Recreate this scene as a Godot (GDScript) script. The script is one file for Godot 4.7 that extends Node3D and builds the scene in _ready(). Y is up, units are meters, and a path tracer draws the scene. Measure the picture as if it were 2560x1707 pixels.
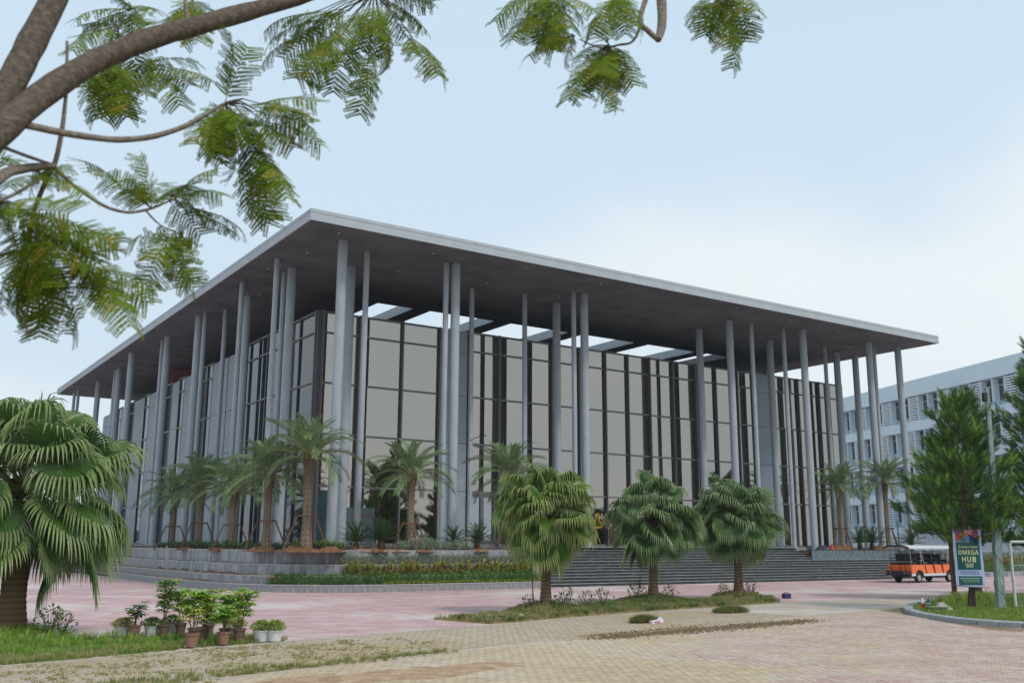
extends Node3D
# A campus pavilion: thin flat roof on slender columns, mirrored glass walls, planted terraces, steps and a paved forecourt.
# World axes: x right, y up, camera looks down -z. The building has its own axes: u along its entrance front, v along its flank, both in metres from the roof's near corner.

const YAW := 33.9
const CORNER := Vector3(-9.675, 0.0, -44.498)
const SOFFIT := 17.33
const PLINTH := 2.0

var rng := RandomNumberGenerator.new()
var taken := {}
var mats := {}
var unit_box: BoxMesh
var u_dir: Vector3
var v_dir: Vector3

class MB:
	# collects triangles (corners run counter-clockwise seen from the front) and commits them as one mesh
	var v := PackedVector3Array()
	var n := PackedVector3Array()
	var c := PackedColorArray()
	var uv := PackedVector2Array()
	var idx := PackedInt32Array()
	var col := Color(1, 1, 1)
	func vert(p: Vector3, nn: Vector3, t := Vector2.ZERO) -> int:
		v.append(p); n.append(nn); c.append(col); uv.append(t)
		return v.size() - 1
	func face(a: int, b: int, d: int) -> void:
		idx.append(a); idx.append(d); idx.append(b)
	func tri(a: Vector3, b: Vector3, d: Vector3) -> void:
		var nn := (b - a).cross(d - a)
		if nn.length_squared() < 1e-18:
			return
		nn = nn.normalized()
		var k := v.size()
		v.append(a); v.append(b); v.append(d)
		n.append(nn); n.append(nn); n.append(nn)
		c.append(col); c.append(col); c.append(col)
		uv.append(Vector2.ZERO); uv.append(Vector2(1, 0)); uv.append(Vector2(1, 1))
		idx.append(k); idx.append(k + 2); idx.append(k + 1)
	func quad(a: Vector3, b: Vector3, d: Vector3, e: Vector3) -> void:
		tri(a, b, d)
		tri(a, d, e)
	func box(at: Vector3, size: Vector3, b := Basis()) -> void:
		var x := b.x * size.x * 0.5
		var y := b.y * size.y * 0.5
		var z := b.z * size.z * 0.5
		quad(at - x - y + z, at + x - y + z, at + x + y + z, at - x + y + z)
		quad(at + x - y - z, at - x - y - z, at - x + y - z, at + x + y - z)
		quad(at + x - y + z, at + x - y - z, at + x + y - z, at + x + y + z)
		quad(at - x - y - z, at - x - y + z, at - x + y + z, at - x + y - z)
		quad(at - x + y + z, at + x + y + z, at + x + y - z, at - x + y - z)
		quad(at - x - y - z, at + x - y - z, at + x - y + z, at - x - y + z)
	func bevel_box(at: Vector3, size: Vector3, r: float, b := Basis()) -> void:
		# a box with its four upright and four top edges cut back
		var hx := size.x * 0.5
		var hz := size.z * 0.5
		var lo := -size.y * 0.5
		var hi := size.y * 0.5
		var rings := []
		for s in [[lo, 0.0], [hi - r, 0.0], [hi, r]]:
			var i: float = s[1]
			var ring := []
			for q in [Vector2(hx - i, hz - i - r), Vector2(hx - i - r, hz - i), Vector2(-hx + i + r, hz - i), Vector2(-hx + i, hz - i - r), Vector2(-hx + i, -hz + i + r), Vector2(-hx + i + r, -hz + i), Vector2(hx - i - r, -hz + i), Vector2(hx - i, -hz + i + r)]:
				ring.append(at + b * Vector3(q.x, s[0], q.y))
			rings.append(ring)
		for k in 2:
			for j in 8:
				var j2 := (j + 1) % 8
				quad(rings[k][j2], rings[k][j], rings[k + 1][j], rings[k + 1][j2])
		for j in range(1, 7):
			tri(rings[2][0], rings[2][j + 1], rings[2][j])
			tri(rings[0][0], rings[0][j], rings[0][j + 1])
	func tube(pts: Array, rads: Array, sides := 8, caps := true) -> void:
		var m := pts.size()
		var side := Vector3.ZERO
		var first := v.size()
		var run := 0.0
		for i in m:
			var t: Vector3 = (pts[mini(i + 1, m - 1)] - pts[maxi(i - 1, 0)]).normalized()
			if i == 0:
				side = t.cross(Vector3.UP if absf(t.y) < 0.9 else Vector3.RIGHT).normalized()
			else:
				side = (side - t * side.dot(t)).normalized()
				run += (pts[i] - pts[i - 1]).length()
			var up := t.cross(side)
			for j in sides + 1:
				var a := TAU * j / sides
				var d := side * cos(a) + up * sin(a)
				vert(pts[i] + d * rads[i], d, Vector2(float(j) / sides, run))
		for i in m - 1:
			for j in sides:
				var a := first + i * (sides + 1) + j
				var b := a + sides + 1
				face(a, a + 1, b + 1)
				face(a, b + 1, b)
		if caps:
			for e in [0, m - 1]:
				var t2: Vector3 = (pts[1] - pts[0]).normalized() * -1.0 if e == 0 else (pts[m - 1] - pts[m - 2]).normalized()
				var k := first + (0 if e == 0 else (m - 1) * (sides + 1))
				var mid := vert(pts[e], t2)
				var ring := []
				for j in sides + 1:
					ring.append(vert(v[k + j], t2))
				for j in sides:
					if e == 0:
						face(mid, ring[j + 1], ring[j])
					else:
						face(mid, ring[j], ring[j + 1])
	func lathe(profile: Array, sides := 20, at := Vector3.ZERO) -> void:
		var m := profile.size()
		for i in m - 1:
			var a: Vector2 = profile[i]
			var b: Vector2 = profile[i + 1]
			var d := (b - a)
			if d.length() < 1e-6:
				continue
			var nn := Vector2(d.y, -d.x).normalized()
			var first := v.size()
			for j in sides + 1:
				var t := TAU * j / sides
				var r := Vector3(cos(t), 0, sin(t))
				vert(at + r * a.x + Vector3.UP * a.y, r * nn.x + Vector3.UP * nn.y, Vector2(float(j) / sides, a.y))
				vert(at + r * b.x + Vector3.UP * b.y, r * nn.x + Vector3.UP * nn.y, Vector2(float(j) / sides, b.y))
			for j in sides:
				var k := first + j * 2
				face(k, k + 1, k + 3)
				face(k, k + 3, k + 2)
	func leaf(base: Vector3, tip: Vector3, up: Vector3, w: float, bend := 0.0) -> void:
		# a pointed leaf of four triangles, folded a little along its midrib
		var d := tip - base
		var s := d.cross(up)
		if s.length_squared() < 1e-12:
			return
		s = s.normalized() * w * 0.5
		var nn := s.cross(d).normalized()
		var m := base + d * 0.45 + nn * (bend * d.length())
		var l := m + s + nn * w * 0.16
		var r := m - s + nn * w * 0.16
		tri(base, m, l)
		tri(base, r, m)
		tri(m, tip, l)
		tri(m, r, tip)
	func mesh() -> ArrayMesh:
		var a := []
		a.resize(Mesh.ARRAY_MAX)
		a[Mesh.ARRAY_VERTEX] = v
		a[Mesh.ARRAY_NORMAL] = n
		a[Mesh.ARRAY_COLOR] = c
		a[Mesh.ARRAY_TEX_UV] = uv
		a[Mesh.ARRAY_INDEX] = idx
		var m := ArrayMesh.new()
		m.add_surface_from_arrays(Mesh.PRIMITIVE_TRIANGLES, a)
		return m


# ---------- helpers ----------

func numbered(called: String) -> String:
	var k: int = taken.get(called, 0)
	taken[called] = k + 1
	return called if k == 0 else "%s_%03d" % [called, k]

func tag(o: Node, label := "", category := "", group := "", kind := "") -> void:
	if label:
		o.set_meta("label", label)
	if category:
		o.set_meta("category", category)
	if group:
		o.set_meta("group", group)
	if kind:
		o.set_meta("kind", kind)

func thing(called: String, label: String, category: String, at := Vector3.ZERO, turn := 0.0, group := "", kind := "") -> Node3D:
	var o := Node3D.new()
	o.name = numbered(called)
	add_child(o)
	o.position = at
	o.rotation.y = turn
	tag(o, label, category, group, kind)
	return o

func copy_of(o: Node3D, called: String, label: String, at: Vector3, turn: float, size := 1.0) -> Node3D:
	var r: Node3D = o.duplicate()
	r.name = numbered(called)
	add_child(r)
	r.position = at
	r.rotation = Vector3(0, turn, 0)
	r.scale = Vector3.ONE * size
	r.set_meta("label", label)
	return r

func part(parent: Node, called: String, m: Mesh, mat: Material, x := Transform3D()) -> MeshInstance3D:
	var o := MeshInstance3D.new()
	o.name = called
	o.mesh = m
	o.material_override = mat
	o.transform = x
	parent.add_child(o, true)
	return o

func block(parent: Node, called: String, mat: Material, at: Vector3, size: Vector3, b := Basis()) -> MeshInstance3D:
	return part(parent, called, unit_box, mat, Transform3D(b * Basis.from_scale(size), at))

func top(called: String, m: Mesh, mat: Material, label := "", category := "", kind := "", group := "") -> MeshInstance3D:
	var o := part(self, numbered(called), m, mat)
	tag(o, label, category, group, kind)
	return o

func crowd(parent: Node, called: String, m: Mesh, mat: Material, places: Array, tints := []) -> MeshInstance3D:
	# many small copies joined into one mesh; their tints are rounded to a few dozen shades
	var st := SurfaceTool.new()
	st.begin(Mesh.PRIMITIVE_TRIANGLES)
	var shades := {}
	for i in places.size():
		var use: Mesh = m
		if tints:
			var t: Color = tints[i]
			var key := Vector3i(roundi(t.r * 40), roundi(t.g * 40), roundi(t.b * 40))
			if not shades.has(key):
				var a := m.surface_get_arrays(0)
				var c: PackedColorArray = a[Mesh.ARRAY_COLOR]
				for k in c.size():
					c[k] = Color(c[k].r * t.r, c[k].g * t.g, c[k].b * t.b)
				a[Mesh.ARRAY_COLOR] = c
				var dyed := ArrayMesh.new()
				dyed.add_surface_from_arrays(Mesh.PRIMITIVE_TRIANGLES, a)
				shades[key] = dyed
			use = shades[key]
		st.append_from(use, 0, places[i])
	return part(parent, called, st.commit(), mat)

func lin(r: float, g: float, b: float) -> Color:
	return Color(r, g, b).linear_to_srgb()

func plain(r: float, g: float, b: float, rough := 0.7, metal := 0.0, spec := 0.5) -> StandardMaterial3D:
	var m := StandardMaterial3D.new()
	m.albedo_color = lin(r, g, b)
	m.roughness = rough
	m.metallic = metal
	m.metallic_specular = spec
	return m

func tinted(rough := 0.6, back := 0.0, spec := 0.4) -> StandardMaterial3D:
	# colour comes from the vertices
	var m := StandardMaterial3D.new()
	m.vertex_color_use_as_albedo = true
	m.roughness = rough
	m.metallic_specular = spec
	if back > 0.0:
		m.backlight_enabled = true
		m.backlight = Color(back, back, back).linear_to_srgb()
	return m

func ramp_image(layers: Array, ramp: Array, size := 512, alpha := false) -> ImageTexture:
	# layers: [seed, frequency, octaves, weight]; ramp: [position, linear colour]
	var sum := PackedFloat32Array()
	sum.resize(size * size)
	var weight := 0.0
	for l in layers:
		var f := FastNoiseLite.new()
		f.noise_type = FastNoiseLite.TYPE_SIMPLEX_SMOOTH
		f.seed = l[0]
		f.frequency = l[1]
		f.fractal_octaves = l[2]
		var bytes := f.get_seamless_image(size, size).get_data()
		var w: float = l[3]
		weight += w
		for i in size * size:
			sum[i] += bytes[i] * w
	var table := PackedByteArray()
	var width := 4 if alpha else 3
	table.resize(256 * width)
	for i in 256:
		var t := i / 255.0
		var a: Array = ramp[0]
		var b: Array = ramp[ramp.size() - 1]
		for k in ramp.size() - 1:
			if t >= ramp[k][0] and t <= ramp[k + 1][0]:
				a = ramp[k]
				b = ramp[k + 1]
				break
		var mixed: Color = a[1].lerp(b[1], clampf((t - a[0]) / maxf(b[0] - a[0], 1e-4), 0, 1))
		var s := mixed.linear_to_srgb()
		table[i * width] = int(clampf(s.r, 0, 1) * 255)
		table[i * width + 1] = int(clampf(s.g, 0, 1) * 255)
		table[i * width + 2] = int(clampf(s.b, 0, 1) * 255)
		if alpha:
			table[i * width + 3] = int(clampf(mixed.a, 0, 1) * 255)
	var data := PackedByteArray()
	data.resize(size * size * width)
	for i in size * size:
		var k := int(sum[i] / weight)
		for j in width:
			data[i * width + j] = table[k * width + j]
	return ImageTexture.create_from_image(Image.create_from_data(size, size, false, Image.FORMAT_RGBA8 if alpha else Image.FORMAT_RGB8, data))

func patterned(tex: Texture2D, scale: Vector3, rough := 0.8, spec := 0.4, world := true) -> StandardMaterial3D:
	var m := StandardMaterial3D.new()
	m.albedo_texture = tex
	m.uv1_triplanar = true
	m.uv1_world_triplanar = world
	m.uv1_scale = scale
	m.roughness = rough
	m.metallic_specular = spec
	return m

func layered(m: StandardMaterial3D, over: Texture2D, scale: Vector3) -> StandardMaterial3D:
	m.detail_enabled = true
	m.detail_blend_mode = BaseMaterial3D.BLEND_MODE_MIX
	m.detail_albedo = over
	m.detail_uv_layer = BaseMaterial3D.DETAIL_UV_2
	m.uv2_triplanar = true
	m.uv2_world_triplanar = true
	m.uv2_scale = scale
	return m

func relief(m: StandardMaterial3D, tex: Texture2D, centimetres: float) -> StandardMaterial3D:
	m.heightmap_enabled = true
	m.heightmap_texture = tex
	m.heightmap_scale = centimetres
	return m

func uvp(u: float, v: float, y := 0.0) -> Vector3:
	return CORNER + u_dir * u + v_dir * v + Vector3.UP * y

func loc(u: float, v: float, y: float) -> Vector3:
	return Vector3(u, y, -v)

func at_building(called: String, label: String, category: String, kind := "") -> Node3D:
	return thing(called, label, category, CORNER, deg_to_rad(YAW), "", kind)

func rnd(a: float, b: float) -> float:
	return rng.randf_range(a, b)

func polygon_sheet(pts: PackedVector2Array, y: float) -> ArrayMesh:
	var b := MB.new()
	var t := Geometry2D.triangulate_polygon(pts)
	for i in range(0, t.size(), 3):
		var p := []
		for k in 3:
			p.append(Vector3(pts[t[i + k]].x, y, pts[t[i + k]].y))
		if (p[1] - p[0]).cross(p[2] - p[0]).y > 0:
			b.tri(p[0], p[1], p[2])
		else:
			b.tri(p[0], p[2], p[1])
	return b.mesh()


func _ready() -> void:
	rng.seed = 20260908
	unit_box = BoxMesh.new()
	u_dir = Vector3(cos(deg_to_rad(YAW)), 0, -sin(deg_to_rad(YAW)))
	v_dir = Vector3(-sin(deg_to_rad(YAW)), 0, -cos(deg_to_rad(YAW)))
	set_camera()
	set_light()
	make_materials()
	make_ground()
	make_pavilion()
	make_plinth_and_steps()
	make_terraces()
	make_white_building()
	make_date_palms()
	make_terrace_plants()
	make_fan_palms()
	make_grass()
	make_pots()
	make_pines()
	make_cart()
	make_right_corner()
	make_small_things()
	make_far_trees()
	make_overhead_tree()

func set_camera() -> void:
	var cam := Camera3D.new()
	cam.name = "camera"
	add_child(cam)
	cam.fov = rad_to_deg(2.0 * atan(853.5 / 2437.5))
	cam.far = 2000.0
	cam.near = 0.1
	cam.transform = Transform3D(Basis(Vector3.RIGHT, deg_to_rad(11.8)) * Basis(Vector3.BACK, deg_to_rad(0.243)), Vector3(0, 2.1, 0))
	cam.current = true
	var optics := CameraAttributesPhysical.new()
	optics.frustum_focal_length = 34.27
	optics.frustum_focus_distance = 45.0
	optics.exposure_aperture = 2.8
	optics.frustum_far = 2000.0
	optics.frustum_near = 0.1
	cam.attributes = optics

func set_light() -> void:
	var env := Environment.new()
	env.background_mode = Environment.BG_SKY
	env.tonemap_mode = Environment.TONE_MAPPER_LINEAR
	env.tonemap_exposure = 1.16
	env.sdfgi_enabled = true
	env.ssao_enabled = true
	env.ssil_enabled = true
	env.fog_enabled = true
	env.fog_density = 0.00035
	env.fog_light_color = Color(0.86, 0.91, 0.96)
	var sky := Sky.new()
	var pano := PanoramaSkyMaterial.new()
	pano.panorama = sky_picture()
	sky.sky_material = pano
	env.sky = sky
	env.background_energy_multiplier = 1.0
	var w := WorldEnvironment.new()
	w.name = "environment"
	w.environment = env
	add_child(w)
	var sun := DirectionalLight3D.new()
	sun.name = "sun"
	add_child(sun)
	sun.light_color = Color(1.0, 0.975, 0.94)
	sun.light_energy = 0.5
	sun.light_angular_distance = 10.0
	sun.shadow_enabled = true
	sun.look_at_from_position(Vector3(0.62, 1.0, 0.55) * 50.0, Vector3.ZERO)

func sky_picture() -> ImageTexture:
	# hazy daylight with thin broad cloud, the same weather all round
	var w := 768
	var h := 384
	var broad := FastNoiseLite.new()
	broad.seed = 11
	broad.frequency = 0.85
	broad.fractal_octaves = 4
	broad.fractal_gain = 0.42
	var data := PackedByteArray()
	data.resize(w * h * 3)
	for y in h:
		var el := PI * (0.5 - (y + 0.5) / h)
		for x in w:
			var az := TAU * (x + 0.5) / w
			var d := Vector3(-sin(az) * cos(el), sin(el), -cos(az) * cos(el))
			# panorama columns run from behind the viewer round to the same place
			d = Vector3(sin(az - PI) * cos(el), sin(el), -cos(az - PI) * cos(el))
			var s := maxf(d.y, 0.0)
			var blue := Color(0.575, 0.69, 0.79).lerp(Color(0.46, 0.625, 0.785), clampf(s * 0.9, 0, 1))
			var haze := pow(1.0 - s, 5.0)
			var p := Vector3(d.x, d.y * 1.9, d.z) * 1.25
			var cloud := smoothstep(-0.24, 0.36, broad.get_noise_3d(p.x + 3.1, p.y + 0.4, p.z - 1.7))
			var c := blue.lerp(Color(0.60, 0.705, 0.79), haze * 0.6).lerp(Color(0.77, 0.81, 0.83), cloud * 0.86)
			c = c.linear_to_srgb()
			var k := (y * w + x) * 3
			data[k] = int(c.r * 255)
			data[k + 1] = int(c.g * 255)
			data[k + 2] = int(c.b * 255)
	return ImageTexture.create_from_image(Image.create_from_data(w, h, false, Image.FORMAT_RGB8, data))

func make_materials() -> void:
	var fine := ramp_image([[5, 0.02, 4, 1.0]], [[0.0, Color(0.35, 0.35, 0.35)], [1.0, Color(0.65, 0.65, 0.65)]], 256)
	mats.concrete = relief(patterned(ramp_image([[1, 0.006, 4, 1.0], [2, 0.05, 3, 0.4]], [[0.2, Color(0.38, 0.42, 0.455)], [0.8, Color(0.465, 0.505, 0.54)]]), Vector3(0.22, 0.22, 0.22), 0.7, 0.4), fine, 0.25)
	mats.column = patterned(ramp_image([[3, 0.008, 4, 1.0], [4, 0.06, 2, 0.25]], [[0.2, Color(0.305, 0.35, 0.39)], [0.8, Color(0.385, 0.43, 0.47)]]), Vector3(0.35, 0.12, 0.35), 0.55, 0.45)
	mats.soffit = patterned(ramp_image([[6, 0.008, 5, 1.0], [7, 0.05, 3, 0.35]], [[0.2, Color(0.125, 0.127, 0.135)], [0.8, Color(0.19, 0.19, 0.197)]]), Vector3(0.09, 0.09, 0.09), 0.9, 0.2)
	mats.wall_panel = patterned(ramp_image([[8, 0.006, 3, 1.0]], [[0.2, Color(0.25, 0.295, 0.335)], [0.8, Color(0.295, 0.34, 0.38)]]), Vector3(0.2, 0.2, 0.2), 0.5, 0.5)
	mats.glass = plain(0.405, 0.362, 0.31, 0.015, 1.0)
	mats.glass.uv1_triplanar = true
	mats.glass.uv1_world_triplanar = true
	mats.glass.uv1_scale = Vector3(0.12, 0.12, 0.12)
	relief(mats.glass, fine, 0.06)
	mats.dimmed_flank_glass = plain(0.012, 0.014, 0.016, 0.015, 0.0, 1.0)  # same glass as the front; its darker, bluer reflection is set here
	mats.door_glass = plain(0.34, 0.35, 0.36, 0.015, 1.0)
	mats.mullion = plain(0.055, 0.055, 0.06, 0.4, 0.0)
	mats.frame_light = plain(0.16, 0.155, 0.155, 0.4, 0.2)
	mats.dark = plain(0.02, 0.02, 0.022, 0.8)
	mats.red_dark = plain(0.16, 0.035, 0.035, 0.8)
	mats.steel = plain(0.55, 0.56, 0.57, 0.25, 1.0)
	var streak := [[0.15, Color(0.16, 0.19, 0.21)], [0.45, Color(0.225, 0.26, 0.28)], [0.62, Color(0.275, 0.305, 0.315)], [0.95, Color(0.40, 0.425, 0.43)]]
	mats.stone = []
	for k in 5:
		var f := 0.8 + 0.11 * k
		var r := []
		for s in streak:
			r.append([s[0], Color(s[1].r * f * (1.0 + 0.06 * ((k * 2) % 3)), s[1].g * f, s[1].b * f)])
		mats.stone.append(patterned(ramp_image([[20 + k, 0.02, 4, 1.0], [30 + k, 0.1, 2, 0.3]], r, 256), Vector3(1.6, 0.22, 1.6), 0.55, 0.4))
	mats.step = []
	for k in 4:
		var g := 0.85 + 0.12 * k
		mats.step.append(patterned(ramp_image([[40 + k, 0.015, 4, 1.0], [45 + k, 0.09, 3, 0.6]], [[0.25, Color(0.024 * g, 0.031 * g, 0.035 * g)], [0.55, Color(0.046 * g, 0.056 * g, 0.060 * g)], [0.85, Color(0.13 * g, 0.15 * g, 0.155 * g)]], 256), Vector3(0.5, 1.2, 0.5), 0.6, 0.4))
	mats.tread = patterned(ramp_image([[50, 0.02, 4, 1.0]], [[0.2, Color(0.24, 0.25, 0.25)], [0.8, Color(0.36, 0.37, 0.365)]], 256), Vector3(0.5, 0.5, 0.5), 0.6, 0.4)
	mats.coping = patterned(ramp_image([[51, 0.02, 4, 1.0]], [[0.2, Color(0.36, 0.365, 0.365)], [0.8, Color(0.50, 0.50, 0.49)]], 256), Vector3(0.5, 0.5, 0.5), 0.55, 0.4)
	mats.soil = relief(patterned(ramp_image([[52, 0.02, 5, 1.0], [53, 0.12, 2, 0.5]], [[0.2, Color(0.11, 0.055, 0.03)], [0.55, Color(0.215, 0.118, 0.065)], [0.85, Color(0.34, 0.21, 0.13)]], 256), Vector3(0.6, 0.6, 0.6), 0.95, 0.1), fine, 3.0)
	mats.mud = patterned(ramp_image([[54, 0.02, 5, 1.0], [55, 0.12, 3, 0.6]], [[0.2, Color(0.28, 0.185, 0.115)], [0.55, Color(0.39, 0.275, 0.185)], [0.85, Color(0.50, 0.39, 0.285)]], 256), Vector3(0.4, 0.4, 0.4), 0.95, 0.1)
	mats.litter = patterned(ramp_image([[56, 0.03, 5, 1.0], [57, 0.15, 3, 0.6]], [[0.2, Color(0.075, 0.05, 0.03)], [0.55, Color(0.15, 0.105, 0.06)], [0.85, Color(0.28, 0.21, 0.12)]], 256), Vector3(0.5, 0.5, 0.5), 0.95, 0.1)
	# forecourt: small rose setts, worn and dusty in broad patches
	var rose := patterned(ramp_image([[60, 0.012, 3, 1.0], [61, 0.12, 2, 0.75], [62, 0.3, 1, 0.35]], [[0.25, Color(0.40, 0.23, 0.235)], [0.5, Color(0.485, 0.335, 0.335)], [0.75, Color(0.545, 0.425, 0.42)]], 1024), Vector3(0.07, 0.07, 0.07), 0.85, 0.3)
	mats.rose = layered(rose, ramp_image([[63, 0.006, 5, 1.0], [64, 0.08, 3, 0.35]], [[0.3, Color(0.54, 0.46, 0.445, 0.0)], [0.52, Color(0.56, 0.475, 0.46, 0.12)], [0.72, Color(0.60, 0.53, 0.51, 0.85)]], 512, true), Vector3(0.035, 0.035, 0.035))
	mats.bed = patterned(ramp_image([[66, 0.02, 5, 1.0]], [[0.2, Color(0.16, 0.125, 0.085)], [0.8, Color(0.30, 0.24, 0.175)]], 256), Vector3(0.3, 0.3, 0.3), 0.95, 0.1)
	mats.slab = layered(patterned(ramp_image([[67, 0.01, 5, 1.0], [68, 0.1, 3, 0.5]], [[0.2, Color(0.40, 0.355, 0.315)], [0.55, Color(0.50, 0.455, 0.405)], [0.8, Color(0.57, 0.53, 0.485)]], 512), Vector3(0.12, 0.12, 0.12), 0.85, 0.3), ramp_image([[69, 0.012, 5, 1.0]], [[0.35, Color(0.33, 0.25, 0.17, 0.0)], [0.75, Color(0.36, 0.27, 0.19, 0.6)]], 256, true), Vector3(0.06, 0.06, 0.06))
	mats.earth = patterned(ramp_image([[70, 0.01, 5, 1.0], [71, 0.1, 3, 0.4]], [[0.2, Color(0.06, 0.075, 0.028)], [0.55, Color(0.11, 0.11, 0.05)], [0.85, Color(0.2, 0.16, 0.09)]], 512), Vector3(0.15, 0.15, 0.15), 0.95, 0.1)
	mats.turf = patterned(ramp_image([[72, 0.015, 5, 1.0], [73, 0.12, 3, 0.4]], [[0.2, Color(0.065, 0.11, 0.025)], [0.55, Color(0.115, 0.17, 0.045)], [0.85, Color(0.23, 0.20, 0.09)]], 512), Vector3(0.25, 0.25, 0.25), 0.95, 0.1)
	mats.paver = tinted(0.85, 0.0, 0.3)
	mats.paver.albedo_texture = ramp_image([[74, 0.05, 4, 1.0]], [[0.2, Color(0.86, 0.86, 0.86)], [0.8, Color(1, 1, 1)]], 256)
	mats.paver.uv1_triplanar = true
	mats.paver.uv1_world_triplanar = true
	mats.paver.uv1_scale = Vector3(1.3, 1.3, 1.3)
	mats.kerb = patterned(ramp_image([[75, 0.02, 4, 1.0], [76, 0.15, 2, 0.4]], [[0.2, Color(0.25, 0.27, 0.28)], [0.8, Color(0.37, 0.39, 0.395)]], 256), Vector3(0.5, 0.5, 0.5), 0.8, 0.3)
	mats.white_wall = patterned(ramp_image([[77, 0.008, 4, 1.0]], [[0.2, Color(0.62, 0.745, 0.82)], [0.8, Color(0.68, 0.80, 0.86)]], 256), Vector3(0.08, 0.08, 0.08), 0.8, 0.3)
	mats.louver = plain(0.74, 0.79, 0.83, 0.6)
	mats.far_wall = plain(0.54, 0.64, 0.70, 0.8)
	mats.far_pane = plain(0.06, 0.08, 0.10, 0.08, 0.0)
	mats.leaf = tinted(0.42, 0.35, 0.5)
	mats.leaf_matt = tinted(0.7, 0.3, 0.25)
	mats.bark = tinted(0.9, 0.0, 0.2)
	mats.palm_bark = relief(tinted(0.9, 0.0, 0.2), fine, 1.5)
	mats.wood = patterned(ramp_image([[80, 0.03, 4, 1.0]], [[0.2, Color(0.12, 0.065, 0.045)], [0.8, Color(0.235, 0.135, 0.095)]], 256), Vector3(2, 0.4, 2), 0.85, 0.2, false)
	mats.grass = tinted(0.75, 0.35, 0.25)
	mats.white = plain(0.78, 0.80, 0.80, 0.4)
	mats.black = plain(0.018, 0.018, 0.02, 0.5)
	mats.rubber = plain(0.025, 0.025, 0.026, 0.8)
	mats.terracotta = patterned(ramp_image([[81, 0.03, 4, 1.0]], [[0.2, Color(0.21, 0.10, 0.07)], [0.8, Color(0.33, 0.20, 0.15)]], 256), Vector3(3, 3, 3), 0.8, 0.3, false)
	mats.brown_pot = patterned(ramp_image([[82, 0.03, 4, 1.0]], [[0.2, Color(0.105, 0.06, 0.045)], [0.8, Color(0.225, 0.15, 0.115)]], 256), Vector3(3, 3, 3), 0.8, 0.3, false)
	mats.white_pot = patterned(ramp_image([[83, 0.02, 4, 1.0]], [[0.2, Color(0.52, 0.55, 0.55)], [0.7, Color(0.68, 0.70, 0.69)]], 256), Vector3(2, 2, 2), 0.5, 0.4, false)

# ---------- ground ----------

# edge between the forecourt and the brick path, and between the path and the road, from near left to far right
const PLAZA_EDGE := [[-30.0, 4.0], [-16.5, -9.6], [-8.85, -17.7], [-6.1, -20.9], [-4.9, -22.3], [-2.42, -25.25], [0.03, -27.8], [2.7, -30.9], [6.82, -34.9], [10.69, -38.5], [15.5, -42.1], [24.3, -47.5], [40.0, -54.0], [70.0, -66.0]]
const ROAD_EDGE := [[-24.0, 4.0], [-12.0, -8.5], [-4.63, -16.18], [-2.41, -18.9], [0.03, -21.7], [3.5, -25.25], [6.7, -28.5], [10.5, -32.4], [13.6, -35.3]]

func line(a: Array) -> PackedVector2Array:
	var o := PackedVector2Array()
	for p in a:
		o.append(Vector2(p[0], p[1]))
	return o

func make_ground() -> void:
	var far := MB.new()
	var cells := 12
	for i in cells:
		for j in cells:
			var a := Vector3(-700 + 1400.0 * i / cells, -0.03, -900 + 1400.0 * j / cells)
			var s := 1400.0 / cells
			far.quad(a + Vector3(0, 0, s), a + Vector3(s, 0, s), a + Vector3(s, 0, 0), a)
	top("ground", far.mesh(), mats.earth, "bare grassy ground spreading out beyond the paving", "ground", "structure")
	var plaza := line(PLAZA_EDGE)
	for p in [[90.0, -130.0], [-95.0, -130.0], [-95.0, 4.0]]:
		plaza.append(Vector2(p[0], p[1]))
	top("forecourt_paving", polygon_sheet(plaza, 0.0), mats.rose, "dusty rose paving of the wide forecourt around the steps", "paving", "structure")
	# the path: brick on the near stretch, smooth concrete beyond
	var path := line(PLAZA_EDGE)
	var back := line(ROAD_EDGE)
	for p in [[16.5, -38.8], [24.0, -44.2], [40.0, -50.5], [70.0, -62.0]]:
		back.append(Vector2(p[0], p[1]))
	back.reverse()
	path.append_array(back)
	var walk := top("path", polygon_sheet(path, -0.016), mats.bed, "tan brick path crossing the picture between forecourt and road", "path", "structure")
	var road := line(ROAD_EDGE)
	for p in [[40.0, -44.0], [60.0, -44.0], [60.0, 30.0], [-50.0, 30.0], [-50.0, 4.0]]:
		road.append(Vector2(p[0], p[1]))
	var drive := top("road", polygon_sheet(road, -0.018), mats.bed, "interlocking paver road in the foreground, tan fading to rose", "road", "structure")
	# smooth concrete end of the path, laid over its bed
	var slab := PackedVector2Array()
	var near := [[5.6, -33.7], [6.82, -34.85], [10.69, -38.45], [15.5, -42.05], [24.3, -47.45], [40.0, -53.95], [70.0, -65.9], [70.0, -62.1], [40.0, -50.6], [24.0, -44.3], [16.5, -38.9], [13.6, -35.4], [10.5, -32.5], [9.2, -31.2]]
	for p in near:
		slab.append(Vector2(p[0], p[1]))
	part(walk, "concrete_slab", polygon_sheet(slab, -0.004), mats.slab)
	lay_pavers(walk, drive, path, road, slab)
	edging(walk, ROAD_EDGE, 2, 8, 0.13)
	edging(walk, PLAZA_EDGE, 2, 10, 0.10)
	mounds(drive)

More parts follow.
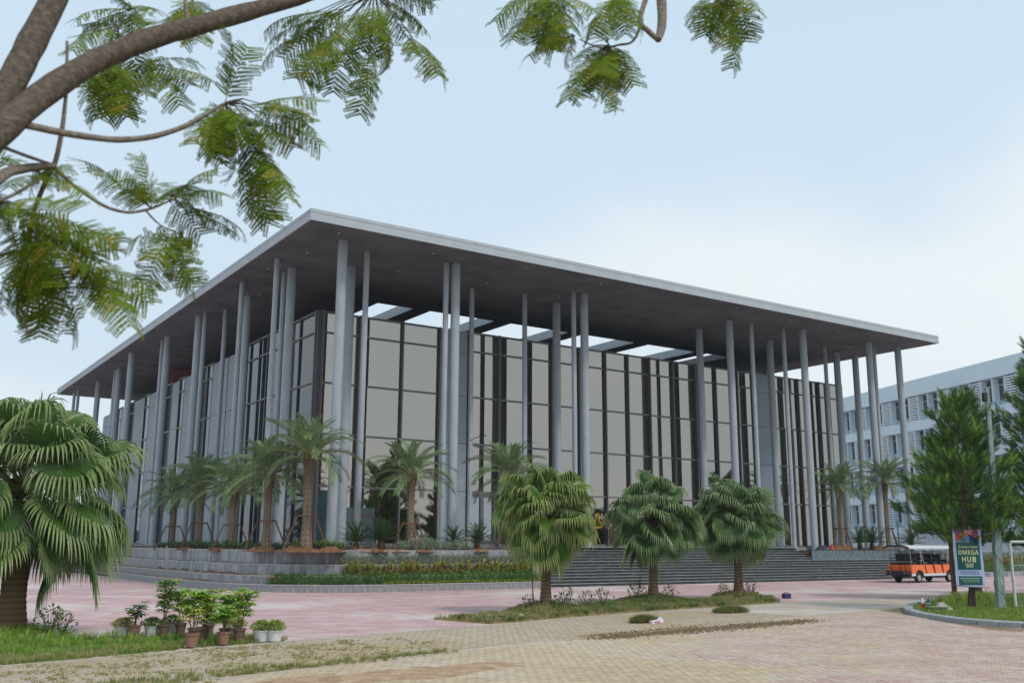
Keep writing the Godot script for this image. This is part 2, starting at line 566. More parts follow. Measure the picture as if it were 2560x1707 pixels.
func edging(parent: Node, pts: Array, first: int, last: int, w: float) -> void:
	# flush concrete edging, metre by metre
	var run := 0.0
	for i in range(first, last):
		var a := Vector2(pts[i][0], pts[i][1])
		var b := Vector2(pts[i + 1][0], pts[i + 1][1])
		var n := maxi(1, roundi(a.distance_to(b) / 1.0))
		for k in n:
			var p := a.lerp(b, (k + 0.5) / n)
			var l := a.distance_to(b) / n - 0.015
			block(parent, "edging_stone", mats.slab, Vector3(p.x, -0.01 + rnd(0.0, 0.006), p.y), Vector3(l, 0.04, w), Basis(Vector3.UP, -(b - a).angle() + rnd(-0.01, 0.01)))

func lay_pavers(walk: Node, drive: Node, path: PackedVector2Array, road: PackedVector2Array, slab: PackedVector2Array) -> void:
	var b := MB.new()
	# one paver: corners cut so that the joints widen where four meet
	var l := 0.112
	var w := 0.056
	var q := 0.02
	var outline := [Vector2(l, w - q), Vector2(l - q, w), Vector2(-l + q, w), Vector2(-l, w - q), Vector2(-l, -w + q), Vector2(-l + q, -w), Vector2(l - q, -w), Vector2(l, -w + q)]
	for j in 8:
		var a: Vector2 = outline[j]
		var c: Vector2 = outline[(j + 1) % 8]
		b.quad(Vector3(c.x, -0.03, c.y), Vector3(a.x, -0.03, a.y), Vector3(a.x * 0.965, 0, a.y * 0.93), Vector3(c.x * 0.965, 0, c.y * 0.93))
	for j in range(1, 7):
		b.tri(Vector3(outline[0].x * 0.965, 0, outline[0].y * 0.93), Vector3(outline[j + 1].x * 0.965, 0, outline[j + 1].y * 0.93), Vector3(outline[j].x * 0.965, 0, outline[j].y * 0.93))
	var m := b.mesh()
	var dust := FastNoiseLite.new()
	dust.seed = 5
	dust.frequency = 0.16
	dust.fractal_octaves = 3
	var along := Vector2(0.697, -0.717)
	var across := Vector2(0.717, 0.697)
	var found := [[], []]
	for r in range(-190, 190):
		for k in range(-60, 190):
			var p := Vector2(0.03, -21.7) + along * ((k + (0.5 if r % 2 else 0.0)) * 0.232) + across * (r * 0.12)
			var depth := -p.y
			if depth < 14.6 or absf(p.x) > depth * 0.56 + 0.6 or depth > 37.0:
				continue
			var which := -1
			if Geometry2D.is_point_in_polygon(p, road):
				which = 1
				if p.x > 12.45 and depth > 26.0:
					continue
			elif Geometry2D.is_point_in_polygon(p, path) and not Geometry2D.is_point_in_polygon(p, slab):
				which = 0
			if which < 0:
				continue
			var n := dust.get_noise_2d(p.x, p.y)
			var n2 := dust.get_noise_2d(p.x * 4.0 + 90, p.y * 4.0)
			var tan_c := Color(0.52, 0.415, 0.275).lerp(Color(0.56, 0.475, 0.37), clampf(0.5 + n * 1.2, 0, 1))
			var rose_c := Color(0.50, 0.35, 0.305).lerp(Color(0.56, 0.45, 0.40), clampf(0.5 + n2 * 1.1, 0, 1))
			var share := 0.0
			if which == 1:
				share = clampf((p.x - 0.4 * (depth - 15.0) + n * 5.0 + 0.6) / 6.0, 0, 1)
			else:
				share = clampf((p.x + n * 5.0 - 1.5) / 8.0, 0, 0.5)
			var col := tan_c.lerp(rose_c, share) * rnd(0.86, 1.06) * (0.86 if which == 0 else 1.0)
			col.a = 1.0
			var t := Transform3D(Basis(Vector3.UP, -along.angle() + rnd(-0.02, 0.02)) * Basis(Vector3(1, 0, 0), rnd(-0.012, 0.012)), Vector3(p.x, rnd(-0.003, 0.0025), p.y))
			found[which].append([p.length(), t, col])
	for which in 2:
		var list: Array = found[which]
		list.sort_custom(func(x, y): return x[0] < y[0])
		var parent: Node = [walk, drive][which]
		var single := 290
		var shades := []
		for i in mini(single, list.size()):
			var c: Color = list[i][2]
			# a dozen shared shades of paver
			var key := "%d_%d" % [roundi(c.r * 14), roundi(c.b * 14)]
			if not mats.has("paver_" + key):
				var s: StandardMaterial3D = mats.paver.duplicate()
				s.vertex_color_use_as_albedo = false
				s.albedo_color = lin(roundi(c.r * 14) / 14.0, (c.g / maxf(c.r, 0.01)) * roundi(c.r * 14) / 14.0, roundi(c.b * 14) / 14.0)
				mats["paver_" + key] = s
			part(parent, "paver", m, mats["paver_" + key], list[i][1])
		var rest := list.slice(single)
		var o := crowd(parent, "pavers", m, mats.paver, rest.map(func(x): return x[1]), rest.map(func(x): return x[2]))
		o.set_meta("kind", "stuff")

func lump(radius_x: float, radius_z: float, height: float, seed_: int, rings := 9, sides := 26, rough := 0.5) -> ArrayMesh:
	# a low heap with an uneven outline
	var f := FastNoiseLite.new()
	f.seed = seed_
	f.frequency = 1.0
	f.fractal_octaves = 4
	var b := MB.new()
	var rows := []
	for i in rings + 1:
		var row := []
		var t := float(i) / rings
		for j in sides:
			var a := TAU * j / sides
			var edge := 1.0 + rough * f.get_noise_2d(cos(a) * 1.3 + 7, sin(a) * 1.3)
			var x := cos(a) * radius_x * t * edge
			var z := sin(a) * radius_z * t * edge
			var y := height * (1.0 - t * t) * (1.0 + 0.8 * f.get_noise_2d(x * 2.2, z * 2.2)) if i < rings else -0.03
			y += height * 0.25 * f.get_noise_2d(x * 7 + 31, z * 7) * (1.0 if i < rings else 0.0)
			row.append(Vector3(x, y, z))
		rows.append(row)
	for i in rings:
		for j in sides:
			var k := (j + 1) % sides
			b.tri(rows[i][j], rows[i + 1][k], rows[i + 1][j])
			b.tri(rows[i][j], rows[i][k], rows[i + 1][k])
	return b.mesh()

func mounds(drive: Node) -> void:
	# dried mud tracked over the road, and a windrow of swept dirt along its edge
	for a in [[-1.9, -16.9, 1.9, 0.75, 0.028, 3], [-0.6, -18.0, 1.0, 0.4, 0.02, 4], [-3.2, -16.3, 0.9, 0.5, 0.02, 9]]:
		var o := top("dried_mud", lump(a[2], a[3], a[4], a[5], 10, 40, 0.9), mats.mud, "", "mud")
		o.position = Vector3(a[0], 0.0, a[1])
		o.rotation.y = 0.7
	var names := ["wide patch of dried brown mud on the near paver road", "narrow tongue of dried mud beside the road edging", "small patch of dried mud at the bottom edge of the road"]
	for k in 3:
		tag(get_node(["dried_mud", "dried_mud_001", "dried_mud_002"][k]), names[k], "mud", "mud on the road")
	var rows := [[2.75, -24.3, 1.1, 0.24, 0.035, 5], [4.3, -25.6, 1.35, 0.34, 0.05, 6], [6.1, -27.0, 1.5, 0.32, 0.05, 7], [7.8, -28.4, 1.3, 0.2, 0.03, 8]]
	var row_labels := ["thin start of the swept dirt line on the road edge", "dark clump in the swept dirt line along the road edge", "thickest stretch of swept brown dirt along the road edge", "thin far tail of the swept dirt line on the road edge"]
	for k in 4:
		var a: Array = rows[k]
		var o := thing("swept_dirt", row_labels[k], "dirt", Vector3(a[0], 0.0, a[1]), 0.78, "dirt swept along the road edge")
		part(o, "dirt", lump(a[2] * 0.8, a[3] * 0.9, a[4] * 0.4, a[5], 12, 60, 1.6), mats.litter)
		var bits := MB.new()
		for i in 1100:
			var q := Vector3(rng.randfn(0, 0.6) * a[2], 0.004 + 0.012 * rng.randf(), rng.randfn(0, 1.1) * a[3])
			bits.col = Color(0.13, 0.09, 0.05).lerp(Color(0.36, 0.28, 0.17), rng.randf())
			bits.box(q, Vector3(rnd(0.01, 0.05), rnd(0.006, 0.025), rnd(0.01, 0.03)), Basis(Vector3.UP, rnd(0, 3)))
		part(o, "crumbs", bits.mesh(), mats.bark).set_meta("kind", "stuff")

# ---------- pavilion ----------

const ROWS := [2.06, 5.23, 8.1, 10.97, 13.83, 15.0]
const THICK := [[2.72, 2.28], [5.08, 6.4], [9.62, 2.57], [19.57, 6.66], [19.51, 3.72], [32.53, 6.95], [32.31, 3.82], [39.73, 6.77], [38.7, 2.8], [47.57, 6.8], [49.85, 6.74], [46.29, 2.84], [49.8, 2.76], [2.46, 8.61], [2.55, 16.2], [1.61, 23.31], [1.71, 31.61], [1.05, 39.98], [1.79, 47.79], [1.9, 56.95], [49.6, 16.0], [49.6, 26.0], [49.6, 38.0], [49.6, 50.0]]
const THIN := [[4.52, 3.19], [9.07, 2.67], [13.11, 6.53], [16.5, 5.81], [18.74, 3.78], [34.07, 3.43], [37.41, 3.45], [44.98, 5.87], [47.94, 3.59], [1.09, 7.27], [2.41, 9.65], [1.15, 13.17], [2.54, 20.55], [1.72, 22.32], [1.7, 33.04], [1.72, 48.95], [1.33, 63.65], [1.16, 64.82]]

func make_pavilion() -> void:
	var hub := at_building("pavilion", "wide flat-roofed pavilion with slender grey columns and mirrored glass walls", "building")
	# roof: slabs round a long opening, beams across it
	var t := 0.52
	var yc := SOFFIT + t * 0.5 + 0.004
	var u0 := 0.05
	var u1 := 50.98
	var v0 := 0.05
	var v1 := 68.0
	var a0 := 10.04
	var a1 := 42.05
	var b0 := 13.15
	var b1 := 52.0
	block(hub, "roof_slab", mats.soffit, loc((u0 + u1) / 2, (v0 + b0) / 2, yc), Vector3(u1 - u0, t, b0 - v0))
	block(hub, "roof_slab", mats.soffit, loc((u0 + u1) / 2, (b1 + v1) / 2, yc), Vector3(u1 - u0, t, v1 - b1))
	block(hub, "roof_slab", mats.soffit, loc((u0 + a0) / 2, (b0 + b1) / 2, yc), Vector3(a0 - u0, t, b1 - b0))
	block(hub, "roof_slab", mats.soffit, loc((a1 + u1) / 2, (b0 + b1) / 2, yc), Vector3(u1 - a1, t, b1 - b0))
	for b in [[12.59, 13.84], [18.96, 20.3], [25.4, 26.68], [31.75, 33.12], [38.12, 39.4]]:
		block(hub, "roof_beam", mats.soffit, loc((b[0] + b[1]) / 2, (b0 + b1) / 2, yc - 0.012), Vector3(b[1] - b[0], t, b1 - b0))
	# thin skins on the beam sides, paler to stand in for daylight on them
	for b in [12.59, 13.84, 18.96, 20.3, 25.4, 26.68, 31.75, 33.12, 38.12, 39.4]:
		block(hub, "lit_beam_cheek", mats.column, loc(b, (b0 + b1) / 2, yc + 0.02), Vector3(0.03, t + 0.1, b1 - b0 - 0.02))
	# fascia in two bands with a shadow groove between
	var r := 0.06
	for s in [[SOFFIT, SOFFIT + 0.385], [SOFFIT + 0.405, SOFFIT + 0.575]]:
		var h: float = s[1] - s[0]
		var y: float = (s[0] + s[1]) / 2
		var names: String = "fascia_band" if h > 0.3 else "fascia_capping"
		var out: float = 0.0 if h > 0.3 else 0.004
		block(hub, names, mats.concrete, loc(25.515, r / 2 - out, y), Vector3(51.03, h, r))
		block(hub, names, mats.concrete, loc(25.515, 68.06 - r / 2 + out, y), Vector3(51.03, h, r))
		block(hub, names, mats.concrete, loc(r / 2 - out, 34.03, y), Vector3(r, h, 68.06 - 2 * r))
		block(hub, names, mats.concrete, loc(51.03 - r / 2 + out, 34.03, y), Vector3(r, h, 68.06 - 2 * r))
	# columns
	for k in 2:
		var c := MB.new()
		var rad: float = [0.25, 0.15][k]
		c.lathe([Vector2(rad, 0), Vector2(rad, SOFFIT - 0.02), Vector2(rad - 0.012, SOFFIT + 0.006)], 28 if k == 0 else 20)
		var m := c.mesh()
		for p in [THICK, THIN][k]:
			var base := 1.8
			if p[1] < 3.3 and p[0] > 12.0 and p[0] < 40.0:
				base = 1.3
			part(hub, "column" if k == 0 else "slender_column", m, mats.column, Transform3D(Basis.from_scale(Vector3(1, (SOFFIT + 0.004 - base) / (SOFFIT + 0.006), 1)), loc(p[0], p[1], base)))
	# small round downlights in the soffit
	var d := MB.new()
	d.lathe([Vector2(0.0, -0.012), Vector2(0.045, -0.012), Vector2(0.06, 0.0)], 10)
	var dm := d.mesh()
	for i in 9:
		for j in 2:
			part(hub, "downlight", dm, mats.white, Transform3D(Basis(), loc(2.0 + i * 5.6, 1.2 + j * 4.1 + 0.4 * sin(i * 2.1), SOFFIT - 0.002)))
	for i in 8:
		part(hub, "downlight", dm, mats.white, Transform3D(Basis(), loc(1.4 + 1.6 * (i % 2), 9.5 + i * 6.0, SOFFIT - 0.002)))
	# dark core behind the glazing, red volumes rising inside it
	block(hub, "inner_block", mats.dark, loc(26.9, 36.4, 8.3), Vector3(45.3, 12.6, 55.6))
	for a in [[11.2, 19.5, 2.6], [9.6, 47.0, 4.2]]:
		var c := MB.new()
		c.lathe([Vector2(a[2], 14.0), Vector2(a[2], 17.2), Vector2(0, 17.2)], 28)
		part(hub, "red_drum", c.mesh(), mats.red_dark, Transform3D(Basis(), loc(a[0], a[1], 0)))
	glaze_front(hub)
	glaze_flank(hub)

func pane(hub: Node, a: Vector3, size: Vector3, mat: Material) -> void:
	# each sheet sits a hair out of true, so reflections break from sheet to sheet
	var b := Basis(Vector3.UP, rnd(-0.0028, 0.0028)) * Basis(Vector3(1, 0, 0), rnd(-0.002, 0.002)) * Basis(Vector3(0, 0, 1), rnd(-0.002, 0.002))
	block(hub, "glass_pane", mat, a, size, b)

func wall_panels(hub: Node, flank: bool, a: float, b: float, y1: float) -> void:
	var edges := [2.03, 5.23, 8.1, 10.97, 13.6, y1]
	for k in edges.size() - 1:
		var y0: float = edges[k]
		var h: float = edges[k + 1] - y0
		if h < 0.2:
			continue
		var mid := (a + b) / 2
		if flank:
			block(hub, "wall_panel", mats.wall_panel, loc(4.03, mid, y0 + h / 2), Vector3(0.16, h - 0.03, b - a - 0.02))
		else:
			block(hub, "wall_panel", mats.wall_panel, loc(mid, 8.23, y0 + h / 2), Vector3(b - a - 0.02, h - 0.03, 0.16))

func glaze_front(hub: Node) -> void:
	var v := 8.25
	var runs := [[4.3, 6.56, 9.34, 11.86], [13.93, 16.14, 18.2, 20.25, 22.5, 24.74, 26.73, 28.72, 30.92, 33.12, 35.18, 37.46, 39.25], [41.5, 44.26, 46.78, 49.6]]
	for run in runs:
		for i in run.size():
			var deep := 0.28
			block(hub, "mullion", mats.mullion, loc(run[i], v - 0.06, 8.54), Vector3(0.11, 13.0, deep))
			block(hub, "mullion_cap", mats.frame_light, loc(run[i], v - 0.06 - deep / 2 - 0.02, 8.54), Vector3(0.075, 13.02, 0.04))
		for i in run.size() - 1:
			var a: float = run[i] + 0.065
			var b: float = run[i + 1] - 0.065
			for k in 5:
				var door: bool = absf(run[i] - 13.93) < 0.01 and k == 0
				var h: float = ROWS[k + 1] - ROWS[k]
				if not door:
					pane(hub, loc((a + b) / 2, v, ROWS[k] + h / 2), Vector3(b - a - 0.02, h - 0.06, 0.03), mats.glass)
				block(hub, "transom", mats.frame_light, loc((a + b) / 2, v - 0.035, ROWS[k + 1]), Vector3(b - a, 0.1, 0.11))
			block(hub, "sill", mats.frame_light, loc((a + b) / 2, v - 0.045, 2.09), Vector3(b - a, 0.17, 0.13))
	wall_panels(hub, false, 11.95, 13.84, 15.03)
	wall_panels(hub, false, 39.34, 41.41, 15.03)
	# square post where the two glass walls meet
	block(hub, "corner_post", mats.mullion, loc(4.12, 8.28, 8.55), Vector3(0.3, 13.06, 0.3))
	for o in [[3.95, 8.42], [4.26, 8.11]]:
		block(hub, "corner_strip", mats.frame_light, loc(o[0], o[1], 8.56), Vector3(0.09, 13.08, 0.09))
	# double door in the first bay past the wall panel
	var door_node := block(hub, "door_frame", mats.frame_light, loc(15.035, v - 0.02, 5.12), Vector3(2.06, 0.14, 0.14))
	for s in [-1, 1]:
		block(hub, "door_jamb", mats.frame_light, loc(15.035 + s * 0.99, v - 0.02, 3.62), Vector3(0.08, 2.86, 0.14))
		var leaf_mid: float = 15.035 + s * 0.475
		block(hub, "door_glass", mats.door_glass, loc(leaf_mid, v - 0.02, 3.62), Vector3(0.72, 2.6, 0.03))
		for e in [-1, 1]:
			block(hub, "door_stile", mats.frame_light, loc(leaf_mid + e * 0.415, v - 0.025, 3.62), Vector3(0.11, 2.82, 0.07))
		for e in [-1, 1]:
			block(hub, "door_rail", mats.frame_light, loc(leaf_mid, v - 0.025, 3.62 + e * 1.35), Vector3(0.72, 0.12, 0.07))
		var bar := MB.new()
		bar.tube([Vector3(0, -0.55, 0), Vector3(0, 0.55, 0)], [0.022, 0.022], 10)
		part(hub, "door_handle", bar.mesh(), mats.steel, Transform3D(Basis(), loc(15.035 + s * 0.07, v - 0.13, 3.15)))

func glaze_flank(hub: Node) -> void:
	var u := 4.05
	# [from, to, "g" glass or "w" wall]
	var bays := [[8.5, 10.78, "g"], [10.78, 13.2, "g"], [13.2, 16.1, "g"], [16.1, 17.6, "g"], [17.6, 19.29, "g"], [19.29, 20.3, "g"], [20.3, 23.7, "w"], [23.7, 27.2, "w"], [27.2, 28.56, "g"], [28.56, 30.0, "g"], [30.0, 34.4, "w"], [34.4, 35.81, "g"], [35.81, 37.84, "w"], [37.84, 39.74, "g"], [39.74, 45.06, "w"], [45.06, 46.81, "g"], [46.81, 50.49, "w"], [50.49, 52.45, "g"], [52.45, 55.76, "w"], [55.76, 57.35, "g"], [57.35, 63.8, "w"]]
	for bay in bays:
		var a: float = bay[0]
		var b: float = bay[1]
		if bay[2] == "w":
			wall_panels(hub, true, a + 0.08, b - 0.08, 14.8)
			continue
		var lift := 0.0 if a < 20.0 else -0.12
		for k in 5:
			var y1: float = ROWS[k + 1] + (lift if k == 4 else 0.0)
			var h: float = y1 - ROWS[k]
			pane(hub, loc(u, (a + b) / 2, ROWS[k] + h / 2), Vector3(0.03, h - 0.06, b - a - 0.15), mats.dimmed_flank_glass)
			block(hub, "transom", mats.frame_light, loc(u - 0.035, (a + b) / 2, y1), Vector3(0.11, 0.1, b - a - 0.13))
		block(hub, "sill", mats.frame_light, loc(u - 0.045, (a + b) / 2, 2.09), Vector3(0.13, 0.17, b - a - 0.13))
	for v in [10.78, 13.2, 16.1, 17.6, 19.29, 20.3, 27.2, 28.56, 30.0, 34.4, 35.81, 37.84, 39.74, 45.06, 46.81, 50.49, 52.45, 55.76, 57.35]:
		block(hub, "mullion", mats.mullion, loc(u - 0.02, v, 8.5), Vector3(0.15, 12.9, 0.13))
		block(hub, "mullion_cap", mats.frame_light, loc(u - 0.105, v, 8.5), Vector3(0.02, 12.92, 0.075))

# ---------- plinth and steps ----------

func make_plinth_and_steps() -> void:
	var p := at_building("plinth", "low grey stone plinth that carries the pavilion", "plinth", "structure")
	block(p, "plinth_block", mats.tread, loc(6.75, 33.7, PLINTH / 2 - 0.004), Vector3(12.5, PLINTH, 64.4))
	block(p, "plinth_block", mats.tread, loc(31.9, 34.6, PLINTH / 2 - 0.006), Vector3(37.8, PLINTH, 62.6))
	# stone facing of the low plinth wall behind the planting, tile by tile
	for i in 41:
		block(p, "facing_tile", mats.stone[(i * 3) % 5], loc(0.66 + i * 0.3, 1.488, PLINTH - 0.16), Vector3(0.292, 0.31, 0.02 + 0.004 * (i % 3)))
	for i in 40:
		block(p, "facing_tile", mats.stone[(i * 3 + 1) % 5], loc(37.8 + i * 0.32, 3.28, PLINTH - 0.2), Vector3(0.312, 0.38, 0.02 + 0.004 * (i % 3)))
	block(p, "plinth_edge", mats.coping, loc(6.75, 1.60, PLINTH + 0.012), Vector3(12.52, 0.03, 0.32))
	block(p, "plinth_edge", mats.coping, loc(44.3, 3.42, PLINTH + 0.012), Vector3(13.2, 0.03, 0.32))
	# steps, each built of slabs
	var s := at_building("entrance_steps", "broad dark stone steps rising from the forecourt to the glass front", "steps", "structure")
	var rise := PLINTH / 13.0
	for k in 13:
		var lower := k < 8
		var front: float = -0.95 + k * 0.3 if lower else -0.95 + 7 * 0.3 + 0.92 + (k - 8) * 0.3
		var ua := 12.95
		var ub := 47.0 if lower else 37.35
		var y := rise * (k + 1)
		var n := roundi((ub - ua) / 1.55)
		var l := (ub - ua) / n
		for i in n:
			var mid := ua + (i + 0.5) * l
			block(s, "riser_slab", mats.step[rng.randi() % 4], loc(mid, front + 0.35, y - rise / 2 - 0.012), Vector3(l - 0.008, rise - 0.022, 0.66 + rnd(-0.008, 0.0)))
			if k < 12:
				block(s, "tread_slab", mats.tread, loc(mid, front + (0.2 if k != 7 else 0.5), y - 0.012), Vector3(l - 0.006, 0.02, 0.44 if k != 7 else 1.08))
		block(s, "step_core", mats.dark, loc((ua + ub) / 2, front + 2.3, y - rise / 2 - 0.06), Vector3(ub - ua - 0.1, rise, 3.6))
	block(s, "top_tread", mats.tread, loc(25.1, 3.36, PLINTH - 0.002), Vector3(24.3, 0.04, 0.75))
	# steps of the flank entrance, mostly behind the nearest fan palm
	var f := at_building("flank_steps", "dark stone steps of the side entrance behind the large fan palm", "steps", "structure")
	for k in 10:
		var y := PLINTH / 10.0 * (k + 1)
		block(f, "riser_slab", mats.step[k % 4], loc(-2.3 + k * 0.3 + 0.35, 36.0, y - 0.12), Vector3(0.7, 0.17, 20.0))
		block(f, "tread_slab", mats.tread, loc(-2.3 + k * 0.3 + 0.2, 36.0, y - 0.018), Vector3(0.45, 0.036, 20.0))
		block(f, "step_core", mats.dark, loc(-2.3 + k * 0.3 + 1.7, 36.0, y - 0.16), Vector3(2.6, 0.2, 19.8))

# ---------- planted terraces ----------

const TIER_TOP := [0.33, 0.70, 1.20, 1.84]
const TIER_IN := 0.42

func terrace_path() -> PackedVector2Array:
	# foot of the lowest wall in (u, v), smoothed and stepped every 0.3 m
	var c := Curve2D.new()
	var pts := [Vector2(-2.4, 25.2), Vector2(-2.4, 12.0), Vector2(-2.25, 7.2), Vector2(-1.75, 3.3), Vector2(-0.75, 1.05), Vector2(0.6, -0.3), Vector2(2.1, -1.08), Vector2(3.9, -1.42), Vector2(6.5, -1.45), Vector2(12.93, -1.42)]
	for i in pts.size():
		var a: Vector2 = pts[maxi(i - 1, 0)]
		var b: Vector2 = pts[mini(i + 1, pts.size() - 1)]
		var d := (b - a).normalized()
		var before: float = 0.0 if i == 0 else pts[i].distance_to(pts[i - 1]) * 0.33
		var after: float = 0.0 if i == pts.size() - 1 else pts[i].distance_to(pts[i + 1]) * 0.33
		c.add_point(pts[i], -d * before, d * after)
	c.bake_interval = 0.05
	var total := c.get_baked_length()
	var n := int(total / 0.3)
	var o := PackedVector2Array()
	for i in n + 1:
		o.append(c.sample_baked(total * i / n))
	return o

func inset(path: PackedVector2Array, by: float) -> PackedVector2Array:
	var o := PackedVector2Array()
	for i in path.size():
		var d := (path[mini(i + 1, path.size() - 1)] - path[maxi(i - 1, 0)]).normalized()
		o.append(path[i] + Vector2(-d.y, d.x) * by)   # to the left of travel: towards the building
	return o

var terrace: PackedVector2Array
var ledge_spots := []

func make_terraces() -> void:
	terrace = terrace_path()
	var t := at_building("terraced_planter", "curved four-tier planter clad in streaked grey stone at the corner", "planter")
	var tiles := []
	for k in 4:
		var foot := inset(terrace, TIER_IN * k)
		var y0: float = 0.0 if k == 0 else TIER_TOP[k - 1] - 0.12
		var y1: float = TIER_TOP[k] - 0.035
		# solid wall behind the tiles
		var w := MB.new()
		var front := inset(terrace, TIER_IN * k + 0.012)
		var back := inset(terrace, TIER_IN * k + 0.2)
		for i in front.size() - 1:
			w.quad(loc(front[i + 1].x, front[i + 1].y, y0), loc(front[i].x, front[i].y, y0), loc(front[i].x, front[i].y, y1), loc(front[i + 1].x, front[i + 1].y, y1))
			w.quad(loc(back[i].x, back[i].y, y0), loc(back[i + 1].x, back[i + 1].y, y0), loc(back[i + 1].x, back[i + 1].y, y1), loc(back[i].x, back[i].y, y1))
		part(t, "retaining_wall", w.mesh(), mats.step[1])
		# coping
		var c := MB.new()
		var c0 := inset(terrace, TIER_IN * k - 0.03)
		var c1 := inset(terrace, TIER_IN * k + 0.17)
		for i in c0.size() - 1:
			var a := loc(c0[i].x, c0[i].y, y1)
			var b := loc(c0[i + 1].x, c0[i + 1].y, y1)
			var d := loc(c1[i + 1].x, c1[i + 1].y, y1)
			var e := loc(c1[i].x, c1[i].y, y1)
			var up := Vector3(0, 0.036, 0)
			c.quad(b, a, a + up, b + up)
			c.quad(a + up, e + up, d + up, b + up)
			c.quad(e, d, d + up, e + up)
			c.quad(a, b, d, e)
		part(t, "coping", c.mesh(), mats.coping)
		# soil of the ledge
		var s := MB.new()
		var f := FastNoiseLite.new()
		f.seed = 60 + k
		f.frequency = 0.9
		f.fractal_octaves = 4
		var depth := 0.27 if k < 3 else 1.35
		var strips := 4 if k < 3 else 8
		for i in c1.size() - 1:
			for j in strips:
				var q := []
				for o in [[i, j], [i + 1, j], [i + 1, j + 1], [i, j + 1]]:
					var e: float = TIER_IN * k + 0.165 + depth * o[1] / strips
					var g := inset_point(o[0], e)
					var bump: float = 0.05 * f.get_noise_2d(g.x, g.y) + 0.12 * maxf(0.0, f.get_noise_2d(g.x * 0.7 + 40, g.y * 0.7)) * (1.0 if o[1] > 0 else 0.0)
					q.append(loc(g.x, g.y, y1 + 0.03 + bump))
				s.tri(q[0], q[3], q[2])
				s.tri(q[0], q[2], q[1])
		part(t, "soil", s.mesh(), mats.soil)
		for i in foot.size() - 1:
			var a := foot[i]
			var b := foot[i + 1]
			var mid := (a + b) / 2
			var world := uvp(mid.x, mid.y, (y0 + y1) / 2)
			tiles.append([(y1 - y0) / (world - Vector3(0, 2.1, 0)).length_squared(), loc(mid.x, mid.y, (y0 + y1) / 2), Vector3((b - a).length() - 0.006, y1 - y0 - 0.004, 0.026 + 0.006 * rng.randf()), (b - a).angle(), rng.randi() % 5])
	# closing wall where the planter meets the steps
	for k in 4:
		var y1: float = TIER_TOP[k]
		block(t, "end_wall", mats.stone[k], loc(12.94, -1.42 + TIER_IN * k + 0.55, y1 / 2 + 0.0), Vector3(0.07 + 0.004 * k, y1, 1.1))
	block(t, "end_wall", mats.stone[2], loc(12.945, 1.05, 0.95), Vector3(0.09, 1.9, 1.3))
	tiles.sort_custom(func(x, y): return x[0] > y[0])
	var rest := MB.new()
	for i in tiles.size():
		var x: Array = tiles[i]
		var b := Basis(Vector3.UP, x[3])
		if i < 296:
			block(t, "stone_tile", mats.stone[x[4]], x[1], x[2], b)
		else:
			rest.box(x[1], x[2], b)
	part(t, "stone_tiles", rest.mesh(), mats.stone[1]).set_meta("kind", "stuff")
	# heaps of loose earth on the ledges
	for a in [[0.55, 0.75, 3, 1.3, 0.24], [1.8, 0.2, 3, 1.0, 0.2], [-0.5, 2.9, 3, 1.0, 0.18], [-0.7, 7.7, 3, 1.0, 0.17], [-0.75, 13.3, 3, 1.0, 0.16], [3.6, 0.45, 3, 1.1, 0.16], [5.0, 0.4, 3, 0.9, 0.15], [6.6, 0.4, 3, 0.9, 0.12], [9.9, 0.4, 3, 0.9, 0.14], [11.8, 0.35, 3, 0.9, 0.12]]:
		var o := part(t, "earth_heap", lump(a[3], a[3] * 0.6, a[4], int(a[0] * 31 + 50), 8, 22, 0.5), mats.soil, Transform3D(Basis(Vector3.UP, rnd(0, 3)), loc(a[0], a[1], 1.78)))
	for a in [[-0.2, 1.45, 1], [-1.25, 4.9, 1], [-1.5, 7.4, 1], [-1.55, 9.3, 1], [-1.6, 11.3, 1], [-1.6, 13.6, 1], [-1.6, 16.0, 1]]:
		part(t, "earth_heap", lump(rnd(0.7, 1.1), 0.17, rnd(0.1, 0.17), int(a[1] * 17 + 5), 8, 26, 0.7), mats.soil, Transform3D(Basis(Vector3.UP, 1.5 if a[1] > 3 else 0.9), loc(a[0], a[1], 0.66)))
	right_planters()

func inset_point(i: int, by: float) -> Vector2:
	var d := (terrace[mini(i + 1, terrace.size() - 1)] - terrace[maxi(i - 1, 0)]).normalized()
	return terrace[i] + Vector2(-d.y, d.x) * by

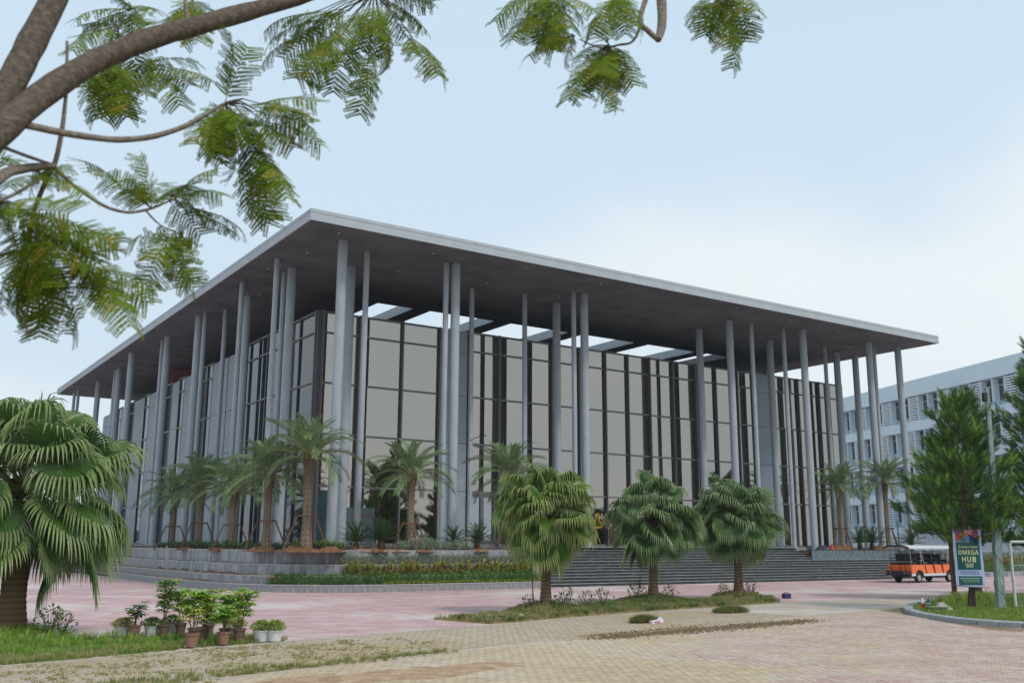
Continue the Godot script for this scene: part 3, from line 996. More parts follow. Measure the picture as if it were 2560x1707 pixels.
func right_planters() -> void:
	# raised bed on the landing, right of the upper steps
	mats.landing = []
	for k in 3:
		mats.landing.append(patterned(ramp_image([[140 + k, 0.02, 4, 1.0]], [[0.2, Color(0.07, 0.105, 0.125)], [0.8, Color(0.19, 0.235, 0.255)]], 256), Vector3(0.9, 0.4, 0.9), 0.5, 0.4))
	var t := at_building("landing_planter", "dark blue-grey stone planter on the landing beside the upper steps", "planter")
	for i in 19:
		block(t, "stone_tile", mats.landing[i % 3], loc(37.6 + i * 0.5, 2.0, 1.52), Vector3(0.49, 0.66, 0.06 + 0.006 * (i % 2)))
	block(t, "wall_core", mats.step[1], loc(42.1, 2.13, 1.5), Vector3(9.5, 0.68, 0.2))
	block(t, "coping", mats.step[2], loc(42.1, 2.1, 1.865), Vector3(9.54, 0.03, 0.3))
	block(t, "soil", mats.soil, loc(42.1, 2.72, 1.55), Vector3(9.4, 0.6, 0.95))
	part(t, "earth_heap", lump(1.3, 0.5, 0.38, 77, 8, 22), mats.soil, Transform3D(Basis(), loc(41.6, 2.7, 1.84)))
	part(t, "earth_heap", lump(1.0, 0.45, 0.3, 78, 8, 22), mats.soil, Transform3D(Basis(), loc(45.6, 2.7, 1.84)))
	# second terraced planter, past the far end of the steps
	var r := at_building("far_planter", "terraced grey stone planter behind the cart at the steps' far end", "planter")
	for k in 4:
		var y0: float = 0.0 if k == 0 else TIER_TOP[k - 1] - 0.12
		var y1: float = TIER_TOP[k] - 0.035
		var v := -1.4 + k * 0.45
		var ub := 62.0
		for i in 30:
			block(r, "stone_tile", mats.stone[(i * 3 + k) % 5], loc(47.3 + i * 0.5, v, (y0 + y1) / 2), Vector3(0.49, y1 - y0 - 0.004, 0.04 + 0.006 * (i % 2)))
		block(r, "wall_core", mats.step[1], loc(54.5, v + 0.14, (y0 + y1) / 2), Vector3(14.9, y1 - y0, 0.2))
		block(r, "coping", mats.coping, loc(54.5, v + 0.07, y1 + 0.018), Vector3(14.96, 0.036, 0.22))
		block(r, "soil", mats.soil, loc(54.5, v + (0.36 if k < 3 else 1.3), y1 - 0.1), Vector3(14.8, 0.2, 0.3 if k < 3 else 2.2))
	block(r, "end_wall", mats.stone[0], loc(47.02, 0.6, 0.92), Vector3(0.1, 1.84, 4.0))

# ---------- teaching block behind ----------

func make_white_building() -> void:
	# facade runs along local x, from its far end (x = 0) towards the camera; it looks along local +z
	var d := Vector3(0.2315, 0, 0.9728)
	var t := thing("teaching_block", "long pale blue-white teaching block with louvres and recessed windows", "building", Vector3(38.2, 0, -133.0), 0.0)
	t.basis = Basis(d, Vector3.UP, d.cross(Vector3.UP))
	var bays := 9
	var bw := 5.0
	var length := bays * bw + 1.0
	var depth := 12.0
	block(t, "back_wall", mats.far_wall, Vector3(length / 2, 9.6, -0.75 - depth / 2), Vector3(length, 19.2, depth))
	block(t, "parapet", mats.white_wall, Vector3(length / 2, 19.3, -0.36), Vector3(length + 0.04, 1.75, 0.84))
	block(t, "roof", mats.far_wall, Vector3(length / 2, 19.45, -0.9 - depth / 2), Vector3(length, 0.6, depth))
	var floors := [4.2, 8.0, 11.9, 15.6]
	for k in 4:
		var y0: float = floors[k]
		block(t, "spandrel", mats.white_wall, Vector3(length / 2, y0 - 0.5, -0.36), Vector3(length, 1.0, 0.8))
	block(t, "ground_floor_wall", mats.far_wall, Vector3(length / 2, 1.6, -0.45), Vector3(length, 3.2, 0.64))
	var slats := MB.new()
	for i in 11:
		slats.box(Vector3(0.72, 0.12 + i * 0.25, 0), Vector3(1.42, 0.13, 0.05), Basis(Vector3(1, 0, 0), -0.3))
	for x in [0.03, 1.41]:
		slats.box(Vector3(x, 1.37, -0.05), Vector3(0.05, 2.75, 0.08))
	var louver := slats.mesh()
	var bars := MB.new()
	for q in [[0.0, 0.0, 1.5, 0.06], [0.0, 2.2, 1.5, 0.06], [0.0, 1.55, 1.5, 0.05]]:
		bars.box(Vector3(0.75, q[1], 0), Vector3(1.5, q[3], 0.07))
	for x in [0.0, 0.75, 1.5]:
		bars.box(Vector3(x, 1.1, 0.003), Vector3(0.055, 2.2, 0.07))
	var frame := bars.mesh()
	for k in 4:
		var y0: float = floors[k]
		for b in bays:
			var x0 := b * bw + (1.0 if k % 2 else 0.0)
			if x0 + bw > length + 0.6:
				continue
			for x in [0.0, 1.62, 3.3]:
				block(t, "fin", mats.white_wall, Vector3(x0 + x, y0 + 1.32, -0.38), Vector3(0.14, 2.9, 0.7))
			part(t, "louvre", louver, mats.louver, Transform3D(Basis(), Vector3(x0 + 0.1, y0 - 0.03, -0.06)))
			block(t, "louvre_shade_sheet", mats.far_pane, Vector3(x0 + 0.82, y0 + 1.3, -0.7), Vector3(1.3, 2.3, 0.05))  # dark sheet added behind the slats so their gaps read as shade
			for x in [1.72, 3.42]:
				var w := part(t, "window", frame, mats.white, Transform3D(Basis(), Vector3(x0 + x, y0 + 0.55, -0.66)))
				block(w, "pane", mats.far_pane, Vector3(0.75, 1.1, -0.03), Vector3(1.46, 2.16, 0.02))
	for b in 9:
		var w := part(t, "window", frame, mats.white, Transform3D(Basis(), Vector3(b * bw + 1.4, 0.9, -0.14)))
		block(w, "pane", mats.far_pane, Vector3(0.75, 1.1, -0.03), Vector3(1.46, 2.16, 0.02))
		block(t, "window_sill", mats.white_wall, Vector3(b * bw + 2.15, 0.8, -0.1), Vector3(1.9, 0.09, 0.22))

# ---------- palms ----------

func feather(length: float, lift: float, arch: float, leaflets: int, leaflet: float, vee: float, cols: Array, seed_: int, width := 0.022, start := 0.16) -> ArrayMesh:
	# a pinnate frond growing along +x from the origin
	var r := RandomNumberGenerator.new()
	r.seed = seed_
	var b := MB.new()
	var n := 12
	var pts := []
	var rads := []
	var p := Vector3.ZERO
	var dirs := []
	for i in n + 1:
		var f := float(i) / n
		var a := lift - arch * pow(f, 1.4)
		var d := Vector3(cos(a), sin(a), 0.05 * sin(f * 5.0 + seed_))
		dirs.append(d.normalized())
		pts.append(p)
		rads.append(lerpf(0.022, 0.003, f) * length / 2.0)
		p += d.normalized() * length / n
	b.col = cols[2]
	b.tube(pts, rads, 5, false)
	for i in leaflets:
		var f := start + (1.0 - start) * (i + 0.5) / leaflets
		var k := minf(f * n, n - 0.001)
		var at: Vector3 = pts[int(k)].lerp(pts[int(k) + 1], k - int(k))
		var d: Vector3 = dirs[int(k)]
		var up := Vector3(-d.y, d.x, 0).normalized()
		for s in [-1, 1]:
			var l := leaflet * (0.45 + 0.75 * sin(PI * clampf(0.16 + 0.74 * f, 0, 1))) * r.randf_range(0.8, 1.12)
			var open := lerpf(0.95, 0.42, f) * r.randf_range(0.85, 1.15)
			var out := (d * cos(open) + Vector3(0, 0, s) * sin(open) + up * vee * r.randf_range(0.4, 1.3)).normalized()
			var tip: Vector3 = at + out * l + Vector3.DOWN * l * r.randf_range(0.02, 0.2)
			b.col = cols[0].lerp(cols[1], r.randf())
			b.leaf(at, tip, up, width * (0.8 + 0.4 * r.randf()), 0.03)
	return b.mesh()

func date_trunk(height: float) -> ArrayMesh:
	# old leaf bases stand out of the trunk in crossing spirals
	var b := MB.new()
	var sides := 22
	var rings := 74
	var grid := []
	for i in rings + 1:
		var f := float(i) / rings
		var y := height * f
		var base := 0.185 - 0.04 * smoothstep(0.0, 0.25, f) + 0.05 * smoothstep(0.78, 0.94, f) - 0.07 * smoothstep(0.94, 1.0, f)
		var row := []
		for j in sides + 1:
			var a := TAU * j / sides
			var s := fposmod(y * 8.2 + 0.5 * (fposmod(float(j) / sides * 8.0, 1.0) if false else 0.0), 1.0)
			var c1 := sin(a * 4.0 + y * 15.0)
			var c2 := sin(a * 4.0 - y * 15.0)
			var boss := maxf(0.0, c1 * c2) * 0.6 + maxf(0.0, c1 + c2 - 0.6) * 0.4
			boss = clampf(absf(c1) * absf(c2) * 1.25, 0, 1)
			var rad := base + 0.034 * boss * (1.0 + 0.5 * f)
			row.append([Vector3(cos(a) * rad, y, sin(a) * rad), boss, f])
		grid.append(row)
	for i in rings:
		for j in sides:
			var q := [grid[i][j], grid[i][j + 1], grid[i + 1][j + 1], grid[i + 1][j]]
			var boss: float = (q[0][1] + q[1][1] + q[2][1] + q[3][1]) / 4.0
			b.col = Color(0.035, 0.027, 0.02).lerp(Color(0.30, 0.245, 0.175), smoothstep(0.15, 0.65, boss)).lerp(Color(0.15, 0.10, 0.065), smoothstep(0.55, 0.85, q[0][2]) * 0.75)
			b.tri(q[0][0], q[3][0], q[2][0])
			b.tri(q[0][0], q[2][0], q[1][0])
	return b.mesh()

var date_fronds := []
var dead_stub: ArrayMesh
var date_trunk_mesh: ArrayMesh

func date_palm(at: Vector3, height: float, label: String, size: float, seed_: int, props: bool, crossbar := false, lean := 0.0) -> void:
	var t := thing("date_palm", label, "palm", at, 0.0, "date palms planted round the pavilion")
	var r := RandomNumberGenerator.new()
	r.seed = seed_
	var trunk := part(t, "trunk", date_trunk_mesh, mats.palm_bark, Transform3D(Basis(Vector3.UP, r.randf() * 6.0) * Basis.from_scale(Vector3(size, height / 3.2, size)), Vector3.ZERO))
	var head := Vector3(0, height, 0)
	# cut stubs below the crown
	for i in 26:
		var a := i * 2.39996
		var y := height * (0.86 + 0.15 * i / 26.0)
		part(t, "leaf_stub", dead_stub, mats.bark, Transform3D(Basis(Vector3.UP, a).scaled(Vector3.ONE * size * r.randf_range(0.8, 1.3)), Vector3(cos(a) * 0.17 * size, y, -sin(a) * 0.17 * size)))
	for i in 44:
		var f := i / 43.0
		var k := clampi(int(f * 5.0 + r.randf_range(-0.4, 0.4)), 0, 4)
		var b := Basis(Vector3.UP, i * 2.39996 + r.randf_range(-0.3, 0.3)) * Basis(Vector3.BACK, r.randf_range(-0.13, 0.13)) * Basis(Vector3.RIGHT, r.randf_range(-0.4, 0.4))
		part(t, "frond", date_fronds[k * 2 + i % 2], mats.leaf_matt, Transform3D(b.scaled(Vector3.ONE * size * r.randf_range(0.86, 1.1)), head + Vector3(0, 0.12 * (1 - f), 0)))
	if props:
		var c := MB.new()
		var hy := 1.25 * size
		var w := 0.3
		for s in [-1, 1]:
			c.tube([Vector3(-w - 0.1, hy, s * w), Vector3(w + 0.1, hy, s * w)], [0.03, 0.03], 6)
			c.tube([Vector3(s * w, hy + 0.055, -w - 0.1), Vector3(s * w, hy + 0.055, w + 0.1)], [0.03, 0.03], 6)
		part(t, "support_collar", c.mesh(), mats.wood, Transform3D(Basis(Vector3.UP, 0.3), Vector3.ZERO))
		for i in 4:
			var a := PI / 4 + i * PI / 2 + 0.3
			var g := MB.new()
			var foot := Vector3(cos(a) * 1.0, -0.12, sin(a) * 1.0)
			var headp := Vector3(cos(a) * 0.4, hy + 0.05, sin(a) * 0.4)
			g.tube([foot, foot.lerp(headp, 0.5) + Vector3(0.012, 0, 0.01), headp], [0.042, 0.038, 0.034], 7)
			part(t, "support_pole", g.mesh(), mats.wood)
		if crossbar:
			var x := MB.new()
			for i in 4:
				var a := PI / 4 + i * PI / 2 + 0.3
				var a2 := a + PI / 2
				x.tube([Vector3(cos(a) * 0.87, 0.2, sin(a) * 0.87), Vector3(cos(a2) * 0.87, 0.2, sin(a2) * 0.87)], [0.025, 0.025], 6)
			part(t, "support_brace", x.mesh(), mats.wood)

func make_date_palms() -> void:
	var cols := [Color(0.12, 0.205, 0.085), Color(0.26, 0.355, 0.17), Color(0.32, 0.31, 0.15)]
	for k in 5:
		for j in 2:
			date_fronds.append(feather([1.9, 2.3, 2.55, 2.5, 2.2][k] + 0.1 * j, [1.4, 1.1, 0.82, 0.5, 0.12][k], [0.75, 1.1, 1.4, 1.5, 1.3][k] + 0.25 * j, 44, 0.42, 0.22, cols, 100 + k * 7 + j, 0.034, 0.18))
	date_trunk_mesh = date_trunk(3.2)
	var s := MB.new()
	s.col = Color(0.15, 0.095, 0.06)
	s.tube([Vector3.ZERO, Vector3(0.05, 0.16, 0), Vector3(0.11, 0.34, 0)], [0.03, 0.022, 0.012], 5)
	dead_stub = s.mesh()
	var soil := 1.86
	date_palm(uvp(-0.35, 18.75, soil), 2.95, "date palm farthest back in the row along the shaded flank", 1.0, 1, true, true)
	date_palm(uvp(-0.35, 13.4, soil), 3.2, "second date palm from the back along the shaded flank", 1.1, 2, true, true)
	date_palm(uvp(-0.35, 7.75, soil), 2.85, "middle date palm of the five along the shaded flank", 0.95, 3, true)
	date_palm(uvp(-0.35, 2.75, soil + 0.05), 3.3, "date palm just behind the one at the terrace corner", 1.0, 4, true)
	date_palm(uvp(0.66, 0.4, soil + 0.15), 3.95, "tallest date palm at the rounded terrace corner, propped by poles", 1.08, 5, true)
	date_palm(uvp(6.2, 0.75, soil), 3.5, "date palm standing alone in silvery shrubs before the glass", 0.98, 6, true)
	date_palm(uvp(12.1, 0.75, soil), 3.65, "date palm partly hidden behind the nearest of three fan palms", 1.05, 7, true)
	date_palm(uvp(41.35, 2.6, 2.0), 4.0, "propped date palm on the landing planter right of the steps", 1.05, 8, true)
	date_palm(uvp(46.6, 2.6, 2.0), 4.6, "date palm behind the cart, half hidden by the pine", 1.1, 9, true)

# fan palms

func fan_leaf(b: MB, hub: Vector3, d: Vector3, nrm: Vector3, length: float, droop: float, cols: Array, r: RandomNumberGenerator, n := 36) -> void:
	var s := d.cross(nrm).normalized()
	var span := 2.55
	var step := span * 2.0 / (n - 1)
	var stations := [0.05, 0.22, 0.38, 0.55, 0.68, 0.83, 1.0]
	var shade: Color = cols[0].lerp(cols[1], r.randf())
	for i in n:
		var phi := -span + step * i
		var l := length * (0.74 + 0.26 * cos(phi * 0.8)) * r.randf_range(0.93, 1.05)
		var dir := (d * cos(phi) + s * sin(phi) + nrm * (0.10 + 0.16 * absf(sin(phi)))).normalized()
		var p := hub
		var prev := 0.0
		var ll := Vector3.ZERO
		var lc := Vector3.ZERO
		var lr := Vector3.ZERO
		var bend := droop * r.randf_range(0.75, 1.25)
		for q in stations.size():
			var f: float = stations[q]
			if q > 2:
				dir = dir.lerp(Vector3.DOWN, clampf(bend * [0.0, 0.0, 0.0, 0.16, 0.5, 0.62, 0.55][q], 0, 0.93)).normalized()
			p += dir * l * (f - prev)
			prev = f
			var w := l * f * tan(step * 0.5) * 1.0
			if f > 0.5:
				w = l * 0.38 * tan(step * 0.5) * [0.0, 0.0, 0.0, 1.12, 0.92, 0.55, 0.0][q] + 0.002
			var side := dir.cross(nrm)
			if side.length_squared() < 0.02:
				side = s
			side = side.normalized()
			var out := side.cross(dir).normalized()
			var cl := p + side * w
			var cr := p - side * w
			var cc := p - out * w * 0.95
			b.col = shade.lerp(cols[2], smoothstep(0.58, 0.75, f) * 0.8) * r.randf_range(0.94, 1.05)
			if q > 0:
				b.quad(lc, cc, cl, ll)
				b.quad(lr, cr, cc, lc)
			ll = cl
			lc = cc
			lr = cr

func fan_palm(at: Vector3, trunk_h: float, trunk_r: float, size: float, count: int, label: String, seed_: int, cols: Array, fruit := false) -> void:
	var t := thing("fan_palm", label, "palm", at, 0.0, "fan palms on the grass islands")
	var r := RandomNumberGenerator.new()
	r.seed = seed_
	var b := MB.new()
	var pts := []
	var rads := []
	var rows := 46
	for i in rows + 1:
		var f := float(i) / rows
		pts.append(Vector3(0.03 * sin(f * 3.0 + seed_), trunk_h * f, 0.02 * cos(f * 4.0)))
		rads.append(trunk_r * (1.22 - 0.3 * smoothstep(0.0, 0.3, f)) * (1.0 + (0.03 if i % 2 else -0.02)) + r.randf_range(-0.003, 0.003))
	b.col = Color(0.16, 0.105, 0.065)
	b.tube(pts, rads, 18)
	for i in b.c.size():
		var k := (i / 19) % 2
		b.c[i] = Color(0.13, 0.088, 0.052) if k else Color(0.20, 0.14, 0.085)
	part(t, "trunk", b.mesh(), mats.palm_bark)
	# fibrous old leaf bases
	var o := MB.new()
	for i in 60:
		var a := i * 2.39996
		var y := trunk_h - 0.5 * size + 0.75 * size * i / 60.0
		o.col = Color(0.085, 0.055, 0.035).lerp(Color(0.2, 0.13, 0.075), r.randf())
		var d := Vector3(cos(a), 0, sin(a))
		o.leaf(Vector3(0, y, 0) + d * trunk_r * 0.7, Vector3(0, y + r.randf_range(0.1, 0.3), 0) + d * (trunk_r + r.randf_range(0.08, 0.22)), d.cross(Vector3.UP).cross(d) , 0.13)
	part(t, "leaf_bases", o.mesh(), mats.bark)
	var centre := Vector3(0, trunk_h + 0.12 * size, 0)
	for i in count:
		var f := i / float(count - 1)
		var el := deg_to_rad(lerpf(86.0, -46.0 if fruit else -50.0, pow(f, 0.95))) + r.randf_range(-0.38, 0.38)
		var az := i * 2.39996 + r.randf_range(-0.4, 0.4)
		var h := Vector3(cos(az), 0, sin(az))
		var d := (h * cos(el) + Vector3.UP * sin(el)).normalized()
		var pet := size * r.randf_range(0.72, 1.18) * (0.8 if f < 0.12 else 1.0)
		var sag := Vector3.DOWN * pet * 0.10 * cos(el)
		var hub := centre + d * pet + sag
		var el2 := el - r.randf_range(-0.1, 0.95)
		var d2 := (h * cos(el2) + Vector3.UP * sin(el2)).normalized()
		var nrm := (-h * sin(el2) + Vector3.UP * cos(el2)).normalized()
		var tw := Basis(d2, r.randf_range(-0.8, 0.8))
		nrm = tw * nrm
		var m := MB.new()
		m.col = Color(0.20, 0.26, 0.07)
		m.tube([centre + d * 0.05, centre + d * pet * 0.5 + sag * 0.2, hub], [0.022 * size, 0.016 * size, 0.011 * size], 5)
		fan_leaf(m, hub, d2, nrm, size * r.randf_range(0.72, 0.95) * (0.9 if f < 0.1 else 1.0), r.randf_range(0.6, 1.25) if not fruit else r.randf_range(0.5, 1.1), cols, r, 46 if fruit else 36)
		part(t, "leaf", m.mesh(), mats.leaf)
	if fruit:
		for k in 2:
			var g := MB.new()
			for i in 150:
				g.col = Color(0.13, 0.13, 0.03).lerp(Color(0.26, 0.23, 0.06), r.randf())
				var q := Vector3(r.randfn(0, 0.16), r.randfn(-0.1, 0.13), r.randfn(0, 0.16))
				g.leaf(q, q + Vector3(r.randfn(0, 0.06), r.randfn(-0.04, 0.05), r.randfn(0, 0.06)), Vector3.UP, 0.022)
				g.box(q, Vector3.ONE * 0.026)
			part(t, "fruit_cluster", g.mesh(), mats.bark, Transform3D(Basis(), centre + Vector3(0.35 + 0.75 * k, -0.42 + 0.12 * k, 0.55 - 0.2 * k)))

func make_fan_palms() -> void:
	var fresh := [Color(0.065, 0.155, 0.02), Color(0.145, 0.25, 0.035), Color(0.33, 0.38, 0.13)]
	var cool := [Color(0.04, 0.11, 0.03), Color(0.095, 0.185, 0.048), Color(0.27, 0.345, 0.15)]
	fan_palm(Vector3(-11.5, 0.03, -23.3), 3.05, 0.30, 1.6, 74, "large fan palm cut off by the left edge, with fruit clusters", 41, [Color(0.045, 0.125, 0.025), Color(0.105, 0.205, 0.04), Color(0.30, 0.37, 0.155)], true)
	fan_palm(Vector3(1.14, 0.2, -32.0), 2.75, 0.165, 1.1, 84, "fan palm with the brightest leaves, nearest of the three mid ground", 42, fresh)
	fan_palm(Vector3(5.27, 0.2, -37.05), 2.75, 0.17, 1.14, 84, "middle fan palm of the three before the steps", 43, cool)
	fan_palm(Vector3(9.13, 0.22, -40.3), 2.85, 0.17, 1.18, 84, "fan palm nearest the cart of the three before the steps", 44, cool)

# ---------- terrace planting ----------

func bush(radius: float, height: float, count: int, leaf_len: float, leaf_w: float, cols: Array, seed_: int, upright := 0.4) -> ArrayMesh:
	var r := RandomNumberGenerator.new()
	r.seed = seed_
	var b := MB.new()
	b.col = Color(0.10, 0.075, 0.04)
	var stems := 9
	for i in stems:
		var a := TAU * i / stems + r.randf()
		b.tube([Vector3.ZERO, Vector3(cos(a) * radius * 0.35, height * 0.45, sin(a) * radius * 0.35), Vector3(cos(a) * radius * 0.6, height * 0.8, sin(a) * radius * 0.6)], [0.008, 0.006, 0.003], 4, false)
	for i in count:
		var a := r.randf() * TAU
		var q := pow(r.randf(), 0.5)
		var y := height * (0.12 + 0.88 * r.randf())
		var k := sin(PI * clampf(0.18 + 0.72 * y / height, 0, 1))
		var at := Vector3(cos(a) * radius * q * k, y * (1.0 - 0.2 * q * q), sin(a) * radius * q * k)
		var d := (Vector3(cos(a), upright + r.randfn(0, 0.5), sin(a)) + Vector3(r.randfn(0, 0.5), 0, r.randfn(0, 0.5))).normalized()
		b.col = cols[0].lerp(cols[1], r.randf())
		b.leaf(at, at + d * leaf_len * r.randf_range(0.7, 1.2), Vector3.UP + Vector3(r.randfn(0, 0.4), 0, r.randfn(0, 0.4)), leaf_w, 0.05)
	return b.mesh()

func rosette(count: int, length: float, width: float, lift: float, arch: float, cols: Array, seed_: int) -> ArrayMesh:
	# strap leaves arching from the base
	var r := RandomNumberGenerator.new()
	r.seed = seed_
	var b := MB.new()
	for i in count:
		var a := i * 2.39996 + r.randf()
		var h := Vector3(cos(a), 0, sin(a))
		var s := Vector3(-sin(a), 0, cos(a))
		var p := h * 0.02
		var el := lift * r.randf_range(0.7, 1.15)
		var l := length * r.randf_range(0.7, 1.15)
		b.col = cols[0].lerp(cols[1], r.randf())
		var last := []
		for k in 5:
			var f := k / 4.0
			var w := width * sin(PI * clampf(0.22 + 0.76 * f, 0, 1)) * 0.5 + 0.0008
			var now := [p - s * w, p + s * w]
			if k:
				b.quad(last[0], last[1], now[1], now[0])
			last = now
			var e := el - arch * f
			p += (h * cos(e) + Vector3.UP * sin(e)) * l / 4.0
	return b.mesh()

func croton(seed_: int) -> ArrayMesh:
	var r := RandomNumberGenerator.new()
	r.seed = seed_
	var b := MB.new()
	b.col = Color(0.16, 0.09, 0.05)
	b.tube([Vector3.ZERO, Vector3(0.01, 0.3, 0.01)], [0.012, 0.008], 5)
	for i in 30:
		var a := i * 2.39996 + r.randf() * 0.4
		var y := 0.06 + 0.28 * i / 30.0
		var el := 0.25 + 1.0 * i / 30.0
		var d := Vector3(cos(a) * cos(el), sin(el), sin(a) * cos(el))
		var pick := r.randf()
		b.col = Color(0.42, 0.44, 0.06) if pick < 0.45 else (Color(0.42, 0.15, 0.05) if pick < 0.55 else (Color(0.17, 0.29, 0.04) if pick < 0.9 else Color(0.16, 0.03, 0.035)))
		b.leaf(Vector3(0, y, 0), Vector3(0, y, 0) + d * r.randf_range(0.2, 0.3), Vector3.UP + d * -0.3, 0.075, 0.06)
	return b.mesh()

func row_of(called: String, label: String, category: String, group: String, variants: Array, mat: Material, from_: float, to: float, step: float, by: float, y: float, size: Array, jitter: float, part_name: String) -> void:
	# stand plants along a terrace ledge between two distances (metres along the wall foot)
	var s := from_
	while s < to:
		var k := clampf(s / 0.3, 0, terrace.size() - 1.01)
		var i := int(k)
		var p := inset_point(i, by + rnd(-jitter, jitter)).lerp(inset_point(i + 1, by + rnd(-jitter, jitter)), k - i)
		var t := thing(called, label, category, uvp(p.x, p.y, y), rnd(0, TAU), group)
		t.scale = Vector3.ONE * rnd(size[0], size[1])
		part(t, part_name, variants[rng.randi() % variants.size()], mat)
		s += step * rnd(0.8, 1.2)

func along_u(u: float) -> float:
	# distance along the wall foot of the point with this u on the front stretch
	for i in range(terrace.size() - 1, -1, -1):
		if terrace[i].x <= u:
			return i * 0.3
	return 0.0

func make_terrace_plants() -> void:
	var silver := []
	var green := []
	var crotons := []
	var spider := []
	var strap := []
	var fern := []
	for k in 4:
		silver.append(bush(0.27, 0.46, 330, 0.085, 0.02, [Color(0.22, 0.28, 0.19), Color(0.42, 0.49, 0.37)], 300 + k, 1.0))
		green.append(bush(0.33, 0.56, 420, 0.085, 0.042, [Color(0.07, 0.19, 0.025), Color(0.19, 0.38, 0.05)], 310 + k, 0.4))
		crotons.append(croton(320 + k))
		spider.append(rosette(26, 0.3, 0.03, 1.15, 1.6, [Color(0.34, 0.46, 0.06), Color(0.55, 0.62, 0.16)], 330 + k))
		strap.append(rosette(20, 0.5, 0.055, 1.2, 1.0, [Color(0.06, 0.15, 0.06), Color(0.12, 0.24, 0.09)], 340 + k))
		fern.append(rosette(34, 0.5, 0.03, 1.25, 1.2, [Color(0.12, 0.25, 0.04), Color(0.21, 0.36, 0.08)], 350 + k))
	var end := (terrace.size() - 1) * 0.3
	var a := along_u(3.9)
	row_of("spider_plant", "yellow-green spider plant edging the lowest terrace ledge", "plant", "spider plants on the lowest ledge", spider, mats.leaf_matt, a, end - 0.2, 0.22, 0.17, 0.31, [0.9, 1.2], 0.03, "leaves")
	row_of("green_bush", "leafy green bush on the lowest ledge of the corner terrace", "bush", "green bushes on the lowest ledge", green, mats.leaf, along_u(-0.6), end - 0.3, 0.30, 0.38, 0.3, [0.8, 1.12], 0.03, "foliage")
	row_of("croton", "red and yellow croton on the second terrace ledge", "plant", "crotons on the second ledge", crotons, mats.leaf, along_u(2.3), end - 0.3, 0.29, 0.66, 0.68, [1.0, 1.45], 0.05, "leaves")
	row_of("silver_bush", "silver-leaved bush on the third terrace ledge", "bush", "silver bushes on the third ledge", silver, mats.leaf_matt, along_u(2.1), end - 0.3, 0.33, 1.07, 1.18, [0.9, 1.15], 0.05, "foliage")
	row_of("silver_shrub", "silver-leaved shrub round the lone date palm's foot", "bush", "silver shrubs on the top terrace", silver, mats.leaf_matt, along_u(5.4), along_u(9.1), 0.27, 1.62, 1.82, [0.95, 1.4], 0.16, "foliage")
	row_of("strap_leaf_plant", "dark green strap-leaved plant under the flank date palms", "plant", "strap-leaved plants on the top terrace", strap, mats.leaf, 5.5, along_u(0.4), 0.42, 1.75, 1.83, [0.9, 1.35], 0.3, "leaves")
	row_of("fern", "bright green fern at the foot of the corner date palm", "plant", "ferns round the corner palm", fern, mats.leaf, along_u(-0.4), along_u(2.3), 0.3, 1.85, 1.9, [0.9, 1.35], 0.25, "leaves")
	row_of("seedling", "sparse purple seedling on a bare terrace ledge", "plant", "seedlings on bare ledges", [rosette(7, 0.12, 0.016, 1.3, 0.8, [Color(0.16, 0.07, 0.075), Color(0.2, 0.14, 0.1)], 360)], mats.leaf_matt, along_u(-0.6), along_u(2.2), 0.3, 1.08, 1.18, [0.8, 1.5], 0.05, "leaves")
	row_of("seedling", "sparse purple seedling on a bare terrace ledge", "plant", "seedlings on bare ledges", [rosette(7, 0.12, 0.016, 1.3, 0.8, [Color(0.16, 0.07, 0.075), Color(0.2, 0.14, 0.1)], 361)], mats.leaf_matt, along_u(-0.3), along_u(2.4), 0.3, 0.66, 0.68, [0.8, 1.5], 0.05, "leaves")
	# planting behind the cart
	for i in 34:
		var u := 47.5 + i * 0.42
		for q in [["green_bush", "leafy green bush in the planter behind the cart", "green bushes behind the cart", green, mats.leaf, -0.95, 0.3, 1.0, "foliage"], ["croton", "red and yellow croton in the planter behind the cart", "crotons behind the cart", crotons, mats.leaf, -0.6, 0.68, 1.4, "leaves"], ["silver_bush", "silver-leaved bush in the planter behind the cart", "silver bushes behind the cart", silver, mats.leaf_matt, -0.12, 1.17, 1.25, "foliage"]]:
			var t := thing(q[0], q[1], "plant" if q[0] == "croton" else "bush", uvp(u + rnd(-0.1, 0.1), q[5] + rnd(-0.05, 0.05), q[6]), rnd(0, 6), q[2])
			t.scale = Vector3.ONE * q[7] * rnd(0.9, 1.15)
			part(t, q[8], q[3][rng.randi() % 4], q[4])
	# cycads
	var cyc := []
	for k in 4:
		cyc.append(feather(1.12, [1.35, 1.05, 0.75, 0.4][k], [0.5, 0.75, 0.9, 0.85][k], 34, 0.16, 0.35, [Color(0.025, 0.07, 0.018), Color(0.065, 0.13, 0.03), Color(0.05, 0.07, 0.02)], 400 + k, 0.02, 0.1))
	var spots := [[3.35, 0.75, 1.9, 0.95, "cycad left of the taller one in front of the glass corner"], [4.65, 0.75, 1.9, 1.12, "broad dark cycad before the poster behind the glass"], [8.7, 0.75, 1.9, 0.85, "cycad among silver shrubs, left of its neighbour"], [10.05, 0.7, 1.88, 0.98, "cycad in front of the glass double door"], [43.2, 2.5, 1.95, 1.15, "cycad behind the cart's rear, on the landing planter"], [44.7, 2.6, 1.95, 1.2, "cycad behind the cart roof, next to a date palm"], [47.9, 1.6, 1.9, 1.1, "dark cycad between the cart and the banner"]]
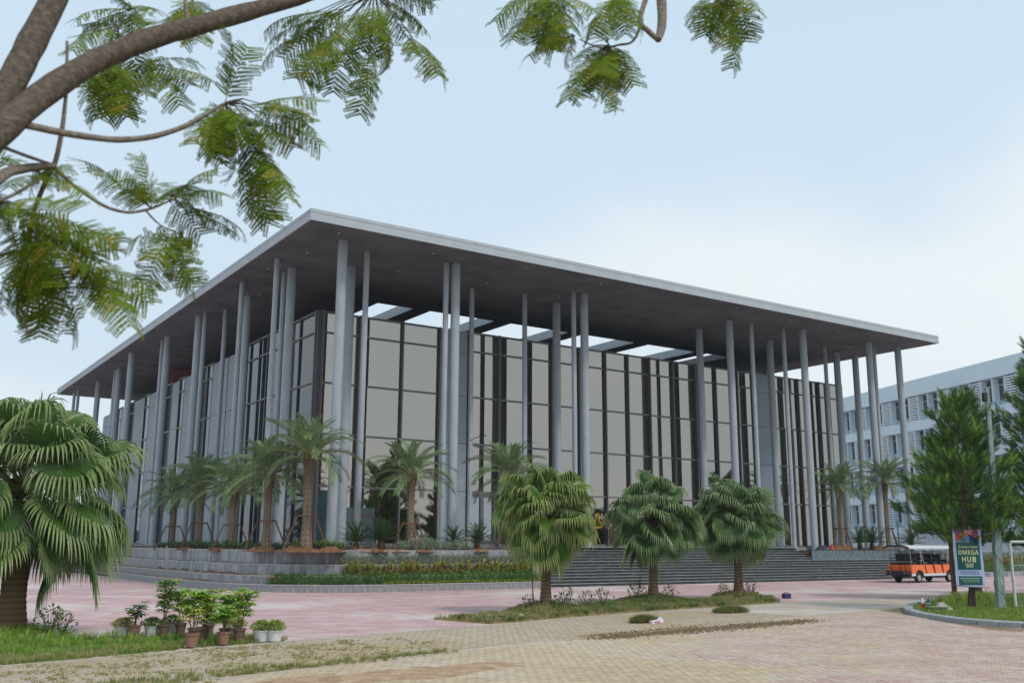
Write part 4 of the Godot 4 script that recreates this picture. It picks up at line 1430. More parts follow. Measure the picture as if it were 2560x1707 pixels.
	for s in spots:
		var t := thing("cycad", s[4], "cycad", uvp(s[0], s[1], s[2]), rnd(0, 6), "cycads on the planters")
		t.scale = Vector3.ONE * s[3]
		var tr := MB.new()
		tr.col = Color(0.10, 0.06, 0.035)
		tr.tube([Vector3(0, -0.15, 0), Vector3(0, 0.1, 0), Vector3(0, 0.28, 0), Vector3(0, 0.34, 0)], [0.15, 0.17, 0.14, 0.06], 12)
		part(t, "trunk", tr.mesh(), mats.bark)
		for i in 36:
			var k := clampi(int(i / 36.0 * 4.0), 0, 3)
			part(t, "frond", cyc[k], mats.leaf, Transform3D(Basis(Vector3.UP, i * 2.39996 + rnd(-0.2, 0.2)) * Basis(Vector3.BACK, rnd(-0.12, 0.12)), Vector3(0, 0.3, 0)))

# ---------- grass islands ----------

func tuft(blades: int, height: float, spread: float, width: float, seed_: int) -> ArrayMesh:
	var r := RandomNumberGenerator.new()
	r.seed = seed_
	var b := MB.new()
	for i in blades:
		var a := r.randf() * TAU
		var h := Vector3(cos(a), 0, sin(a))
		var s := Vector3(-sin(a), 0, cos(a)) * width
		var l := height * r.randf_range(0.55, 1.15)
		var p := h * spread * 0.3 * r.randf()
		var m := p + h * l * 0.22 + Vector3.UP * l * 0.6
		var t := p + h * l * r.randf_range(0.4, 0.8) + Vector3.UP * l * r.randf_range(0.65, 1.0)
		b.col = Color.WHITE * r.randf_range(0.75, 1.2)
		b.quad(p - s, p + s, m + s * 0.7, m - s * 0.7)
		b.tri(m - s * 0.7, m + s * 0.7, t)
	return b.mesh()

var island_grade := {}

func graded(pts: PackedVector2Array, step: float, height: Callable) -> ArrayMesh:
	# a raised sheet over an outline: grid inside, skirt at the edge
	var b := MB.new()
	var box := Rect2(pts[0], Vector2.ZERO)
	for p in pts:
		box = box.expand(p)
	var nx := int(box.size.x / step) + 2
	var nz := int(box.size.y / step) + 2
	for i in nx:
		for j in nz:
			var c := []
			var inside := 0
			for o in [[0, 0], [1, 0], [1, 1], [0, 1]]:
				var p := box.position + Vector2((i + o[0]) * step, (j + o[1]) * step)
				if Geometry2D.is_point_in_polygon(p, pts):
					inside += 1
				c.append(p)
			if inside == 0:
				continue
			var q := []
			for p in c:
				q.append(Vector3(p.x, height.call(p) if Geometry2D.is_point_in_polygon(p, pts) else -0.02, p.y))
			b.tri(q[0], q[2], q[1])
			b.tri(q[0], q[3], q[2])
	return b.mesh()

func sow(parent: Node, called: String, area: PackedVector2Array, count: int, meshes: ArrayMesh, size: Array, cols: Array, height: Callable, keep: Callable) -> void:
	var box := Rect2(area[0], Vector2.ZERO)
	for p in area:
		box = box.expand(p)
	var places := []
	var tints := []
	var tries := 0
	while places.size() < count and tries < count * 12:
		tries += 1
		var p := box.position + Vector2(rng.randf() * box.size.x, rng.randf() * box.size.y)
		if not Geometry2D.is_point_in_polygon(p, area) or rng.randf() > keep.call(p):
			continue
		places.append(Transform3D(Basis(Vector3.UP, rnd(0, TAU)).scaled(Vector3.ONE * rnd(size[0], size[1])), Vector3(p.x, height.call(p), p.y)))
		var c: Color = cols[0].lerp(cols[1], rng.randf())
		if rng.randf() < 0.2:
			c = c.lerp(cols[2], rng.randf())
		tints.append(c)
	var o := crowd(parent, called, meshes, mats.grass, places, tints)
	if parent == self:
		tag(o, "", "", "", "stuff")
	else:
		o.set_meta("kind", "stuff")

func poly(a: Array) -> PackedVector2Array:
	return line(a)

func make_grass() -> void:
	var fine := tuft(9, 0.16, 0.12, 0.0045, 1)
	var long := tuft(11, 0.3, 0.16, 0.006, 2)
	var patch := FastNoiseLite.new()
	patch.seed = 8
	patch.frequency = 0.5
	patch.fractal_octaves = 3
	var greens := [Color(0.13, 0.28, 0.03), Color(0.30, 0.44, 0.08), Color(0.48, 0.41, 0.2)]
	var dry := [Color(0.27, 0.27, 0.09), Color(0.42, 0.37, 0.18), Color(0.50, 0.42, 0.25)]
	# strip round the big palm and the pots
	var left := poly([[-17.0, -20.5], [-8.95, -17.9], [-7.9, -19.0], [-7.1, -20.15], [-6.2, -21.4], [-5.15, -22.4], [-5.0, -22.75], [-6.7, -23.7], [-8.1, -23.75], [-8.7, -23.1], [-9.6, -22.35], [-10.6, -23.2], [-12.3, -25.0], [-17.0, -26.0]])
	var lift := func(p: Vector2) -> float: return 0.025 + 0.025 * patch.get_noise_2d(p.x, p.y) + 0.10 * exp(-p.distance_squared_to(Vector2(-11.5, -23.3)) / 2.5)
	var g := top("grass_strip", graded(left, 0.22, lift), mats.turf, "grassy strip round the large palm's foot and the flower pots", "lawn", "structure")
	sow(g, "grass", left, 5200, fine, [0.4, 0.95], greens, lift, func(p): return clampf(0.42 + patch.get_noise_2d(p.x * 2, p.y * 2) * 2.2 - 0.6 * exp(-absf(p.y + 0.95 * p.x + 26.4)), 0.03, 1))
	sow(g, "long_grass", left, 900, long, [0.5, 1.0], greens, lift, func(p): return clampf(1.2 - p.distance_to(Vector2(-11.2, -22.6)) / 2.6, 0.02, 1))
	sow(g, "dry_grass", left, 1800, fine, [0.35, 0.8], dry, lift, func(p): return clampf(1.0 - absf(p.y + 1.14 * p.x + 27.9) / 2.2, 0.02, 1))
	# grass in the joints of the brick path
	var joints := poly([[-9.0, -17.6], [-8.0, -15.2], [-4.4, -15.2], [-4.6, -16.3], [-2.6, -18.6], [-0.4, -21.2], [-2.6, -23.3], [-4.9, -22.0], [-7.0, -19.9]])
	sow(get_node("path"), "joint_grass", joints, 2000, tuft(7, 0.06, 0.14, 0.005, 3), [0.5, 1.2], dry, func(_p): return -0.004, func(p): return clampf(0.45 + patch.get_noise_2d(p.x * 1.6, p.y * 1.6) * 1.5 - maxf(0.0, (p.x + 4.2)) * 0.17, 0.0, 1))
	var verge := poly([[-5.6, -15.0], [-4.5, -16.5], [-2.7, -18.4], [-1.0, -20.4], [-1.35, -20.7], [-3.0, -18.9], [-5.0, -17.1], [-6.4, -15.6]])
	sow(get_node("path"), "verge_grass", verge, 420, tuft(8, 0.1, 0.12, 0.005, 4), [0.5, 1.4], [Color(0.17, 0.22, 0.05), Color(0.33, 0.32, 0.12), Color(0.42, 0.35, 0.18)], func(_p): return -0.004, func(p): return 0.8)
	# long island under the three palms
	var isle := poly([[-2.2, -29.0], [-0.6, -27.55], [0.05, -27.95], [2.7, -31.1], [6.8, -35.1], [9.6, -37.6], [10.3, -38.4], [10.4, -40.0], [9.8, -41.6], [8.6, -41.0], [7.2, -38.8], [6.3, -38.2], [5.6, -38.6], [4.4, -37.9], [2.6, -35.4], [0.6, -32.9], [-0.9, -30.4]])
	var hill := func(p: Vector2) -> float:
		var y := 0.05 + 0.03 * patch.get_noise_2d(p.x, p.y)
		for q in [Vector2(1.14, -32.0), Vector2(5.27, -37.05), Vector2(9.13, -40.3)]:
			y += 0.24 * exp(-p.distance_squared_to(q) / 1.1)
		return y
	var isle_turf := patterned(ramp_image([[172, 0.015, 5, 1.0], [173, 0.12, 3, 0.6]], [[0.2, Color(0.10, 0.12, 0.035)], [0.5, Color(0.19, 0.16, 0.07)], [0.85, Color(0.33, 0.235, 0.13)]], 512), Vector3(0.3, 0.3, 0.3), 0.95, 0.1)
	var i := top("palm_island", graded(isle, 0.2, hill), isle_turf, "mounded grass island under the three fan palms", "lawn", "structure")
	sow(i, "dry_grass", isle, 4200, fine, [0.5, 1.1], dry, hill, func(p): return 0.85)
	sow(i, "grass", isle, 3600, fine, [0.5, 1.25], [Color(0.06, 0.14, 0.025), Color(0.14, 0.23, 0.05), Color(0.3, 0.27, 0.12)], hill, func(p): return clampf(patch.get_noise_2d(p.x * 1.5, p.y * 1.5) * 1.6 + 0.15 + 0.8 * exp(-p.distance_squared_to(Vector2(5.0, -36.6)) / 5.0) + 0.7 * exp(-p.distance_squared_to(Vector2(2.4, -33.4)) / 3.0), 0, 1))
	# weeds and saplings at the palms' feet
	var weed := []
	for k in 3:
		weed.append(bush(0.32, 0.55, 90, 0.11, 0.05, [Color(0.04, 0.11, 0.025), Color(0.12, 0.22, 0.045)], 500 + k, 0.5))
	var spots := [[1.75, -31.9, 1.3, "leafy weed climbing beside the nearest palm's trunk"], [2.5, -33.0, 1.0, "low leafy weed between the first two palms"], [3.1, -33.9, 1.15, "broad-leaved weed clump on the ridge of the island"], [4.6, -36.5, 1.35, "tall weed left of the middle palm's trunk"], [5.9, -37.2, 1.1, "weed sprouting right of the middle palm's trunk"], [8.5, -40.1, 1.0, "leafy weed left of the far palm's trunk"], [9.7, -40.4, 1.2, "leafy weed right of the far palm's trunk"], [-10.3, -22.6, 1.2, "leafy weed patch beside the large left palm"], [-9.9, -22.35, 1.0, "small weed at the forecourt edge near the large palm"], [0.55, -31.8, 0.9, "thin weed left of the nearest mid-ground palm"]]
	for s in spots:
		var t := thing("weed", s[3], "weed", Vector3(s[0], 0.1, s[1]), rnd(0, 6), "weeds on the grass islands")
		t.scale = Vector3.ONE * s[2]
		part(t, "foliage", weed[rng.randi() % 3], mats.leaf)
	# cut grass raked into heaps, one with litter
	for a in [[3.72, -28.25, 0.5, "small heap of cut grass beside litter on the path"], [7.1, -32.6, 0.75, "larger heap of cut grass farther along the path"]]:
		var heap := thing("grass_heap", a[3], "heap", Vector3(a[0], 0, a[1]), 0.6, "heaps of cut grass on the path")
		part(heap, "clippings", lump(a[2] * 0.9, a[2] * 0.42, 0.10, int(a[0] * 10), 8, 26, 0.7), mats.litter)
		var pl := []
		var ti := []
		for k in 420:
			var ang := rnd(0, TAU)
			var q := sqrt(rng.randf()) * 0.95
			pl.append(Transform3D(Basis(Vector3(rnd(-1, 1), 0.3, rnd(-1, 1)).normalized(), rnd(0.3, 1.3)), Vector3(cos(ang) * q * a[2], 0.10 * (1 - q * q), sin(ang) * q * a[2] * 0.5)))
			ti.append(Color(0.10, 0.15, 0.04).lerp(Color(0.30, 0.27, 0.10), rng.randf()))
		crowd(heap, "cut_grass", fine, mats.grass, pl, ti).set_meta("kind", "stuff")

# ---------- potted plants ----------

func umbrella_plant(height: float, spread: float, heads: int, cols: Array, seed_: int) -> Array:
	var r := RandomNumberGenerator.new()
	r.seed = seed_
	var b := MB.new()
	var s := MB.new()
	var stems := 3
	for k in stems:
		var a := TAU * k / stems + r.randf()
		var lean := Vector3(cos(a), 0, sin(a)) * spread * 0.35
		var pts := [Vector3(cos(a), 0, sin(a)) * 0.03]
		for i in 4:
			var f := (i + 1) / 4.0
			pts.append(lean * f + Vector3(r.randfn(0, 0.015), height * f, r.randfn(0, 0.015)))
		s.col = Color(0.16, 0.12, 0.06)
		s.tube(pts, [0.012, 0.011, 0.009, 0.007, 0.004], 5)
		for i in int(heads * 1.35 / float(stems)):
			var f := r.randf_range(0.3, 1.0)
			var kk := f * 3.999
			var at: Vector3 = pts[int(kk)].lerp(pts[int(kk) + 1], kk - int(kk))
			var ang := r.randf() * TAU
			var out := Vector3(cos(ang), r.randf_range(0.2, 0.9), sin(ang)).normalized() * r.randf_range(0.08, 0.2)
			s.col = Color(0.16, 0.22, 0.05)
			s.tube([at, at + out], [0.004, 0.003], 3, false)
			var hub := at + out
			var col: Color = cols[0].lerp(cols[1], r.randf())
			if r.randf() < 0.08:
				col = Color(0.45, 0.38, 0.06)
			for j in 8:
				var t := TAU * j / 8.0 + r.randf() * 0.3
				var d := (Vector3(cos(t), r.randf_range(-0.45, 0.1), sin(t)) + out * 1.2).normalized()
				b.col = col * r.randf_range(0.9, 1.12)
				b.leaf(hub, hub + d * r.randf_range(0.12, 0.19), Vector3.UP, 0.06, 0.06)
	return [b.mesh(), s.mesh()]

func pot_shape(top_r: float, base_r: float, h: float, rim: float) -> ArrayMesh:
	var b := MB.new()
	b.lathe([Vector2(0, 0), Vector2(base_r, 0), Vector2(base_r + (top_r - base_r) * 0.86, h * 0.86), Vector2(top_r + rim, h * 0.87), Vector2(top_r + rim * 1.1, h), Vector2(top_r - 0.012, h), Vector2(top_r - 0.02, h - 0.035), Vector2(0, h - 0.03)], 22)
	return b.mesh()

func make_pots() -> void:
	var brown := pot_shape(0.13, 0.095, 0.25, 0.014)
	var white := pot_shape(0.165, 0.135, 0.22, 0.008)
	var soil := MB.new()
	soil.lathe([Vector2(0.12, 0.225), Vector2(0, 0.235)], 16)
	var soil_m := soil.mesh()
	var fresh := [Color(0.20, 0.42, 0.03), Color(0.40, 0.60, 0.07)]
	var deep := [Color(0.05, 0.14, 0.03), Color(0.10, 0.21, 0.04)]
	var mid := [Color(0.13, 0.31, 0.035), Color(0.27, 0.46, 0.055)]
	# [x, z, plant height, spread, heads, colours, pot material, size, label]
	var tall := [
		[-8.58, -23.1, 0.62, 0.32, 22, deep, "terracotta", 1.0, "small dark-leaved umbrella plant in the reddest pot"],
		[-8.0, -23.35, 1.28, 0.34, 54, mid, "brown_pot", 1.0, "tallest umbrella plant, bare-stemmed, in a brown pot"],
		[-7.75, -23.75, 1.0, 0.42, 48, mid, "brown_pot", 1.0, "umbrella plant behind, between the tallest one and the bushy one"],
		[-6.9, -22.1, 0.95, 0.45, 52, fresh, "brown_pot", 1.1, "bushy lime-green umbrella plant behind the frontmost pot"],
		[-6.58, -20.9, 0.62, 0.25, 14, [Color(0.24, 0.32, 0.03), Color(0.42, 0.44, 0.06)], "terracotta", 1.08, "yellowing umbrella plant in the frontmost clay pot"],
		[-6.88, -22.7, 0.9, 0.4, 36, mid, "brown_pot", 1.0, "umbrella plant in the middle of the pot cluster"],
		[-7.05, -23.6, 1.05, 0.4, 44, fresh, "brown_pot", 1.0, "rearmost umbrella plant of the pot cluster"],
		[-6.08, -21.45, 0.68, 0.36, 34, fresh, "terracotta", 1.0, "low lime umbrella plant in a ribbed clay pot"],
		[-6.35, -22.5, 1.0, 0.38, 40, fresh, "brown_pot", 0.95, "umbrella plant second from the right of the cluster"],
		[-5.94, -22.15, 0.98, 0.46, 58, fresh, "brown_pot", 1.05, "fullest lime umbrella plant at the cluster's right end"]]
	for k in tall.size():
		var a: Array = tall[k]
		var t := thing("potted_plant", a[8], "potted plant", Vector3(a[0], 0.03, a[1]), rnd(0, 6), "umbrella plants in clay pots")
		t.scale = Vector3.ONE * a[7]
		part(t, "pot", brown, mats[a[6]])
		part(t, "soil", soil_m, mats.soil)
		var m := umbrella_plant(a[2] * 0.74, a[3] * 0.95, a[4], a[5], 600 + k)
		part(t, "foliage", m[0], mats.leaf, Transform3D(Basis(), Vector3(0, 0.22, 0)))
		part(t, "stems", m[1], mats.leaf_matt, Transform3D(Basis(), Vector3(0, 0.22, 0)))
	var low := [[-8.9, -23.2, "white pot of dry yellowish groundcover at the left end"], [-8.3, -23.4, "white pot with small purple flowers beside the red pot"], [-8.08, -24.1, "white pot half hidden behind the tallest plant"], [-7.15, -24.0, "white pot hidden behind the bushy plants"], [-6.3, -23.2, "white pot of trailing plants behind the cluster's right end"], [-5.48, -22.25, "larger white pot of trailing green at the right end"], [-5.2, -22.3, "last white pot of trailing green, nearest the brick path"]]
	var trail := []
	for k in 3:
		trail.append(bush(0.25, 0.22, 520, 0.07, 0.026, [[Color(0.26, 0.28, 0.06), Color(0.42, 0.4, 0.1)], [Color(0.10, 0.25, 0.04), Color(0.2, 0.36, 0.07)], [Color(0.2, 0.31, 0.05), Color(0.38, 0.43, 0.1)]][k], 640 + k, 0.5))
	for k in low.size():
		var a: Array = low[k]
		var t := thing("white_pot", a[2], "potted plant", Vector3(a[0], 0.02, a[1]), rnd(0, 6), "white pots of low plants")
		t.scale = Vector3.ONE * (1.0 if k < 5 else 1.06)
		part(t, "pot", white, mats.white_pot)
		part(t, "foliage", trail[0 if k == 0 else (1 if k < 4 else 2)], mats.leaf_matt, Transform3D(Basis(), Vector3(0, 0.19, 0)))
		if k == 1:
			var f := MB.new()
			f.col = Color(0.33, 0.05, 0.30)
			for i in 9:
				f.box(Vector3(rnd(-0.17, 0.17), 0.33 + rnd(-0.02, 0.04), rnd(-0.15, 0.15)), Vector3.ONE * 0.026, Basis(Vector3(1, 1, 0).normalized(), rnd(0, 3)))
			part(t, "flowers", f.mesh(), mats.leaf_matt)
	# loose stones on the strip
	for s in [[-10.15, -21.95, 0.16, "pale brick fragment lying in the grass by the large palm"], [-0.6, -29.1, 0.12, "pale stone at the tip of the palm island"], [0.35, -28.9, 0.17, "tan stone near the island's front edge"]]:
		var o := top("stone", lump(s[2], s[2] * 0.6, s[2] * 0.6, int(s[2] * 100), 5, 9, 0.5), mats.slab, s[3], "stone", "", "loose stones on the grass")
		o.position = Vector3(s[0], 0.06, s[1])
	for s in 9:
		var o := top("clod", lump(rnd(0.05, 0.11), 0.06, 0.06, 800 + s, 4, 8, 0.5), mats.litter, "dark clod of earth along the strip's forecourt edge", "clod", "", "clods along the strip edge")
		o.position = Vector3(-9.5 + s * 0.12, 0.02, -22.3 - s * 0.1)

# ---------- pines ----------

func needle_tuft(seed_: int, needles := 46) -> ArrayMesh:
	# a shoot along +y with long needles raked forward
	var r := RandomNumberGenerator.new()
	r.seed = seed_
	var b := MB.new()
	for i in needles:
		var f := r.randf()
		var a := r.randf() * TAU
		var rake := lerpf(1.05, 0.35, f) * r.randf_range(0.75, 1.2)
		var h := Vector3(cos(a), 0, sin(a))
		var d := (h * sin(rake) + Vector3.UP * cos(rake)).normalized()
		var p := Vector3(0, 0.26 * f, 0)
		var s := Vector3(-sin(a), 0, cos(a)) * 0.0055
		var l := r.randf_range(0.13, 0.2)
		b.col = Color.WHITE * r.randf_range(0.7, 1.2)
		b.tri(p - s, p + s, p + d * l)
	b.col = Color(0.5, 0.4, 0.2)
	b.tube([Vector3(0, -0.1, 0), Vector3(0, 0.26, 0)], [0.007, 0.004], 3, false)
	return b.mesh()

func pine(at: Vector3, height: float, spread: float, clear: float, label: String, seed_: int, trunk_r := 0.11, turn := 0.0) -> void:
	var r := RandomNumberGenerator.new()
	r.seed = seed_
	var t := thing("pine_tree", label, "tree", at, turn, "pines on the kerbed island")
	var b := MB.new()
	var pts := []
	var rads := []
	for i in 15:
		var f := i / 14.0
		pts.append(Vector3(r.randfn(0, 0.025) * (1 + f), height * f - 0.1, r.randfn(0, 0.025) * (1 + f)))
		rads.append(trunk_r * pow(1.0 - f, 0.7) + 0.008 + (0.03 if i == 0 else 0.0))
	b.col = Color(0.075, 0.05, 0.038)
	b.tube(pts, rads, 10)
	for i in b.c.size():
		b.c[i] = Color(0.05, 0.034, 0.027).lerp(Color(0.15, 0.105, 0.08), r.randf())
	part(t, "trunk", b.mesh(), mats.palm_bark)
	var limbs := MB.new()
	limbs.col = Color(0.09, 0.06, 0.042)
	var places := []
	var tints := []
	var y := clear
	while y < height - 0.25:
		var f := (y - clear) / (height - clear)
		var reach := (0.8 + 0.4 * sin(y * 7.3 + seed_)) * spread * pow(1.0 - f, 0.75) * (0.55 + 0.45 * smoothstep(0.0, 0.14, f)) + 0.15
		var n := 6
		for k in n:
			var a := TAU * k / n + r.randf() * 0.9
			var h := Vector3(cos(a), 0, sin(a))
			var l := reach * r.randf_range(0.72, 1.12)
			var rise := lerpf(0.08, 0.85, f) * r.randf_range(0.7, 1.2)
			var p0 := Vector3(0, y, 0)
			var p1 := p0 + h * l * 0.5 + Vector3.UP * l * 0.5 * rise * 0.6
			var p2 := p0 + h * l + Vector3.UP * l * rise
			limbs.tube([p0, p1, p2], [0.022 * (1.1 - f), 0.014, 0.006], 4, false)
			var m := int(5 + l * 13)
			for i in m:
				var s := 0.35 + 0.65 * pow(r.randf(), 0.4)
				var q := p0.lerp(p1, s * 2) if s < 0.5 else p1.lerp(p2, s * 2 - 1)
				var side := Vector3(-h.z, 0, h.x) * r.randfn(0, 0.26) * l * 0.55
				q += side + Vector3(0, r.randfn(0.04, 0.10), 0)
				var d := (h * r.randf_range(0.2, 0.9) + side.normalized() * 0.4 + Vector3.UP * r.randf_range(0.35, 1.3)).normalized()
				var ax := Vector3.UP.cross(d)
				var basis_ := Basis(ax.normalized(), Vector3.UP.angle_to(d)) if ax.length() > 0.01 else Basis()
				places.append(Transform3D((basis_ * Basis(Vector3.UP, r.randf() * 6.0)).scaled(Vector3.ONE * r.randf_range(0.8, 1.25)), q))
				tints.append(Color(0.06, 0.15, 0.04).lerp(Color(0.2, 0.36, 0.06), r.randf() * r.randf()).lerp(Color(0.42, 0.54, 0.10), 0.65 if s > 0.85 and r.randf() < 0.35 else 0.0))
		y += r.randf_range(0.26, 0.38)
	for i in 14:
		places.append(Transform3D(Basis(Vector3(r.randfn(0, 1), 0, r.randfn(0, 1)).normalized(), r.randf_range(0, 0.4)), Vector3(r.randfn(0, 0.04), height - 0.5 + i * 0.04, r.randfn(0, 0.04))))
		tints.append(Color(0.13, 0.25, 0.05))
	part(t, "limbs", limbs.mesh(), mats.bark)
	crowd(t, "crown", mats.needle_mesh, mats.grass, places, tints)

func make_pines() -> void:
	mats.needle_mesh = needle_tuft(9)
	pine(Vector3(15.68, 0.1, -34.15), 7.15, 1.95, 2.1, "tall pine behind the banner, its trunk under the banner's foot", 71)
	pine(Vector3(18.07, 0.1, -40.9), 6.0, 2.0, 2.5, "pine left of the banner with a bare lower trunk", 72, 0.10)
	pine(Vector3(19.1, 0.1, -41.0), 8.4, 2.0, 2.2, "pine behind the tall one, its top showing beside the lamp pole", 73, 0.13)
	pine(Vector3(22.3, 0.1, -40.5), 10.4, 2.5, 2.0, "tallest pine, cut off by the right edge of the view", 74, 0.16)
	pine(Vector3(24.5, 0.1, -44.5), 8.0, 2.3, 1.6, "pine at the far right behind the tallest one", 75, 0.13)

# ---------- cart ----------

func side_panel(outline: Array, z: float, thick: float) -> ArrayMesh:
	# a flat panel cut to an outline in (x, y), standing at z
	var b := MB.new()
	var pts := PackedVector2Array(outline)
	var t := Geometry2D.triangulate_polygon(pts)
	for s in [-1, 1]:
		var zz: float = z + s * thick / 2
		for i in range(0, t.size(), 3):
			var a := Vector3(pts[t[i]].x, pts[t[i]].y, zz)
			var c := Vector3(pts[t[i + 1]].x, pts[t[i + 1]].y, zz)
			var d := Vector3(pts[t[i + 2]].x, pts[t[i + 2]].y, zz)
			if ((c - a).cross(d - a).z > 0) == (s > 0):
				b.tri(a, c, d)
			else:
				b.tri(a, d, c)
	for i in pts.size():
		var p := pts[i]
		var q := pts[(i + 1) % pts.size()]
		b.quad(Vector3(p.x, p.y, z - thick / 2), Vector3(q.x, q.y, z - thick / 2), Vector3(q.x, q.y, z + thick / 2), Vector3(p.x, p.y, z + thick / 2))
	return b.mesh()

func arch(cx: float, r: float, y0: float) -> Array:
	# points over a wheel, rear to front
	var o := []
	for i in 9:
		var a := PI - PI * i / 8.0
		o.append(Vector2(cx + cos(a) * r, maxf(y0, 0.30 + sin(a) * r)))
	return o

func make_cart() -> void:
	var t := thing("electric_cart", "open-sided orange and white electric shuttle cart parked by the steps", "cart", Vector3(23.96, 0, -60.4), deg_to_rad(36.0))
	t.scale = Vector3.ONE * 1.1
	var orange := plain(0.80, 0.145, 0.012, 0.35)
	orange.clearcoat_enabled = true
	orange.clearcoat = 0.6
	var white := plain(0.6, 0.61, 0.62, 0.35)
	var grey := plain(0.42, 0.42, 0.43, 0.4, 0.3)
	var vinyl := plain(0.015, 0.015, 0.017, 0.5)
	var W := 0.68
	block(t, "chassis", mats.black, Vector3(1.45, 0.36, 0), Vector3(4.2, 0.12, 1.1))
	block(t, "floor", mats.black, Vector3(1.45, 0.47, 0), Vector3(4.3, 0.06, 1.3))
	for s in [-1, 1]:
		var rear := [Vector2(-0.68, 0.5), Vector2(-0.40, 0.5)] + arch(0.0, 0.39, 0.5) + [Vector2(0.62, 0.5), Vector2(0.55, 0.96), Vector2(-0.68, 0.96)]
		part(t, "rear_quarter", side_panel(rear, s * W, 0.05), orange)
		for k in 2:
			var x := 0.66 + k * 0.84
			part(t, "seat_side", side_panel([Vector2(x + 0.14, 0.5), Vector2(x + 0.82, 0.5), Vector2(x + 0.68, 0.96), Vector2(x, 0.96)], s * (W - 0.02), 0.05), orange)
		var front := [Vector2(2.42, 0.5), Vector2(2.62, 0.5)] + arch(3.0, 0.39, 0.5) + [Vector2(3.5, 0.5), Vector2(3.38, 0.96), Vector2(2.34, 0.96)]
		part(t, "front_quarter", side_panel(front, s * W, 0.05), orange)
		block(t, "sill_board", white, Vector3(1.5, 0.43, s * (W + 0.005)), Vector3(2.2, 0.13, 0.05))
		block(t, "sill_board", white, Vector3(-0.55, 0.43, s * (W + 0.005)), Vector3(0.36, 0.13, 0.05))
		var ar := MB.new()
		for cx in [0.0, 3.0]:
			var a := []
			var rr := []
			for q in arch(cx, 0.375, 0.2):
				a.append(Vector3(q.x, q.y, s * (W + 0.02)))
				rr.append(0.03)
			ar.tube(a, rr, 6)
		part(t, "wheel_arch", ar.mesh(), mats.rubber)
	block(t, "tail_panel", orange, Vector3(-0.7, 0.75, 0), Vector3(0.05, 0.42, 1.32))
	block(t, "nose_panel", orange, Vector3(3.5, 0.78, 0), Vector3(0.07, 0.5, 1.3), Basis(Vector3.BACK, 0.15))
	block(t, "dashboard", mats.black, Vector3(3.2, 1.08, 0), Vector3(0.4, 0.26, 1.24))
	var bump := MB.new()
	bump.bevel_box(Vector3(-0.86, 0.52, 0), Vector3(0.22, 0.24, 1.5), 0.05)
	part(t, "bumper", bump.mesh(), mats.black)
	for s in [-1, 1]:
		var lamp := MB.new()
		lamp.tube([Vector3(-0.97, 0.54, s * 0.62), Vector3(-0.985, 0.54, s * 0.62)], [0.05, 0.045], 12)
		part(t, "tail_light", lamp.mesh(), plain(0.6, 0.06, 0.03, 0.3))
		var lamp2 := MB.new()
		lamp2.tube([Vector3(-0.97, 0.54, s * 0.42), Vector3(-0.985, 0.54, s * 0.42)], [0.04, 0.036], 12)
		part(t, "reverse_light", lamp2.mesh(), plain(0.3, 0.32, 0.3, 0.3))
	# wheels
	for x in [0.0, 3.0]:
		for s in [-1, 1]:
			var w := Node3D.new()
			w.name = "wheel"
			t.add_child(w, true)
			w.position = Vector3(x, 0.275, s * 0.6)
			w.rotation.x = PI / 2 * s
			var ty := MB.new()
			ty.lathe([Vector2(0.16, -0.09), Vector2(0.245, -0.095), Vector2(0.275, -0.06), Vector2(0.275, 0.06), Vector2(0.245, 0.095), Vector2(0.16, 0.085)], 24)
			part(w, "tyre", ty.mesh(), mats.rubber)
			var ri := MB.new()
			ri.lathe([Vector2(0.165, 0.07), Vector2(0.155, 0.085), Vector2(0.14, 0.06), Vector2(0.11, 0.05), Vector2(0.06, 0.075), Vector2(0.0, 0.08)], 20)
			part(w, "rim", ri.mesh(), grey)
	# benches: the rear one looks back
	for a in [[-0.30, -1], [0.86, 1], [1.70, 1], [2.55, 1]]:
		var x: float = a[0]
		var f: int = a[1]
		var c := MB.new()
		c.bevel_box(Vector3(x, 1.02, 0), Vector3(0.46, 0.12, 1.3), 0.04)
		part(t, "seat", c.mesh(), vinyl)
		var bk := MB.new()
		bk.bevel_box(Vector3(x - f * 0.26, 1.33, 0), Vector3(0.1, 0.42, 1.28), 0.04, Basis())
		part(t, "backrest", bk.mesh(), vinyl)
		for s in [-1, 1]:
			var arm := MB.new()
			arm.tube([Vector3(x - f * 0.24, 1.28, s * 0.65), Vector3(x, 1.3, s * 0.66), Vector3(x + f * 0.2, 1.2, s * 0.66), Vector3(x + f * 0.22, 1.0, s * 0.66)], [0.02, 0.02, 0.02, 0.02], 6)
			part(t, "armrest", arm.mesh(), mats.black)
	# tail rack
	var rack := MB.new()
	for y in [1.05, 1.32, 1.48]:
		rack.tube([Vector3(-0.72, y, -0.62), Vector3(-0.78, y, -0.5), Vector3(-0.78, y, 0.3), Vector3(-0.72, y, 0.42)], [0.016, 0.016, 0.016, 0.016], 6)
	for z in [-0.5, 0.05, 0.35]:
		rack.tube([Vector3(-0.76, 0.6, z), Vector3(-0.78, 1.48, z)], [0.014, 0.014], 6)
	part(t, "tail_rack", rack.mesh(), mats.black)
	# roof on ladder posts
	var rf := MB.new()
	var n := 8
